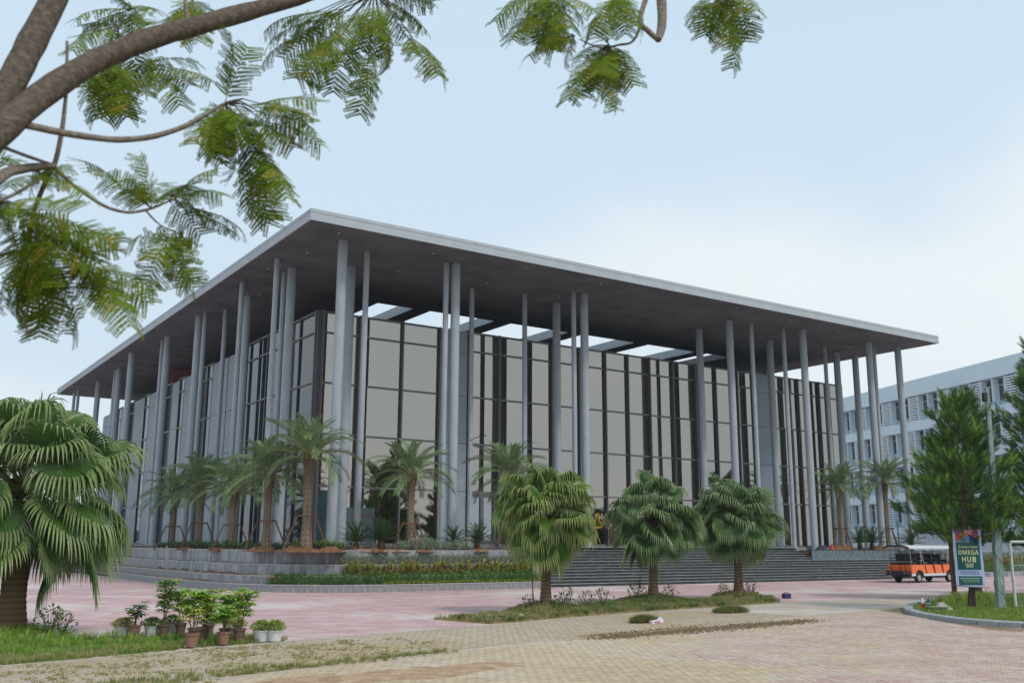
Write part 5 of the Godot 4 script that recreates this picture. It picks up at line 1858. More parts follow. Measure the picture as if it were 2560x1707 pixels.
	for i in n:
		var z0 := -0.78 + 1.56 * i / n
		var z1 := -0.78 + 1.56 * (i + 1) / n
		var y0 := 2.0 - 0.13 * pow(absf(z0) / 0.78, 3.0)
		var y1 := 2.0 - 0.13 * pow(absf(z1) / 0.78, 3.0)
		rf.quad(Vector3(-0.95, y0, z0), Vector3(-0.95, y1, z1), Vector3(3.55, y1, z1), Vector3(3.55, y0, z0))
		rf.quad(Vector3(-0.95, y0 - 0.07, z0), Vector3(3.55, y0 - 0.07, z0), Vector3(3.55, y1 - 0.07, z1), Vector3(-0.95, y1 - 0.07, z1))
		rf.quad(Vector3(3.55, y0 - 0.07, z0), Vector3(3.55, y0, z0), Vector3(3.55, y1, z1), Vector3(3.55, y1 - 0.07, z1))
	for s in [-1, 1]:
		rf.box(Vector3(1.3, 1.835, s * 0.785), Vector3(4.5, 0.075, 0.02))
	part(t, "roof", rf.mesh(), white)
	var tail_edge := MB.new()
	for i in n:
		var z0 := -0.79 + 1.58 * i / n
		var z1 := -0.79 + 1.58 * (i + 1) / n
		var y0 := 2.0 - 0.13 * pow(absf(z0) / 0.79, 3.0)
		var y1 := 2.0 - 0.13 * pow(absf(z1) / 0.79, 3.0)
		tail_edge.quad(Vector3(-0.965, y0 - 0.085, z0), Vector3(-0.965, y1 - 0.085, z1), Vector3(-0.965, y1 + 0.012, z1), Vector3(-0.965, y0 + 0.012, z0))
	part(t, "roof_edge", tail_edge.mesh(), mats.black)
	for s in [-1, 1]:
		for x in [0.25, 2.95]:
			var p := MB.new()
			var lean := 0.22 if x < 1 else 0.06
			p.tube([Vector3(x + lean + 0.1, 0.95, s * 0.67), Vector3(x - 0.06, 1.88, s * 0.7)], [0.024, 0.022], 6)
			p.tube([Vector3(x + lean - 0.22 if x < 1 else x - 0.12, 0.95, s * 0.67), Vector3(x + 0.06, 1.5, s * 0.68), Vector3(x - 0.2, 1.88, s * 0.7)], [0.022, 0.022, 0.022], 6)
			for y in [1.2, 1.4, 1.62]:
				p.tube([Vector3(x - 0.12, y, s * 0.685), Vector3(x + 0.16, y, s * 0.685)], [0.016, 0.016], 5)
			part(t, "post", p.mesh(), grey)
		var g := MB.new()
		g.tube([Vector3(-0.62, 0.98, s * 0.64), Vector3(-0.7, 1.5, s * 0.66), Vector3(-0.76, 1.88, s * 0.68)], [0.02, 0.02, 0.02], 6)
		g.tube([Vector3(1.7, 1.5, s * 0.66), Vector3(1.62, 1.75, s * 0.68), Vector3(1.45, 1.9, s * 0.69)], [0.02, 0.02, 0.02], 6)
		part(t, "grab_rail", g.mesh(), grey)
	var glass := StandardMaterial3D.new()
	glass.transparency = BaseMaterial3D.TRANSPARENCY_ALPHA
	glass.albedo_color = Color(0.8, 0.85, 0.83, 0.15)
	glass.roughness = 0.03
	block(t, "windscreen", glass, Vector3(3.38, 1.55, 0), Vector3(0.012, 0.75, 1.2), Basis(Vector3.BACK, 0.12))
	var wheel := MB.new()
	var ring := []
	var rr := []
	for i in 17:
		var a := TAU * i / 16.0
		ring.append(Vector3(2.98, 1.3, -0.32) + Vector3(0.06 * sin(a), 0.17 * sin(a), 0.17 * cos(a)))
		rr.append(0.014)
	wheel.tube(ring, rr, 6, false)
	wheel.tube([Vector3(2.98, 1.3, -0.32), Vector3(3.15, 1.15, -0.32)], [0.02, 0.02], 6)
	part(t, "steering_wheel", wheel.mesh(), mats.black)
	seated_person()

# ---------- a seated person ----------

func capsule(p: Vector3, a: Vector3, b: Vector3, ra: float, rb: float) -> float:
	var ab := b - a
	var t := clampf((p - a).dot(ab) / maxf(ab.length_squared(), 1e-9), 0, 1)
	return (p - a - ab * t).length() - lerpf(ra, rb, t)

func blend(a: float, b: float, k: float) -> float:
	var h := clampf(0.5 + 0.5 * (b - a) / k, 0, 1)
	return lerpf(b, a, h) - k * h * (1 - h)

func body_field(p: Vector3, bones: Array) -> float:
	var d := 9.0
	for q in bones:
		d = blend(d, capsule(p, q[0], q[1], q[2], q[3]), q[4])
	return d

func nets(b: MB, lo: Vector3, size: Vector3i, cell: float, bones: Array, tint: Callable) -> void:
	# surface nets: one vertex in each crossed cell, one quad round each crossed edge
	var nx := size.x + 1
	var ny := size.y + 1
	var nz := size.z + 1
	var f := PackedFloat32Array()
	f.resize(nx * ny * nz)
	for z in nz:
		for y in ny:
			for x in nx:
				f[(z * ny + y) * nx + x] = body_field(lo + Vector3(x, y, z) * cell, bones)
	var ids := {}
	for z in size.z:
		for y in size.y:
			for x in size.x:
				var sum := Vector3.ZERO
				var n := 0
				for e in [[0, 0, 0, 1, 0, 0], [0, 1, 0, 1, 1, 0], [0, 0, 1, 1, 0, 1], [0, 1, 1, 1, 1, 1], [0, 0, 0, 0, 1, 0], [1, 0, 0, 1, 1, 0], [0, 0, 1, 0, 1, 1], [1, 0, 1, 1, 1, 1], [0, 0, 0, 0, 0, 1], [1, 0, 0, 1, 0, 1], [0, 1, 0, 0, 1, 1], [1, 1, 0, 1, 1, 1]]:
					var fa := f[((z + e[2]) * ny + y + e[1]) * nx + x + e[0]]
					var fb := f[((z + e[5]) * ny + y + e[4]) * nx + x + e[3]]
					if (fa < 0) != (fb < 0):
						sum += Vector3(e[0], e[1], e[2]).lerp(Vector3(e[3], e[4], e[5]), fa / (fa - fb))
						n += 1
				if n:
					var p := lo + (Vector3(x, y, z) + sum / n) * cell
					var h := cell * 0.5
					var g := Vector3(body_field(p + Vector3(h, 0, 0), bones) - body_field(p - Vector3(h, 0, 0), bones), body_field(p + Vector3(0, h, 0), bones) - body_field(p - Vector3(0, h, 0), bones), body_field(p + Vector3(0, 0, h), bones) - body_field(p - Vector3(0, 0, h), bones))
					b.col = tint.call(p)
					ids[Vector3i(x, y, z)] = b.vert(p, g.normalized())
	for z in range(1, size.z):
		for y in range(1, size.y):
			for x in range(1, size.x):
				var f0 := f[(z * ny + y) * nx + x]
				for ax in 3:
					var o := [Vector3i(1, 0, 0), Vector3i(0, 1, 0), Vector3i(0, 0, 1)][ax] as Vector3i
					var f1 := f[((z + o.z) * ny + y + o.y) * nx + x + o.x]
					if (f0 < 0) == (f1 < 0):
						continue
					var s: Vector3i = [Vector3i(0, 1, 0), Vector3i(0, 0, 1), Vector3i(1, 0, 0)][ax]
					var t: Vector3i = [Vector3i(0, 0, 1), Vector3i(1, 0, 0), Vector3i(0, 1, 0)][ax]
					var c := Vector3i(x, y, z)
					var q := [c - s - t, c - t, c, c - s]
					if not (ids.has(q[0]) and ids.has(q[1]) and ids.has(q[2]) and ids.has(q[3])):
						continue
					if f0 < 0:
						b.face(ids[q[0]], ids[q[1]], ids[q[2]])
						b.face(ids[q[0]], ids[q[2]], ids[q[3]])
					else:
						b.face(ids[q[0]], ids[q[2]], ids[q[1]])
						b.face(ids[q[0]], ids[q[3]], ids[q[2]])

func seated_person() -> void:
	# on the driver's bench, facing forward along local +x, hands raised to a paper
	var base := Transform3D(Basis(Vector3.UP, deg_to_rad(36.0)).scaled(Vector3.ONE * 1.1), Vector3(23.96, 0, -60.4))
	var t := thing("person", "person in a pale blue hooded jacket sitting in the cart", "person", base * Vector3(2.5, 0.98, 0.05), deg_to_rad(36.0))
	t.scale = Vector3.ONE * 0.92
	var bones := [
		[Vector3(-0.08, 0.1, 0), Vector3(-0.1, 0.32, 0), 0.15, 0.13, 0.06], [Vector3(-0.1, 0.32, 0), Vector3(-0.06, 0.52, 0), 0.14, 0.12, 0.06],
		[Vector3(-0.06, 0.5, -0.13), Vector3(-0.06, 0.5, 0.13), 0.075, 0.075, 0.06], [Vector3(-0.05, 0.55, 0), Vector3(-0.02, 0.66, 0), 0.055, 0.055, 0.04],
		[Vector3(-0.02, 0.74, 0), Vector3(0.0, 0.8, 0), 0.098, 0.098, 0.03], [Vector3(0.07, 0.73, 0), Vector3(0.10, 0.715, 0), 0.026, 0.02, 0.02]]
	for s in [-1, 1]:
		bones.append([Vector3(-0.06, 0.49, s * 0.18), Vector3(-0.02, 0.24, s * 0.23), 0.058, 0.047, 0.03])
		bones.append([Vector3(-0.02, 0.24, s * 0.23), Vector3(0.22, 0.36, s * 0.1), 0.045, 0.034, 0.02])
		bones.append([Vector3(0.22, 0.36, s * 0.1), Vector3(0.28, 0.4, s * 0.08), 0.034, 0.03, 0.015])
		bones.append([Vector3(-0.06, 0.08, s * 0.09), Vector3(0.36, 0.1, s * 0.11), 0.09, 0.07, 0.04])
		bones.append([Vector3(0.36, 0.1, s * 0.11), Vector3(0.42, -0.34, s * 0.11), 0.062, 0.046, 0.02])
		bones.append([Vector3(0.40, -0.38, s * 0.11), Vector3(0.56, -0.42, s * 0.11), 0.042, 0.036, 0.02])
	var b := MB.new()
	nets(b, Vector3(-0.3, -0.5, -0.34), Vector3i(38, 58, 28), 0.0245, bones, func(p: Vector3) -> Color:
		if p.x > 0.26 and p.y > 0.3:
			return Color(0.45, 0.27, 0.19)
		if p.y > 0.62 and p.x > 0.05 and p.y < 0.79:
			return Color(0.42, 0.25, 0.18)
		if p.y < 0.15:
			return Color(0.035, 0.04, 0.06) if p.y > -0.34 else Color(0.02, 0.02, 0.02)
		return Color(0.42, 0.60, 0.66))
	# fingers round the edges of the paper
	b.col = Color(0.45, 0.27, 0.19)
	for s in [-1, 1]:
		for k in 4:
			var y := 0.43 - k * 0.02
			b.tube([Vector3(0.285, y, s * 0.085), Vector3(0.325, y + 0.012, s * 0.075), Vector3(0.335, y + 0.01, s * (0.05 - 0.004 * k))], [0.0095, 0.009, 0.007], 6)
		b.tube([Vector3(0.28, 0.42, s * 0.06), Vector3(0.31, 0.445, s * 0.05), Vector3(0.318, 0.44, s * 0.036)], [0.011, 0.010, 0.008], 6)
	part(t, "body", b.mesh(), tinted(0.8, 0.0, 0.2))
	var hood := MB.new()
	hood.col = Color(0.42, 0.60, 0.66)
	var prev := []
	for i in 9:
		var a := -1.9 + 3.3 * i / 8.0
		var row := []
		for j in 11:
			var c := TAU * 0.36 * (j - 5) / 5.0
			row.append(Vector3(-0.015, 0.77, 0) + Vector3(-cos(c) * cos(a * 0.55) * 0.125, sin(a) * 0.13 * (0.75 + 0.25 * cos(c)), sin(c) * 0.118 * cos(a * 0.5)))
		if i:
			for j in 10:
				hood.quad(prev[j], prev[j + 1], row[j + 1], row[j])
		prev = row
	part(t, "hood", hood.mesh(), tinted(0.8, 0.0, 0.2))
	var p := thing("paper", "white paper held up by the person in the cart", "paper", t.transform * Vector3(0.33, 0.43, 0), deg_to_rad(36.0))
	var sheet := MB.new()
	for i in 4:
		var z0 := -0.075 + 0.0375 * i
		sheet.box(Vector3(0.004 * sin(i * 1.1), 0, z0 + 0.019), Vector3(0.003, 0.2, 0.0375), Basis(Vector3.BACK, 0.3))
	part(p, "sheet", sheet.mesh(), plain(0.78, 0.78, 0.8, 0.8))

# ---------- kerbed island at the right ----------

func make_right_corner() -> void:
	var rim := [[28.0, -17.8], [22.0, -21.6], [17.0, -25.0], [14.8, -26.45], [13.7, -27.25], [13.0, -28.1], [12.65, -29.2], [12.55, -30.6], [12.72, -32.2], [13.15, -33.75], [13.8, -35.15], [14.6, -36.5], [15.6, -37.9], [17.6, -40.0], [20.0, -42.4], [22.7, -44.4], [30.0, -49.0]]
	var c := Curve2D.new()
	for i in rim.size():
		var p := Vector2(rim[i][0], rim[i][1])
		var a := Vector2(rim[maxi(i - 1, 0)][0], rim[maxi(i - 1, 0)][1])
		var b := Vector2(rim[mini(i + 1, rim.size() - 1)][0], rim[mini(i + 1, rim.size() - 1)][1])
		var d := (b - a).normalized()
		c.add_point(p, -d * p.distance_to(a) * 0.33, d * p.distance_to(b) * 0.33)
	c.bake_interval = 0.05
	var inner := PackedVector2Array()
	var total := c.get_baked_length()
	var n := int(total / 0.4)
	for i in n + 1:
		var s := total * i / n
		var p := c.sample_baked(s)
		var d := (c.sample_baked(minf(s + 0.1, total)) - c.sample_baked(maxf(s - 0.1, 0))).normalized()
		inner.append(p + Vector2(-d.y, d.x) * 0.3)
	inner.append(Vector2(45, -49))
	inner.append(Vector2(45, -17.8))
	var patch := FastNoiseLite.new()
	patch.seed = 18
	patch.frequency = 0.4
	var lift := func(p: Vector2) -> float: return 0.11 + 0.035 * patch.get_noise_2d(p.x, p.y)
	var lawn := top("lawn_island", graded(inner, 0.35, lift), mats.turf, "kerbed lawn with pines, banner and pole at the right", "lawn", "structure")
	var greens := [Color(0.16, 0.27, 0.035), Color(0.33, 0.43, 0.085), Color(0.46, 0.42, 0.18)]
	var near := PackedVector2Array()
	for p in inner:
		if p.x < 24.0:
			near.append(p)
	near.append(Vector2(24, -44))
	near.append(Vector2(24, -21))
	sow(lawn, "grass", near, 11000, tuft(9, 0.09, 0.12, 0.0045, 21), [0.5, 1.2], greens, lift, func(p): return 0.95)
	sow(lawn, "long_grass", near, 900, tuft(11, 0.3, 0.16, 0.006, 22), [0.7, 1.4], greens, lift, func(p): return clampf(1.3 - p.distance_to(Vector2(17.2, -39.2)) / 2.4, 0, 1))
	# kerb stones
	var k := thing("kerb", "curved kerb of grey stones round the lawn island", "kerb", Vector3.ZERO, 0.0, "", "structure")
	var s := 9.0
	while s < total - 12.0:
		var l := 0.62
		var p := c.sample_baked(s + l / 2)
		var d := (c.sample_baked(s + l) - c.sample_baked(s)).normalized()
		var side := Vector2(-d.y, d.x)
		var b := MB.new()
		b.bevel_box(Vector3.ZERO, Vector3(l - 0.022, 0.17, 0.3), 0.025)
		part(k, "kerb_stone", b.mesh(), mats.kerb, Transform3D(Basis(Vector3.UP, -d.angle() + rnd(-0.012, 0.012)) * Basis(Vector3(1, 0, 0), rnd(-0.02, 0.02)), Vector3(p.x + side.x * 0.14, 0.045 + rnd(-0.006, 0.006), p.y + side.y * 0.14)))
		s += l
	banner()
	# leaning square lamp pole bound with wire
	var pole := thing("pole", "leaning grey-green square pole bound with black cable", "pole", Vector3(16.3, 0.08, -33.5))
	var pm := MB.new()
	var topp := Vector3(0.40, 7.5, -0.35)
	var lo := [Vector3(-0.125, 0, -0.125), Vector3(0.125, 0, -0.125), Vector3(0.125, 0, 0.125), Vector3(-0.125, 0, 0.125)]
	for i in 4:
		var a: Vector3 = lo[i]
		var b2: Vector3 = lo[(i + 1) % 4]
		pm.quad(b2, a, topp + a * 0.5, topp + b2 * 0.5)
	pm.quad(topp + lo[3] * 0.5, topp + lo[2] * 0.5, topp + lo[1] * 0.5, topp + lo[0] * 0.5)
	part(pole, "shaft", pm.mesh(), patterned(ramp_image([[91, 0.03, 4, 1.0]], [[0.2, Color(0.17, 0.23, 0.22)], [0.8, Color(0.30, 0.36, 0.35)]], 256), Vector3(1, 0.3, 1), 0.7, 0.4), Transform3D(Basis(), Vector3.ZERO))
	var cable := MB.new()
	var cp := []
	var cr := []
	for i in 60:
		var f := i / 59.0
		var a := f * 19.0
		cp.append(topp * (0.03 + 0.45 * f) + Vector3(cos(a), 0, sin(a)) * (0.18 - 0.06 * f))
		cr.append(0.009)
	cable.tube(cp, cr, 5)
	part(pole, "cable", cable.mesh(), mats.black)
	var fl := MB.new()
	fl.box(topp * 0.975 + Vector3(-0.12, -0.15, 0.05), Vector3(0.12, 0.3, 0.18))
	fl.tube([topp * 0.97, topp * 0.975 + Vector3(-0.12, -0.02, 0.05)], [0.025, 0.02], 6)
	part(pole, "floodlight", fl.mesh(), mats.black)
	var foot := MB.new()
	foot.bevel_box(Vector3(0.02, 0.0, 0), Vector3(0.75, 0.08, 0.6), 0.04)
	part(pole, "concrete_foot", foot.mesh(), mats.slab)
	# white gate frame with wire infill
	var g := thing("gate_frame", "white tubular gate frame with wire panel at the right edge", "gate", Vector3(17.1, 0.1, -34.1), -0.12)
	var fr := MB.new()
	fr.tube([Vector3(0.0, 0, 0), Vector3(0, 2.12, 0), Vector3(0.06, 2.18, 0), Vector3(2.4, 2.18, 0), Vector3(2.46, 2.12, 0), Vector3(2.46, 0, 0)], [0.05, 0.05, 0.05, 0.05, 0.05, 0.05], 10)
	part(g, "frame", fr.mesh(), plain(0.66, 0.67, 0.66, 0.45))
	var infill := MB.new()
	for i in 30:
		infill.tube([Vector3(0.12 + i * 0.078, 0.05, 0.03), Vector3(0.12 + i * 0.078, 2.0, 0.03)], [0.006, 0.006], 4, false)
	for y in [0.06, 0.75, 1.4, 2.0]:
		infill.tube([Vector3(0.05, y, 0.03), Vector3(2.42, y, 0.03)], [0.012, 0.012], 5, false)
	part(g, "wire_panel", infill.mesh(), plain(0.45, 0.5, 0.5, 0.5))
	for i in 3:
		block(g, "sheet", plain(0.50, 0.57, 0.60, 0.6), Vector3(1.05 + i * 0.52, 1.0, -0.02), Vector3(0.5, 1.9, 0.02))
	# two strand wires strung from the pole to the gate
	var wires := thing("wire_strands", "thin wires strung between the pole and the gate frame", "wire", Vector3.ZERO)
	for y in [0.7, 1.0, 1.35, 1.8]:
		var w := MB.new()
		w.tube([Vector3(16.4 + y * 0.05, y, -33.5), Vector3(16.75, y - 0.05, -33.8), Vector3(17.1, y, -34.05)], [0.005, 0.005, 0.005], 4, false)
		part(wires, "wire", w.mesh(), mats.black)
	# scrolled teal lamp standards beyond
	var teal := plain(0.03, 0.14, 0.13, 0.4)
	for q in [[25.3, -52.0, 4.4, "teal scrolled lamp post behind the gate frame"], [31.2, -80.0, 4.2, "teal scrolled post far behind the cycads and the cart"]]:
		var l := thing("lamp_post", q[3], "lamp post", Vector3(q[0], 0, q[1]), -0.4, "teal lamp posts")
		var m := MB.new()
		var h: float = q[2]
		m.tube([Vector3(0, 0, 0), Vector3(0, 0.5, 0), Vector3(0, h, 0)], [0.09, 0.06, 0.05], 10)
		part(l, "post", m.mesh(), teal)
		for s2 in [-1, 1]:
			var sc := MB.new()
			var a := []
			var r := []
			for i in 14:
				var f := i / 13.0
				a.append(Vector3(s2 * (0.05 + 0.75 * sin(f * PI * 0.6)), h * 0.55 + 1.2 * f - 0.25 * sin(f * PI), 0))
				r.append(0.03 - 0.012 * f)
			sc.tube(a, r, 6)
			part(l, "scroll", sc.mesh(), teal)
	# litter on the lawn edge
	var bottle := thing("bottle", "clear plastic bottle of red drink on the lawn edge", "bottle", Vector3(13.4, 0.11, -32.75), 0.3)
	var bm := MB.new()
	bm.lathe([Vector2(0, 0), Vector2(0.05, 0), Vector2(0.055, 0.03), Vector2(0.055, 0.2)], 14)
	part(bottle, "drink", bm.mesh(), plain(0.55, 0.02, 0.03, 0.15))
	var bn := MB.new()
	bn.lathe([Vector2(0.055, 0.2), Vector2(0.052, 0.27), Vector2(0.02, 0.36), Vector2(0.018, 0.39)], 14)
	part(bottle, "neck", bn.mesh(), plain(0.62, 0.66, 0.7, 0.1))
	var bc := MB.new()
	bc.lathe([Vector2(0.021, 0.385), Vector2(0.021, 0.42), Vector2(0, 0.42)], 10)
	part(bottle, "cap", bc.mesh(), plain(0.5, 0.02, 0.02, 0.4))
	var can := thing("flask", "dark flask with pale bands beside the red bottle", "flask", Vector3(13.52, 0.11, -32.6), 0.0)
	var cm := MB.new()
	cm.lathe([Vector2(0, 0), Vector2(0.06, 0), Vector2(0.06, 0.22), Vector2(0.045, 0.27), Vector2(0.045, 0.33), Vector2(0, 0.33)], 14)
	part(can, "body", cm.mesh(), plain(0.04, 0.05, 0.06, 0.3))
	for y in [0.09, 0.18]:
		var bd := MB.new()
		bd.lathe([Vector2(0.061, y), Vector2(0.062, y + 0.04)], 14)
		part(can, "band", bd.mesh(), plain(0.4, 0.45, 0.48, 0.3))
	var sack := top("sack", lump(0.3, 0.2, 0.24, 31, 8, 18, 0.4), plain(0.42, 0.38, 0.36, 0.9), "crumpled grey sack lying on the lawn by the bottles", "sack")
	sack.position = Vector3(13.95, 0.1, -32.5)
	var hose := thing("hose", "coil of pale green hose on the lawn edge by the sack", "hose", Vector3(13.6, 0.13, -32.0))
	var hm := MB.new()
	var hp := []
	var hr := []
	for i in 50:
		var a := i * 0.32
		hp.append(Vector3(cos(a) * (0.2 + 0.004 * i), 0.03 + 0.002 * i, sin(a) * (0.14 + 0.002 * i)))
		hr.append(0.02)
	hm.tube(hp, hr, 6)
	part(hose, "coil", hm.mesh(), plain(0.22, 0.30, 0.14, 0.5))

func letters(parent: Node, called: String, text: String, size: float, mat: Material, at: Vector3, squash := Vector3.ONE, bold := true) -> void:
	var f := SystemFont.new()
	f.font_names = PackedStringArray(["Droid Sans"])
	f.font_weight = 700 if bold else 400
	var m := TextMesh.new()
	m.text = text
	m.font = f
	m.font_size = 64
	m.pixel_size = size / 64.0
	m.depth = 0.004
	m.curve_step = 2.0
	part(parent, called, m, mat, Transform3D(Basis.from_scale(squash), at))

func banner() -> void:
	var t := thing("banner", "hanging vertical banner, dark green with a sunset building picture", "banner", Vector3(15.42, 0.8, -33.6), -0.06)
	var w := 0.94
	var h := 1.88
	# print: white ground, picture on top, green fields below
	var pic := Image.create(188, 376, false, Image.FORMAT_RGB8)
	pic.fill(Color(0.70, 0.74, 0.88))
	var x0 := 17
	var x1 := 171
	for y in range(2, 98):
		for x in range(x0, x1):
			var f := (y - 2) / 96.0
			var c := Color(0.34, 0.20, 0.45).lerp(Color(0.85, 0.30, 0.28), clampf(f * 1.8, 0, 1)).lerp(Color(0.98, 0.72, 0.40), clampf(1.0 - absf(x - 90) / 55.0 - absf(f - 0.25) * 2.2, 0, 1))
			if sin(x * 0.11 + 1.0) + sin(x * 0.05 + y * 0.15) + sin(y * 0.21) > 1.55:
				c = c.lerp(Color(0.92, 0.62, 0.60), 0.7)
			pic.set_pixel(x, y, c)
	for x in range(x0, x1):
		# slanting roof planes, walls and planting of the pictured hall
		var ridge := 22 + absi(x - 92) * (0.62 if x < 92 else 0.55)
		for y in range(int(ridge), 98):
			var d := y - ridge
			var c := Color(0.10, 0.12, 0.30)
			if d > 3:
				c = Color(0.80, 0.42, 0.34) if x < 104 and d < 17 else Color(0.05, 0.13, 0.48)
			if d > 17 and x < 108:
				c = Color(0.12, 0.42, 0.68) if (x / 5) % 3 else Color(0.55, 0.72, 0.85)
			if y > 70 and (x * 7 + y * 3) % 23 < 11:
				c = Color(0.70, 0.52, 0.66) if x < 108 else Color(0.10, 0.42, 0.35)
			if y > 84:
				c = Color(0.03, 0.30, 0.33) if (x / 9) % 2 else Color(0.06, 0.36, 0.30)
			pic.set_pixel(x, y, c)
	pic.fill_rect(Rect2i(x0, 98, x1 - x0, 168), Color(0.03, 0.32, 0.32))
	pic.fill_rect(Rect2i(x0, 306, x1 - x0, 60), Color(0.02, 0.34, 0.36))
	var mat := StandardMaterial3D.new()
	mat.albedo_texture = ImageTexture.create_from_image(pic)
	mat.roughness = 0.5
	var b := MB.new()
	var n := 14
	for i in n:
		for j in 3:
			var q := []
			var tt := []
			for o in [[i, j], [i + 1, j], [i + 1, j + 1], [i, j + 1]]:
				var fy: float = float(o[0]) / n
				var fx: float = o[1] / 3.0
				q.append(Vector3((fx - 0.5) * w, fy * h, 0.0))
				tt.append(Vector2(fx, 1.0 - fy))
			var ids := []
			for k in 4:
				ids.append(b.vert(q[k], Vector3(0, 0, 1), tt[k]))
			b.face(ids[0], ids[3], ids[2])
			b.face(ids[0], ids[2], ids[1])
	part(t, "cloth", b.mesh(), mat)
	var cream := plain(0.72, 0.74, 0.42, 0.6)
	var blue := plain(0.06, 0.08, 0.30, 0.6)
	var lime := plain(0.35, 0.50, 0.14, 0.6)
	var z := 0.006
	letters(t, "lettering", "LÊ KHÁNH THÀNH", 0.088, cream, Vector3(0, 1.3, z), Vector3(0.86, 1.05, 1))
	letters(t, "lettering", "OMEGA", 0.215, cream, Vector3(0, 1.125, z), Vector3(0.88, 1.0, 1))
	letters(t, "lettering", "HUB", 0.25, cream, Vector3(0, 0.895, z), Vector3(0.95, 1.0, 1))
	letters(t, "lettering", "08.09", 0.088, cream, Vector3(0, 0.735, z), Vector3(1.25, 0.9, 1))
	letters(t, "lettering", "2026", 0.088, cream, Vector3(0, 0.665, z), Vector3(1.25, 0.9, 1))
	# the small print is too fine to read: rows of word-long strokes
	var words := [[0.51, blue, 0.6], [0.465, blue, 0.68], [0.42, blue, 0.56], [0.275, plain(0.6, 0.75, 0.8, 0.6), 0.66], [0.22, lime, 0.54], [0.165, lime, 0.46]]
	for q in words:
		var x: float = -q[2] / 2
		while x < q[2] / 2 - 0.03:
			var l := rnd(0.04, 0.1)
			block(t, "print_stroke", q[1], Vector3(x + l / 2, q[0], z), Vector3(l, 0.02, 0.004))
			x += l + 0.025
	block(t, "accent_stroke", cream, Vector3(-0.27, 1.372, z), Vector3(0.035, 0.01, 0.004))
	var r := MB.new()
	r.tube([Vector3(-0.75, h + 0.0, 0.0), Vector3(0.62, h + 0.004, 0)], [0.012, 0.012], 6)
	part(t, "batten", r.mesh(), mats.wood)
	var r2 := MB.new()
	r2.tube([Vector3(-0.6, 0.07, 0.0), Vector3(0, -0.004, 0), Vector3(0.6, -0.03, 0)], [0.011, 0.011, 0.011], 6)
	part(t, "batten", r2.mesh(), mats.wood)

# ---------- small things round the entrance ----------

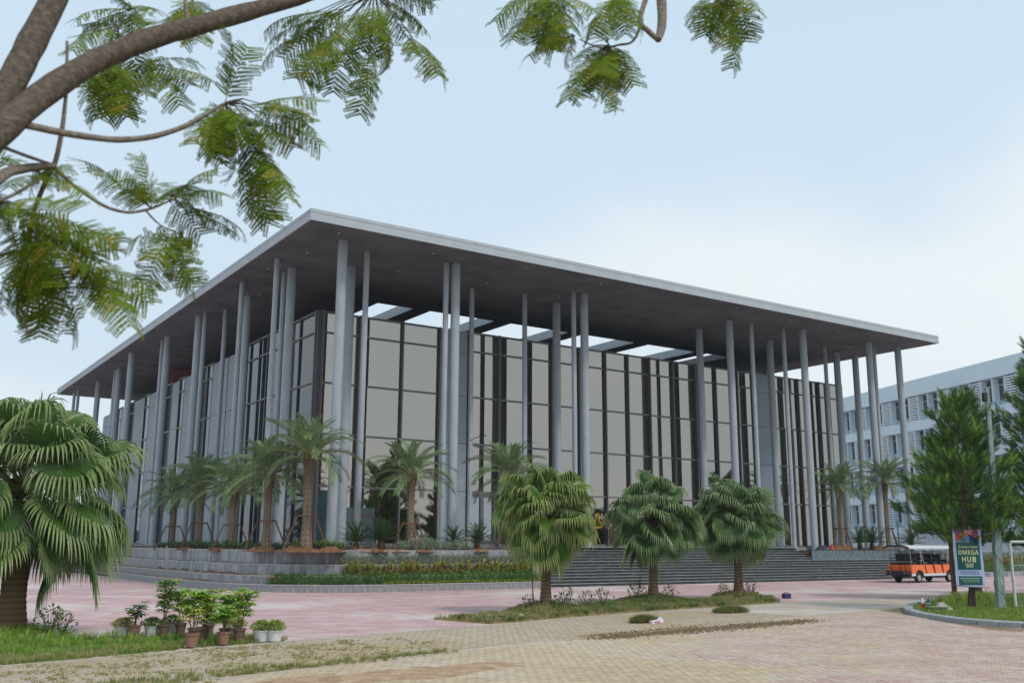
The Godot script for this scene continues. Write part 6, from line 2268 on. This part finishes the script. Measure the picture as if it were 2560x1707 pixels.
func make_small_things() -> void:
	# boards set just outside the panes, colours dimmed as if seen through glass
	var board := thing("poster", "poster with red heading near the corner, coloured dim as if behind glass", "poster", uvp(6.95, 8.06, 2.2), deg_to_rad(YAW))
	block(board, "board", plain(0.065, 0.095, 0.10, 0.4), Vector3(0, 0.95, 0), Vector3(1.75, 1.9, 0.02))
	letters(board, "heading", "ÂT NUOC", 0.29, plain(0.13, 0.018, 0.022, 0.6), Vector3(0.1, 1.48, 0.013))
	for k in 7:
		block(board, "text_line", plain(0.07, 0.10, 0.115, 0.6), Vector3(-0.1 + 0.05 * (k % 3), 1.1 - k * 0.12, 0.0125), Vector3(1.3 - 0.12 * (k % 3), 0.02, 0.004))
	var board2 := thing("poster", "dim green poster with red marks beside the corner post", "poster", uvp(4.75, 8.06, 2.2), deg_to_rad(YAW))
	block(board2, "board", plain(0.035, 0.075, 0.075, 0.3), Vector3(0, 1.4, 0), Vector3(0.75, 2.8, 0.02))
	letters(board2, "heading", "E", 0.2, plain(0.2, 0.03, 0.03, 0.6), Vector3(0.28, 1.85, 0.013))
	letters(board2, "heading", "U", 0.2, plain(0.2, 0.03, 0.03, 0.6), Vector3(0.28, 1.45, 0.013))
	# congratulatory flower stands before the entrance
	var stands := [[21.2, 4.9, [Color(0.75, 0.42, 0.02), Color(0.7, 0.62, 0.06)], "flower stand of yellow blooms seen between the first two palms"], [22.4, 5.0, [Color(0.65, 0.03, 0.03), Color(0.75, 0.4, 0.1)], "flower stand of red blooms left of the middle palm"], [26.7, 4.6, [Color(0.7, 0.04, 0.12), Color(0.8, 0.55, 0.5)], "flower stand of pink and white blooms behind the middle palm"], [27.8, 4.5, [Color(0.75, 0.03, 0.18), Color(0.6, 0.25, 0.3)], "flower stand of magenta blooms right of the pink one"], [25.4, 3.9, [Color(0.75, 0.2, 0.04), Color(0.6, 0.08, 0.05)], "low stand of orange blooms behind the middle palm's skirt"]]
	for k in stands.size():
		var a: Array = stands[k]
		var t := thing("flower_stand", a[3], "flowers", uvp(a[0], a[1], PLINTH), rnd(0, 6), "flower stands at the entrance")
		var legs := MB.new()
		for i in 3:
			var ang := TAU * i / 3
			legs.tube([Vector3(cos(ang) * 0.3, 0, sin(ang) * 0.3), Vector3(0, 1.1, 0)], [0.018, 0.018], 5)
		part(t, "easel", legs.mesh(), mats.wood)
		var f := MB.new()
		for i in 90:
			var d := Vector3(rng.randfn(0, 1), rng.randfn(0, 1), rng.randfn(0, 1)).normalized()
			var p := Vector3(0, 1.55, 0) + d * Vector3(0.5, 0.42, 0.5)
			f.col = a[2][0].lerp(a[2][1], rng.randf()) if i % 3 else Color(0.07, 0.17, 0.04)
			f.leaf(p - d.cross(Vector3.UP).normalized() * 0.06, p + d.cross(Vector3.UP).normalized() * 0.06 + d * 0.03, d, 0.1)
			f.leaf(p + Vector3.DOWN * 0.05, p + Vector3.UP * 0.06 + d * 0.03, d, 0.1)
		part(t, "blooms", f.mesh(), mats.leaf_matt)
		if k == 0:
			for s in [-1, 1]:
				var ribbon := MB.new()
				ribbon.col = Color(0.65, 0.7, 0.78)
				ribbon.leaf(Vector3(s * 0.25, 1.6, 0.2), Vector3(s * 0.3, 2.05, 0.2), Vector3(0, 0, 1), 0.26)
				part(t, "ribbon", ribbon.mesh(), mats.leaf_matt)
	# floodlights on bent arms fixed to the columns
	for a in [[12.93, 6.25, 8.05, 0.5, "black floodlight on a bent arm beside the door column"], [45.0, 5.55, 7.3, -0.5, "black floodlight on a bent arm on a far column"]]:
		var t := thing("floodlight", a[4], "floodlight", uvp(a[0], a[1], a[2]), deg_to_rad(YAW), "floodlights on column arms")
		var m := MB.new()
		m.tube([Vector3(0, 0, 0), Vector3(0.15, 0.16, 0.3), Vector3(0.45, 0.28, 0.5)], [0.02, 0.02, 0.02], 6)
		part(t, "arm", m.mesh(), mats.black)
		var hd := MB.new()
		hd.bevel_box(Vector3(0.6, 0.3, 0.55), Vector3(0.32, 0.06, 0.14), 0.02, Basis(Vector3.BACK, 0.1))
		part(t, "lamp_head", hd.mesh(), mats.black)
	# things left lying about
	var box := thing("speaker_box", "small dark blue box standing on the forecourt", "box", Vector3(11.35, 0, -41.4), 0.5)
	var bm := MB.new()
	bm.bevel_box(Vector3(0, 0.11, 0), Vector3(0.36, 0.2, 0.22), 0.03)
	part(box, "case", bm.mesh(), plain(0.02, 0.025, 0.09, 0.5))
	var bh := MB.new()
	bh.tube([Vector3(-0.12, 0.2, 0), Vector3(-0.1, 0.25, 0), Vector3(0.1, 0.25, 0), Vector3(0.12, 0.2, 0)], [0.01, 0.01, 0.01, 0.01], 5)
	part(box, "handle", bh.mesh(), mats.black)
	var bag := top("plastic_bag", lump(0.16, 0.1, 0.14, 61, 7, 14, 0.6), plain(0.55, 0.58, 0.66, 0.4), "crumpled white plastic bag beside the small grass heap", "bag")
	bag.position = Vector3(4.15, 0.0, -28.25)
	var carton := thing("carton", "flattened pink and white carton beside the small grass heap", "carton", Vector3(4.0, 0.0, -27.95), 0.5)
	block(carton, "panel", plain(0.7, 0.62, 0.64, 0.6), Vector3(0, 0.05, 0), Vector3(0.32, 0.07, 0.14), Basis(Vector3.BACK, 0.12))
	block(carton, "label", plain(0.55, 0.12, 0.2, 0.6), Vector3(0.01, 0.05, 0.072), Vector3(0.18, 0.035, 0.004), Basis(Vector3.BACK, 0.12))
	var cone := thing("red_cover", "small red cone-shaped cover on the landing planter's rim", "cone", uvp(39.9, 2.35, 1.84), 0.0)
	var cm := MB.new()
	cm.lathe([Vector2(0.2, 0), Vector2(0.14, 0.2), Vector2(0.04, 0.42), Vector2(0, 0.43)], 12)
	part(cone, "cover", cm.mesh(), plain(0.5, 0.02, 0.03, 0.6))
	var sack := thing("hunched_sack", "dark bundle slumped on the landing planter's rim", "sack", uvp(38.9, 2.35, 1.86), 0.4)
	part(sack, "bundle", lump(0.45, 0.22, 0.36, 66, 8, 18, 0.35), plain(0.03, 0.037, 0.06, 0.8))
	# drip hose and debris at the island tip
	var grate := thing("drain_mat", "ribbed dark rubber mat lying at the palm island's tip", "mat", Vector3(-0.55, 0.09, -28.65), 0.75)
	for i in 9:
		block(grate, "rib", mats.rubber, Vector3(-0.36 + i * 0.09, 0.02, 0), Vector3(0.05, 0.03, 0.32))
	block(grate, "base", mats.rubber, Vector3(0, 0.0, 0), Vector3(0.86, 0.016, 0.36))
	# thin dead stakes beside the palms
	for a in [[0.72, -31.7, 1.7, -0.12, "thin dead stake leaning beside the nearest mid-ground palm"], [4.55, -36.6, 0.95, 0.18, "short dark stake left of the middle palm"], [9.0, -39.7, 1.6, -0.05, "pale leaning stick at the far palm's trunk"]]:
		var t := thing("stake", a[4], "stake", Vector3(a[0], 0.1, a[1]), 0.0, "stakes by the palms")
		var m := MB.new()
		m.tube([Vector3(0, -0.1, 0), Vector3(a[3] * 0.5 + 0.02, a[2] * 0.5, 0.02), Vector3(a[3], a[2], 0)], [0.026, 0.022, 0.016], 6)
		part(t, "stick", m.mesh(), mats.wood)
	# clipped grass banks beyond the far planter
	for a in [[26.6, -49.5, "low bushy shrub beyond the road behind the gate frame"], [28.4, -51.0, "round shrub beyond the road at the right edge"]]:
		var t := thing("shrub", a[2], "bush", Vector3(a[0], 0, a[1]), rnd(0, 6), "shrubs beyond the road")
		t.scale = Vector3(2.4, 1.8, 2.4)
		part(t, "foliage", bush(0.45, 0.6, 900, 0.08, 0.035, [Color(0.06, 0.13, 0.03), Color(0.14, 0.23, 0.05)], int(a[0]), 0.4), mats.leaf)

# ---------- trees that the glass mirrors, out of the frame ----------

func make_far_trees() -> void:
	var clump := bush(0.75, 0.9, 130, 0.34, 0.12, [Color(0.05, 0.10, 0.03), Color(0.10, 0.17, 0.045)], 900, 0.3)
	var right := [[52, -56, 5.2], [57, -49, 6.2], [55, -41, 4.8], [61, -35, 6.4], [58, -27, 5.4], [63, -20, 6.8], [57, -12, 5.0], [64, -5, 6.2], [59, 4, 5.6], [50, 10, 6.0]]
	var left := [[-62, -88, 6.4], [-56, -104, 7.2], [-70, -110, 6.6], [-50, -118, 7.0], [-66, -72, 6.0], [-78, -95, 7.4], [-60, -60, 5.6]]
	var k := 0
	for s in [right, left]:
		for a in s:
			var side := "right" if a[0] > 0 else "left"
			var t := thing("broadleaf_tree", "leafy tree standing outside the view, mirrored in the %s glass" % ("entrance" if side == "right" else "flank"), "tree", Vector3(a[0], 0, a[1]), 0.0, "trees mirrored in the %s glass" % ("entrance" if side == "right" else "flank"))
			var r := RandomNumberGenerator.new()
			r.seed = 950 + k
			k += 1
			var h: float = a[2]
			var m := MB.new()
			m.col = Color(0.10, 0.07, 0.05)
			m.tube([Vector3(0, 0, 0), Vector3(0.1, h * 0.4, 0), Vector3(0, h * 0.8, 0.1)], [0.2, 0.14, 0.05], 8)
			part(t, "trunk", m.mesh(), mats.bark)
			var pl := []
			for i in 44:
				var d := Vector3(r.randfn(0, 0.5), 0, r.randfn(0, 0.5)) * h * 0.34
				var y := h * r.randf_range(0.22, 0.86)
				pl.append(Transform3D(Basis(Vector3.UP, r.randf() * 6.0).scaled(Vector3.ONE * r.randf_range(0.8, 1.35)), Vector3(d.x * (1.1 - y / h * 0.7), y, d.z * (1.1 - y / h * 0.7))))
			crowd(t, "crown", clump, mats.leaf_matt, pl)

# ---------- flame tree whose branches hang into the view ----------

func pinnate_leaf(length: float, pinnae: int, seed_: int, droop: float) -> ArrayMesh:
	# twice-divided leaf along +x: a rachis, paired pinnae, paired leaflets
	var r := RandomNumberGenerator.new()
	r.seed = seed_
	var b := MB.new()
	var n := 8
	var pts := []
	var dirs := []
	var rads := []
	var p := Vector3.ZERO
	for i in n + 1:
		var f := float(i) / n
		var a := 0.18 - droop * f * f
		var d := Vector3(cos(a), sin(a), 0.06 * sin(f * 4.0 + seed_)).normalized()
		pts.append(p)
		dirs.append(d)
		rads.append(lerpf(0.0035, 0.001, f))
		p += d * length / n
	b.col = Color(0.13, 0.14, 0.03)
	b.tube(pts, rads, 4, false)
	for i in pinnae:
		var f := 0.12 + 0.88 * (i + 0.5) / pinnae
		var k := minf(f * n, n - 0.001)
		var at: Vector3 = pts[int(k)].lerp(pts[int(k) + 1], k - int(k))
		var d: Vector3 = dirs[int(k)]
		var up := Vector3(-d.y, d.x, 0).normalized()
		for s in [-1, 1]:
			if r.randf() < 0.04:
				continue
			var open := r.randf_range(0.95, 1.25)
			var l := length * 0.30 * (0.55 + 0.6 * sin(PI * clampf(0.2 + 0.62 * f, 0, 1))) * r.randf_range(0.85, 1.1)
			var o := (d * cos(open) + Vector3(0, 0, s) * sin(open)).normalized()
			var sag := r.randf_range(0.10, 0.55)
			var m := 15
			var col := Color(0.075, 0.135, 0.008).lerp(Color(0.17, 0.225, 0.014), r.randf())
			if r.randf() < 0.015:
				col = Color(0.30, 0.23, 0.03)
			for j in m:
				var t := (j + 0.6) / m
				var q := at + o * l * t + Vector3.DOWN * l * sag * t * t
				var along := (o + Vector3.DOWN * 2.0 * sag * t).normalized()
				var side := along.cross(up).normalized()
				for e in [-1, 1]:
					if r.randf() < 0.05:
						continue
					var ll := 0.0205 * (1.12 - 0.4 * t) * r.randf_range(0.85, 1.15)
					var w := along * 0.0056
					var tip: Vector3 = q + side * e * ll + along * 0.004
					var mid := (q + tip) * 0.5
					b.col = col * r.randf_range(0.88, 1.12)
					b.quad(q, mid - w, tip, mid + w)
	return b.mesh()

func make_overhead_tree() -> void:
	var t := thing("flame_tree", "flame tree whose branches and feathery leaves hang over the view's top", "tree", Vector3(-4.6, 0, -3.4))
	var base := t.position
	var bark := relief(patterned(ramp_image([[92, 0.03, 4, 1.0], [93, 0.12, 3, 0.5]], [[0.2, Color(0.075, 0.058, 0.045)], [0.55, Color(0.145, 0.118, 0.095)], [0.85, Color(0.25, 0.215, 0.18)]], 256), Vector3(3, 3, 3), 0.9, 0.2, false), ramp_image([[94, 0.05, 4, 1.0]], [[0.0, Color(0.2, 0.2, 0.2)], [1.0, Color(0.8, 0.8, 0.8)]], 256), 1.2)
	var pale := patterned(ramp_image([[95, 0.03, 4, 1.0], [96, 0.12, 3, 0.5]], [[0.2, Color(0.12, 0.095, 0.075)], [0.5, Color(0.24, 0.20, 0.17)], [0.85, Color(0.40, 0.36, 0.32)]], 256), Vector3(4, 4, 4), 0.9, 0.2, false)
	var tr := MB.new()
	tr.tube([Vector3(0, -0.1, 0), Vector3(0.1, 0.9, -0.1), Vector3(0.5, 1.9, -0.2), Vector3(1.1, 2.8, -0.5), Vector3(1.78, 3.61, -0.9)], [0.30, 0.24, 0.2, 0.16, 0.1], 16)
	part(t, "trunk", tr.mesh(), bark)
	var branches := [
		["limb",[Vector3(-2.82,3.61,-4.30),Vector3(-2.59,4.03,-4.50),Vector3(-2.43,4.49,-4.80),Vector3(-2.18,4.88,-5.10),Vector3(-1.85,5.20,-5.40),Vector3(-1.51,5.51,-5.70),Vector3(-1.18,5.83,-6.00),Vector3(-0.72,6.10,-6.30)],[0.082, 0.08, 0.077, 0.071, 0.066, 0.06, 0.054, 0.042]],
		["limb",[Vector3(-2.82,3.61,-4.30),Vector3(-2.68,4.14,-4.60),Vector3(-2.63,4.42,-4.70),Vector3(-2.59,4.73,-4.80),Vector3(-2.55,5.04,-4.90),Vector3(-2.49,5.43,-5.00)],[0.086, 0.09, 0.088, 0.086, 0.081, 0.067]],
		["branch",[Vector3(-2.49,4.19,-4.65),Vector3(-2.31,4.24,-4.90),Vector3(-2.13,4.31,-5.10),Vector3(-1.93,4.41,-5.20),Vector3(-1.80,4.55,-5.30),Vector3(-1.72,4.67,-5.40),Vector3(-1.64,4.75,-5.50)],[0.021, 0.019, 0.017, 0.015, 0.012, 0.008, 0.005]],
		["branch",[Vector3(-2.40,4.74,-4.80),Vector3(-2.40,4.42,-4.85),Vector3(-2.44,4.12,-4.90),Vector3(-2.48,4.00,-4.90),Vector3(-2.56,3.80,-4.95),Vector3(-2.58,3.67,-5.00),Vector3(-2.54,3.61,-5.00)],[0.008, 0.011, 0.014, 0.014, 0.012, 0.011, 0.007]],
		["branch",[Vector3(-2.61,3.53,-4.30),Vector3(-2.58,3.87,-4.60),Vector3(-2.57,4.01,-4.80),Vector3(-2.44,4.07,-4.90)],[0.033, 0.029, 0.024, 0.018]],
		["branch",[Vector3(-2.44,4.05,-4.90),Vector3(-2.30,3.94,-5.00),Vector3(-2.17,3.89,-5.10),Vector3(-2.06,3.93,-5.20),Vector3(-1.97,4.02,-5.30)],[0.01, 0.01, 0.009, 0.008, 0.005]],
		["branch",[Vector3(-2.06,3.93,-5.20),Vector3(-1.99,3.86,-5.25),Vector3(-1.92,3.84,-5.30)],[0.007, 0.005, 0.004]],
		["branch",[Vector3(-2.62,4.07,-4.60),Vector3(-2.54,4.07,-4.75),Vector3(-2.47,4.08,-4.90)],[0.009, 0.01, 0.009]],
		["branch",[Vector3(-2.59,3.75,-4.60),Vector3(-2.51,3.85,-4.70),Vector3(-2.50,4.02,-4.90)],[0.009, 0.009, 0.009]],
		["branch",[Vector3(-2.67,3.53,-4.80),Vector3(-2.57,3.63,-5.00),Vector3(-2.41,3.61,-5.10),Vector3(-2.35,3.68,-5.20),Vector3(-2.19,3.73,-5.30)],[0.009, 0.009, 0.008, 0.006, 0.004]],
		["branch",[Vector3(-0.72,6.10,-6.30),Vector3(0.06,6.28,-6.20),Vector3(0.96,6.25,-6.00),Vector3(0.98,5.79,-5.90),Vector3(0.98,5.48,-5.85),Vector3(0.94,5.32,-5.80)],[0.042, 0.039, 0.04, 0.034, 0.031, 0.025]],
		["branch",[Vector3(0.94,5.32,-5.80),Vector3(0.88,5.38,-5.80),Vector3(0.83,5.45,-5.80),Vector3(0.87,5.62,-5.85),Vector3(0.94,5.82,-5.90)],[0.017, 0.019, 0.018, 0.017, 0.016]],
		["branch",[Vector3(0.83,5.43,-5.80),Vector3(0.78,5.31,-5.80),Vector3(0.68,5.28,-5.80),Vector3(0.57,5.26,-5.80),Vector3(0.43,5.32,-5.80)],[0.012, 0.008, 0.008, 0.005, 0.004]],
		["branch",[Vector3(-1.51,5.51,-5.70),Vector3(-1.31,5.66,-5.80),Vector3(-0.96,5.70,-5.90),Vector3(-0.81,5.61,-5.90)],[0.013, 0.012, 0.009, 0.004]],
		["branch",[Vector3(-1.94,5.12,-5.30),Vector3(-1.97,5.29,-5.30),Vector3(-1.99,5.43,-5.30)],[0.012, 0.011, 0.009]],
		["branch",[Vector3(0.96,6.25,-6.00),Vector3(1.26,6.12,-6.00),Vector3(1.42,5.86,-6.00)],[0.019, 0.013, 0.007]],
	]
	for a in branches:
		var pts := []
		var rads := []
		var c := Curve3D.new()
		var src: Array = a[1]
		for i in src.size():
			var d: Vector3 = (src[mini(i + 1, src.size() - 1)] - src[maxi(i - 1, 0)]) * 0.22
			c.add_point(src[i], -d if i > 0 else Vector3.ZERO, d if i < src.size() - 1 else Vector3.ZERO)
		for i in src.size() - 1:
			for k in 4:
				var f := k / 4.0
				pts.append(c.sample(i, f) - base)
				rads.append(lerpf(a[2][i], a[2][i + 1], f) * rng.randf_range(0.95, 1.06))
		pts.append(src[src.size() - 1] - base)
		rads.append(a[2][src.size() - 1])
		var b := MB.new()
		if a[0] == "limb":
			rads = rads.map(func(x): return x * 0.86)
		b.tube(pts, rads, 14 if a[0] == "limb" else 8)
		part(t, a[0], b.mesh(), bark if a[0] == "limb" else pale)
	var shapes := []
	for k in 6:
		shapes.append(pinnate_leaf(0.42, 11, 700 + k, [0.35, 0.6, 0.85, 0.5, 1.0, 0.7][k]))
	var clusters := [
		[Vector3(-1.72,4.67,-5.40),[Vector3(-1.59,4.98,-5.29),Vector3(-1.15,4.58,-5.21),Vector3(-1.15,4.40,-5.39),Vector3(-1.22,4.46,-5.24),Vector3(-1.28,4.01,-5.19),Vector3(-1.44,3.92,-5.39),Vector3(-1.58,4.05,-5.70),Vector3(-1.81,4.40,-5.63),Vector3(-1.69,4.28,-5.61),Vector3(-1.77,4.44,-5.28),Vector3(-1.44,4.17,-5.47),Vector3(-1.30,4.34,-5.32),Vector3(-1.55,4.35,-5.25),Vector3(-1.73,4.33,-5.21)]],
		[Vector3(-1.97,4.02,-5.30),[Vector3(-1.65,4.03,-5.18),Vector3(-1.69,3.91,-5.61),Vector3(-1.84,4.01,-5.55),Vector3(-1.93,4.22,-5.53)]],
		[Vector3(-2.03,3.94,-5.20),[Vector3(-2.52,4.29,-5.43),Vector3(-2.06,4.18,-5.07),Vector3(-2.28,4.10,-5.14),Vector3(-2.01,4.14,-5.33),Vector3(-2.23,4.14,-5.39)]],
		[Vector3(-1.92,3.84,-5.30),[Vector3(-1.90,3.76,-5.56),Vector3(-1.97,3.60,-5.58),Vector3(-1.96,3.60,-5.10),Vector3(-2.10,3.58,-5.41),Vector3(-2.00,3.60,-5.45),Vector3(-2.19,3.78,-5.35),Vector3(-1.78,3.52,-5.16)]],
		[Vector3(-2.41,3.61,-5.10),[Vector3(-1.99,3.39,-5.13),Vector3(-1.97,3.22,-4.90),Vector3(-2.30,3.80,-5.41),Vector3(-2.46,3.58,-5.37),Vector3(-2.27,3.48,-5.18),Vector3(-2.14,3.36,-5.03)]],
		[Vector3(-2.55,3.61,-5.00),[Vector3(-2.42,3.34,-5.30),Vector3(-2.51,3.25,-5.09),Vector3(-2.70,3.35,-5.28),Vector3(-2.81,3.54,-5.26),Vector3(-2.71,3.34,-5.06),Vector3(-2.41,3.43,-5.00),Vector3(-2.72,3.60,-5.11)]],
		[Vector3(-2.16,5.68,-5.95),[Vector3(-2.41,5.39,-5.96),Vector3(-2.07,5.29,-5.80),Vector3(-2.24,5.45,-5.88),Vector3(-2.15,5.69,-6.19)]],
		[Vector3(-2.49,5.29,-5.60),[Vector3(-2.64,5.01,-5.38),Vector3(-2.54,4.79,-5.38),Vector3(-2.52,4.78,-5.73),Vector3(-2.38,4.66,-5.52),Vector3(-2.58,5.05,-5.67),Vector3(-2.72,5.30,-5.63)]],
		[Vector3(-2.36,5.15,-5.80),[Vector3(-2.57,4.87,-5.76),Vector3(-2.22,5.14,-6.15),Vector3(-2.09,4.80,-5.67),Vector3(-2.26,5.00,-5.80),Vector3(-2.32,4.88,-5.67),Vector3(-2.10,5.22,-5.93),Vector3(-1.93,4.96,-5.72)]],
		[Vector3(-2.53,5.08,-5.60),[Vector3(-2.50,4.67,-5.56),Vector3(-2.50,5.00,-5.80),Vector3(-2.59,4.76,-5.54)]],
		[Vector3(-2.46,5.46,-5.70),[Vector3(-2.71,5.36,-5.79),Vector3(-2.41,5.61,-5.99),Vector3(-2.52,5.47,-5.51),Vector3(-2.69,5.28,-5.49),Vector3(-2.31,5.16,-5.59)]],
		[Vector3(-0.93,5.70,-5.90),[Vector3(-1.65,5.47,-6.11),Vector3(-1.52,5.29,-6.02),Vector3(-1.33,5.02,-5.79),Vector3(-1.17,4.99,-5.85),Vector3(-0.93,4.92,-5.76),Vector3(-0.85,5.27,-5.93),Vector3(-0.51,5.02,-5.68),Vector3(-0.58,5.72,-6.07),Vector3(-0.70,5.45,-6.19),Vector3(-1.34,5.43,-6.22),Vector3(-1.10,5.25,-6.09),Vector3(-1.61,5.65,-6.23),Vector3(-1.10,5.21,-5.66),Vector3(-0.96,5.26,-5.82),Vector3(-0.84,5.35,-6.23),Vector3(-0.66,5.59,-6.12),Vector3(-1.38,5.36,-5.90)]],
		[Vector3(0.40,5.34,-5.80),[Vector3(0.12,5.36,-6.12),Vector3(0.35,5.20,-5.92),Vector3(0.21,5.39,-6.04)]],
		[Vector3(0.23,5.66,-5.80),[Vector3(-0.11,5.43,-5.73),Vector3(0.03,5.24,-5.66),Vector3(0.12,5.39,-5.82),Vector3(0.33,5.29,-5.63),Vector3(0.46,5.46,-5.78),Vector3(-0.03,5.73,-6.13),Vector3(0.17,5.29,-5.75),Vector3(0.27,5.12,-5.56)]],
		[Vector3(0.62,5.28,-5.80),[Vector3(0.35,4.81,-5.58),Vector3(0.45,4.94,-5.65),Vector3(0.65,4.99,-6.02),Vector3(0.76,4.99,-5.77),Vector3(0.75,5.13,-5.72),Vector3(0.52,4.87,-5.61),Vector3(0.47,5.41,-6.14),Vector3(0.68,4.99,-5.80),Vector3(0.58,5.01,-5.67)]],
		[Vector3(0.69,5.66,-5.80),[Vector3(0.55,5.29,-5.59),Vector3(0.69,5.32,-5.58),Vector3(0.78,5.33,-5.65),Vector3(0.64,5.57,-5.96),Vector3(0.50,5.29,-5.64)]],
		[Vector3(1.42,5.84,-6.00),[Vector3(1.19,5.50,-5.77),Vector3(1.31,5.49,-6.04),Vector3(1.40,5.34,-5.90),Vector3(1.68,5.69,-6.35),Vector3(1.57,5.55,-5.82),Vector3(1.52,5.60,-6.07),Vector3(1.40,5.65,-6.21),Vector3(1.52,5.43,-6.00)]],
		[Vector3(-2.50,4.01,-4.90),[Vector3(-2.93,4.23,-5.24),Vector3(-2.39,3.98,-4.94),Vector3(-2.23,3.87,-4.80),Vector3(-2.58,3.92,-4.90),Vector3(-2.55,3.89,-4.67)]],
		[Vector3(-2.62,3.78,-4.70),[Vector3(-2.47,3.76,-4.70),Vector3(-2.25,3.62,-4.60),Vector3(-2.26,3.70,-4.98),Vector3(-2.48,3.65,-4.95),Vector3(-2.59,3.66,-4.75),Vector3(-2.13,3.63,-4.47)]],
		[Vector3(-2.60,3.73,-4.90),[Vector3(-2.05,3.64,-4.80),Vector3(-2.17,3.51,-4.80),Vector3(-2.32,3.50,-4.77),Vector3(-2.47,3.42,-4.79),Vector3(-2.40,3.72,-5.17),Vector3(-2.37,3.36,-4.74)]],
	]
	for c in clusters:
		var root: Vector3 = c[0]
		var ends: Array = c[1].duplicate()
		for e in c[1]:
			if rng.randf() < (0.8 if c[1].size() > 8 else 0.45):
				ends.append(e + Vector3(rng.randfn(0, 0.07), rng.randfn(0, 0.06), rng.randfn(0, 0.15)))
		for e in ends:
			var d: Vector3 = e - root
			var l := d.length()
			# long reaches carry their leaf on a thin twig
			var grow := clampf(l, 0.2, 0.36)
			var from: Vector3 = e - d.normalized() * grow
			if l > 0.42:
				var tw := MB.new()
				tw.tube([root - base, root.lerp(from, 0.5) - base + Vector3(0, 0.03, 0), from - base], [0.005, 0.004, 0.003], 5, false)
				part(t, "twig", tw.mesh(), bark)
			var x := d.normalized()
			var facing := Vector3(rng.randf_range(-0.5, 0.5), rng.randf_range(0.25, 1.0), rng.randf_range(0.1, 0.9))
			var z := x.cross(facing).normalized()
			var y := z.cross(x).normalized()
			part(t, "leaf", shapes[rng.randi() % 6], mats.leaf_matt, Transform3D(Basis(x, y, z).scaled(Vector3.ONE * grow / 0.40), from - base))
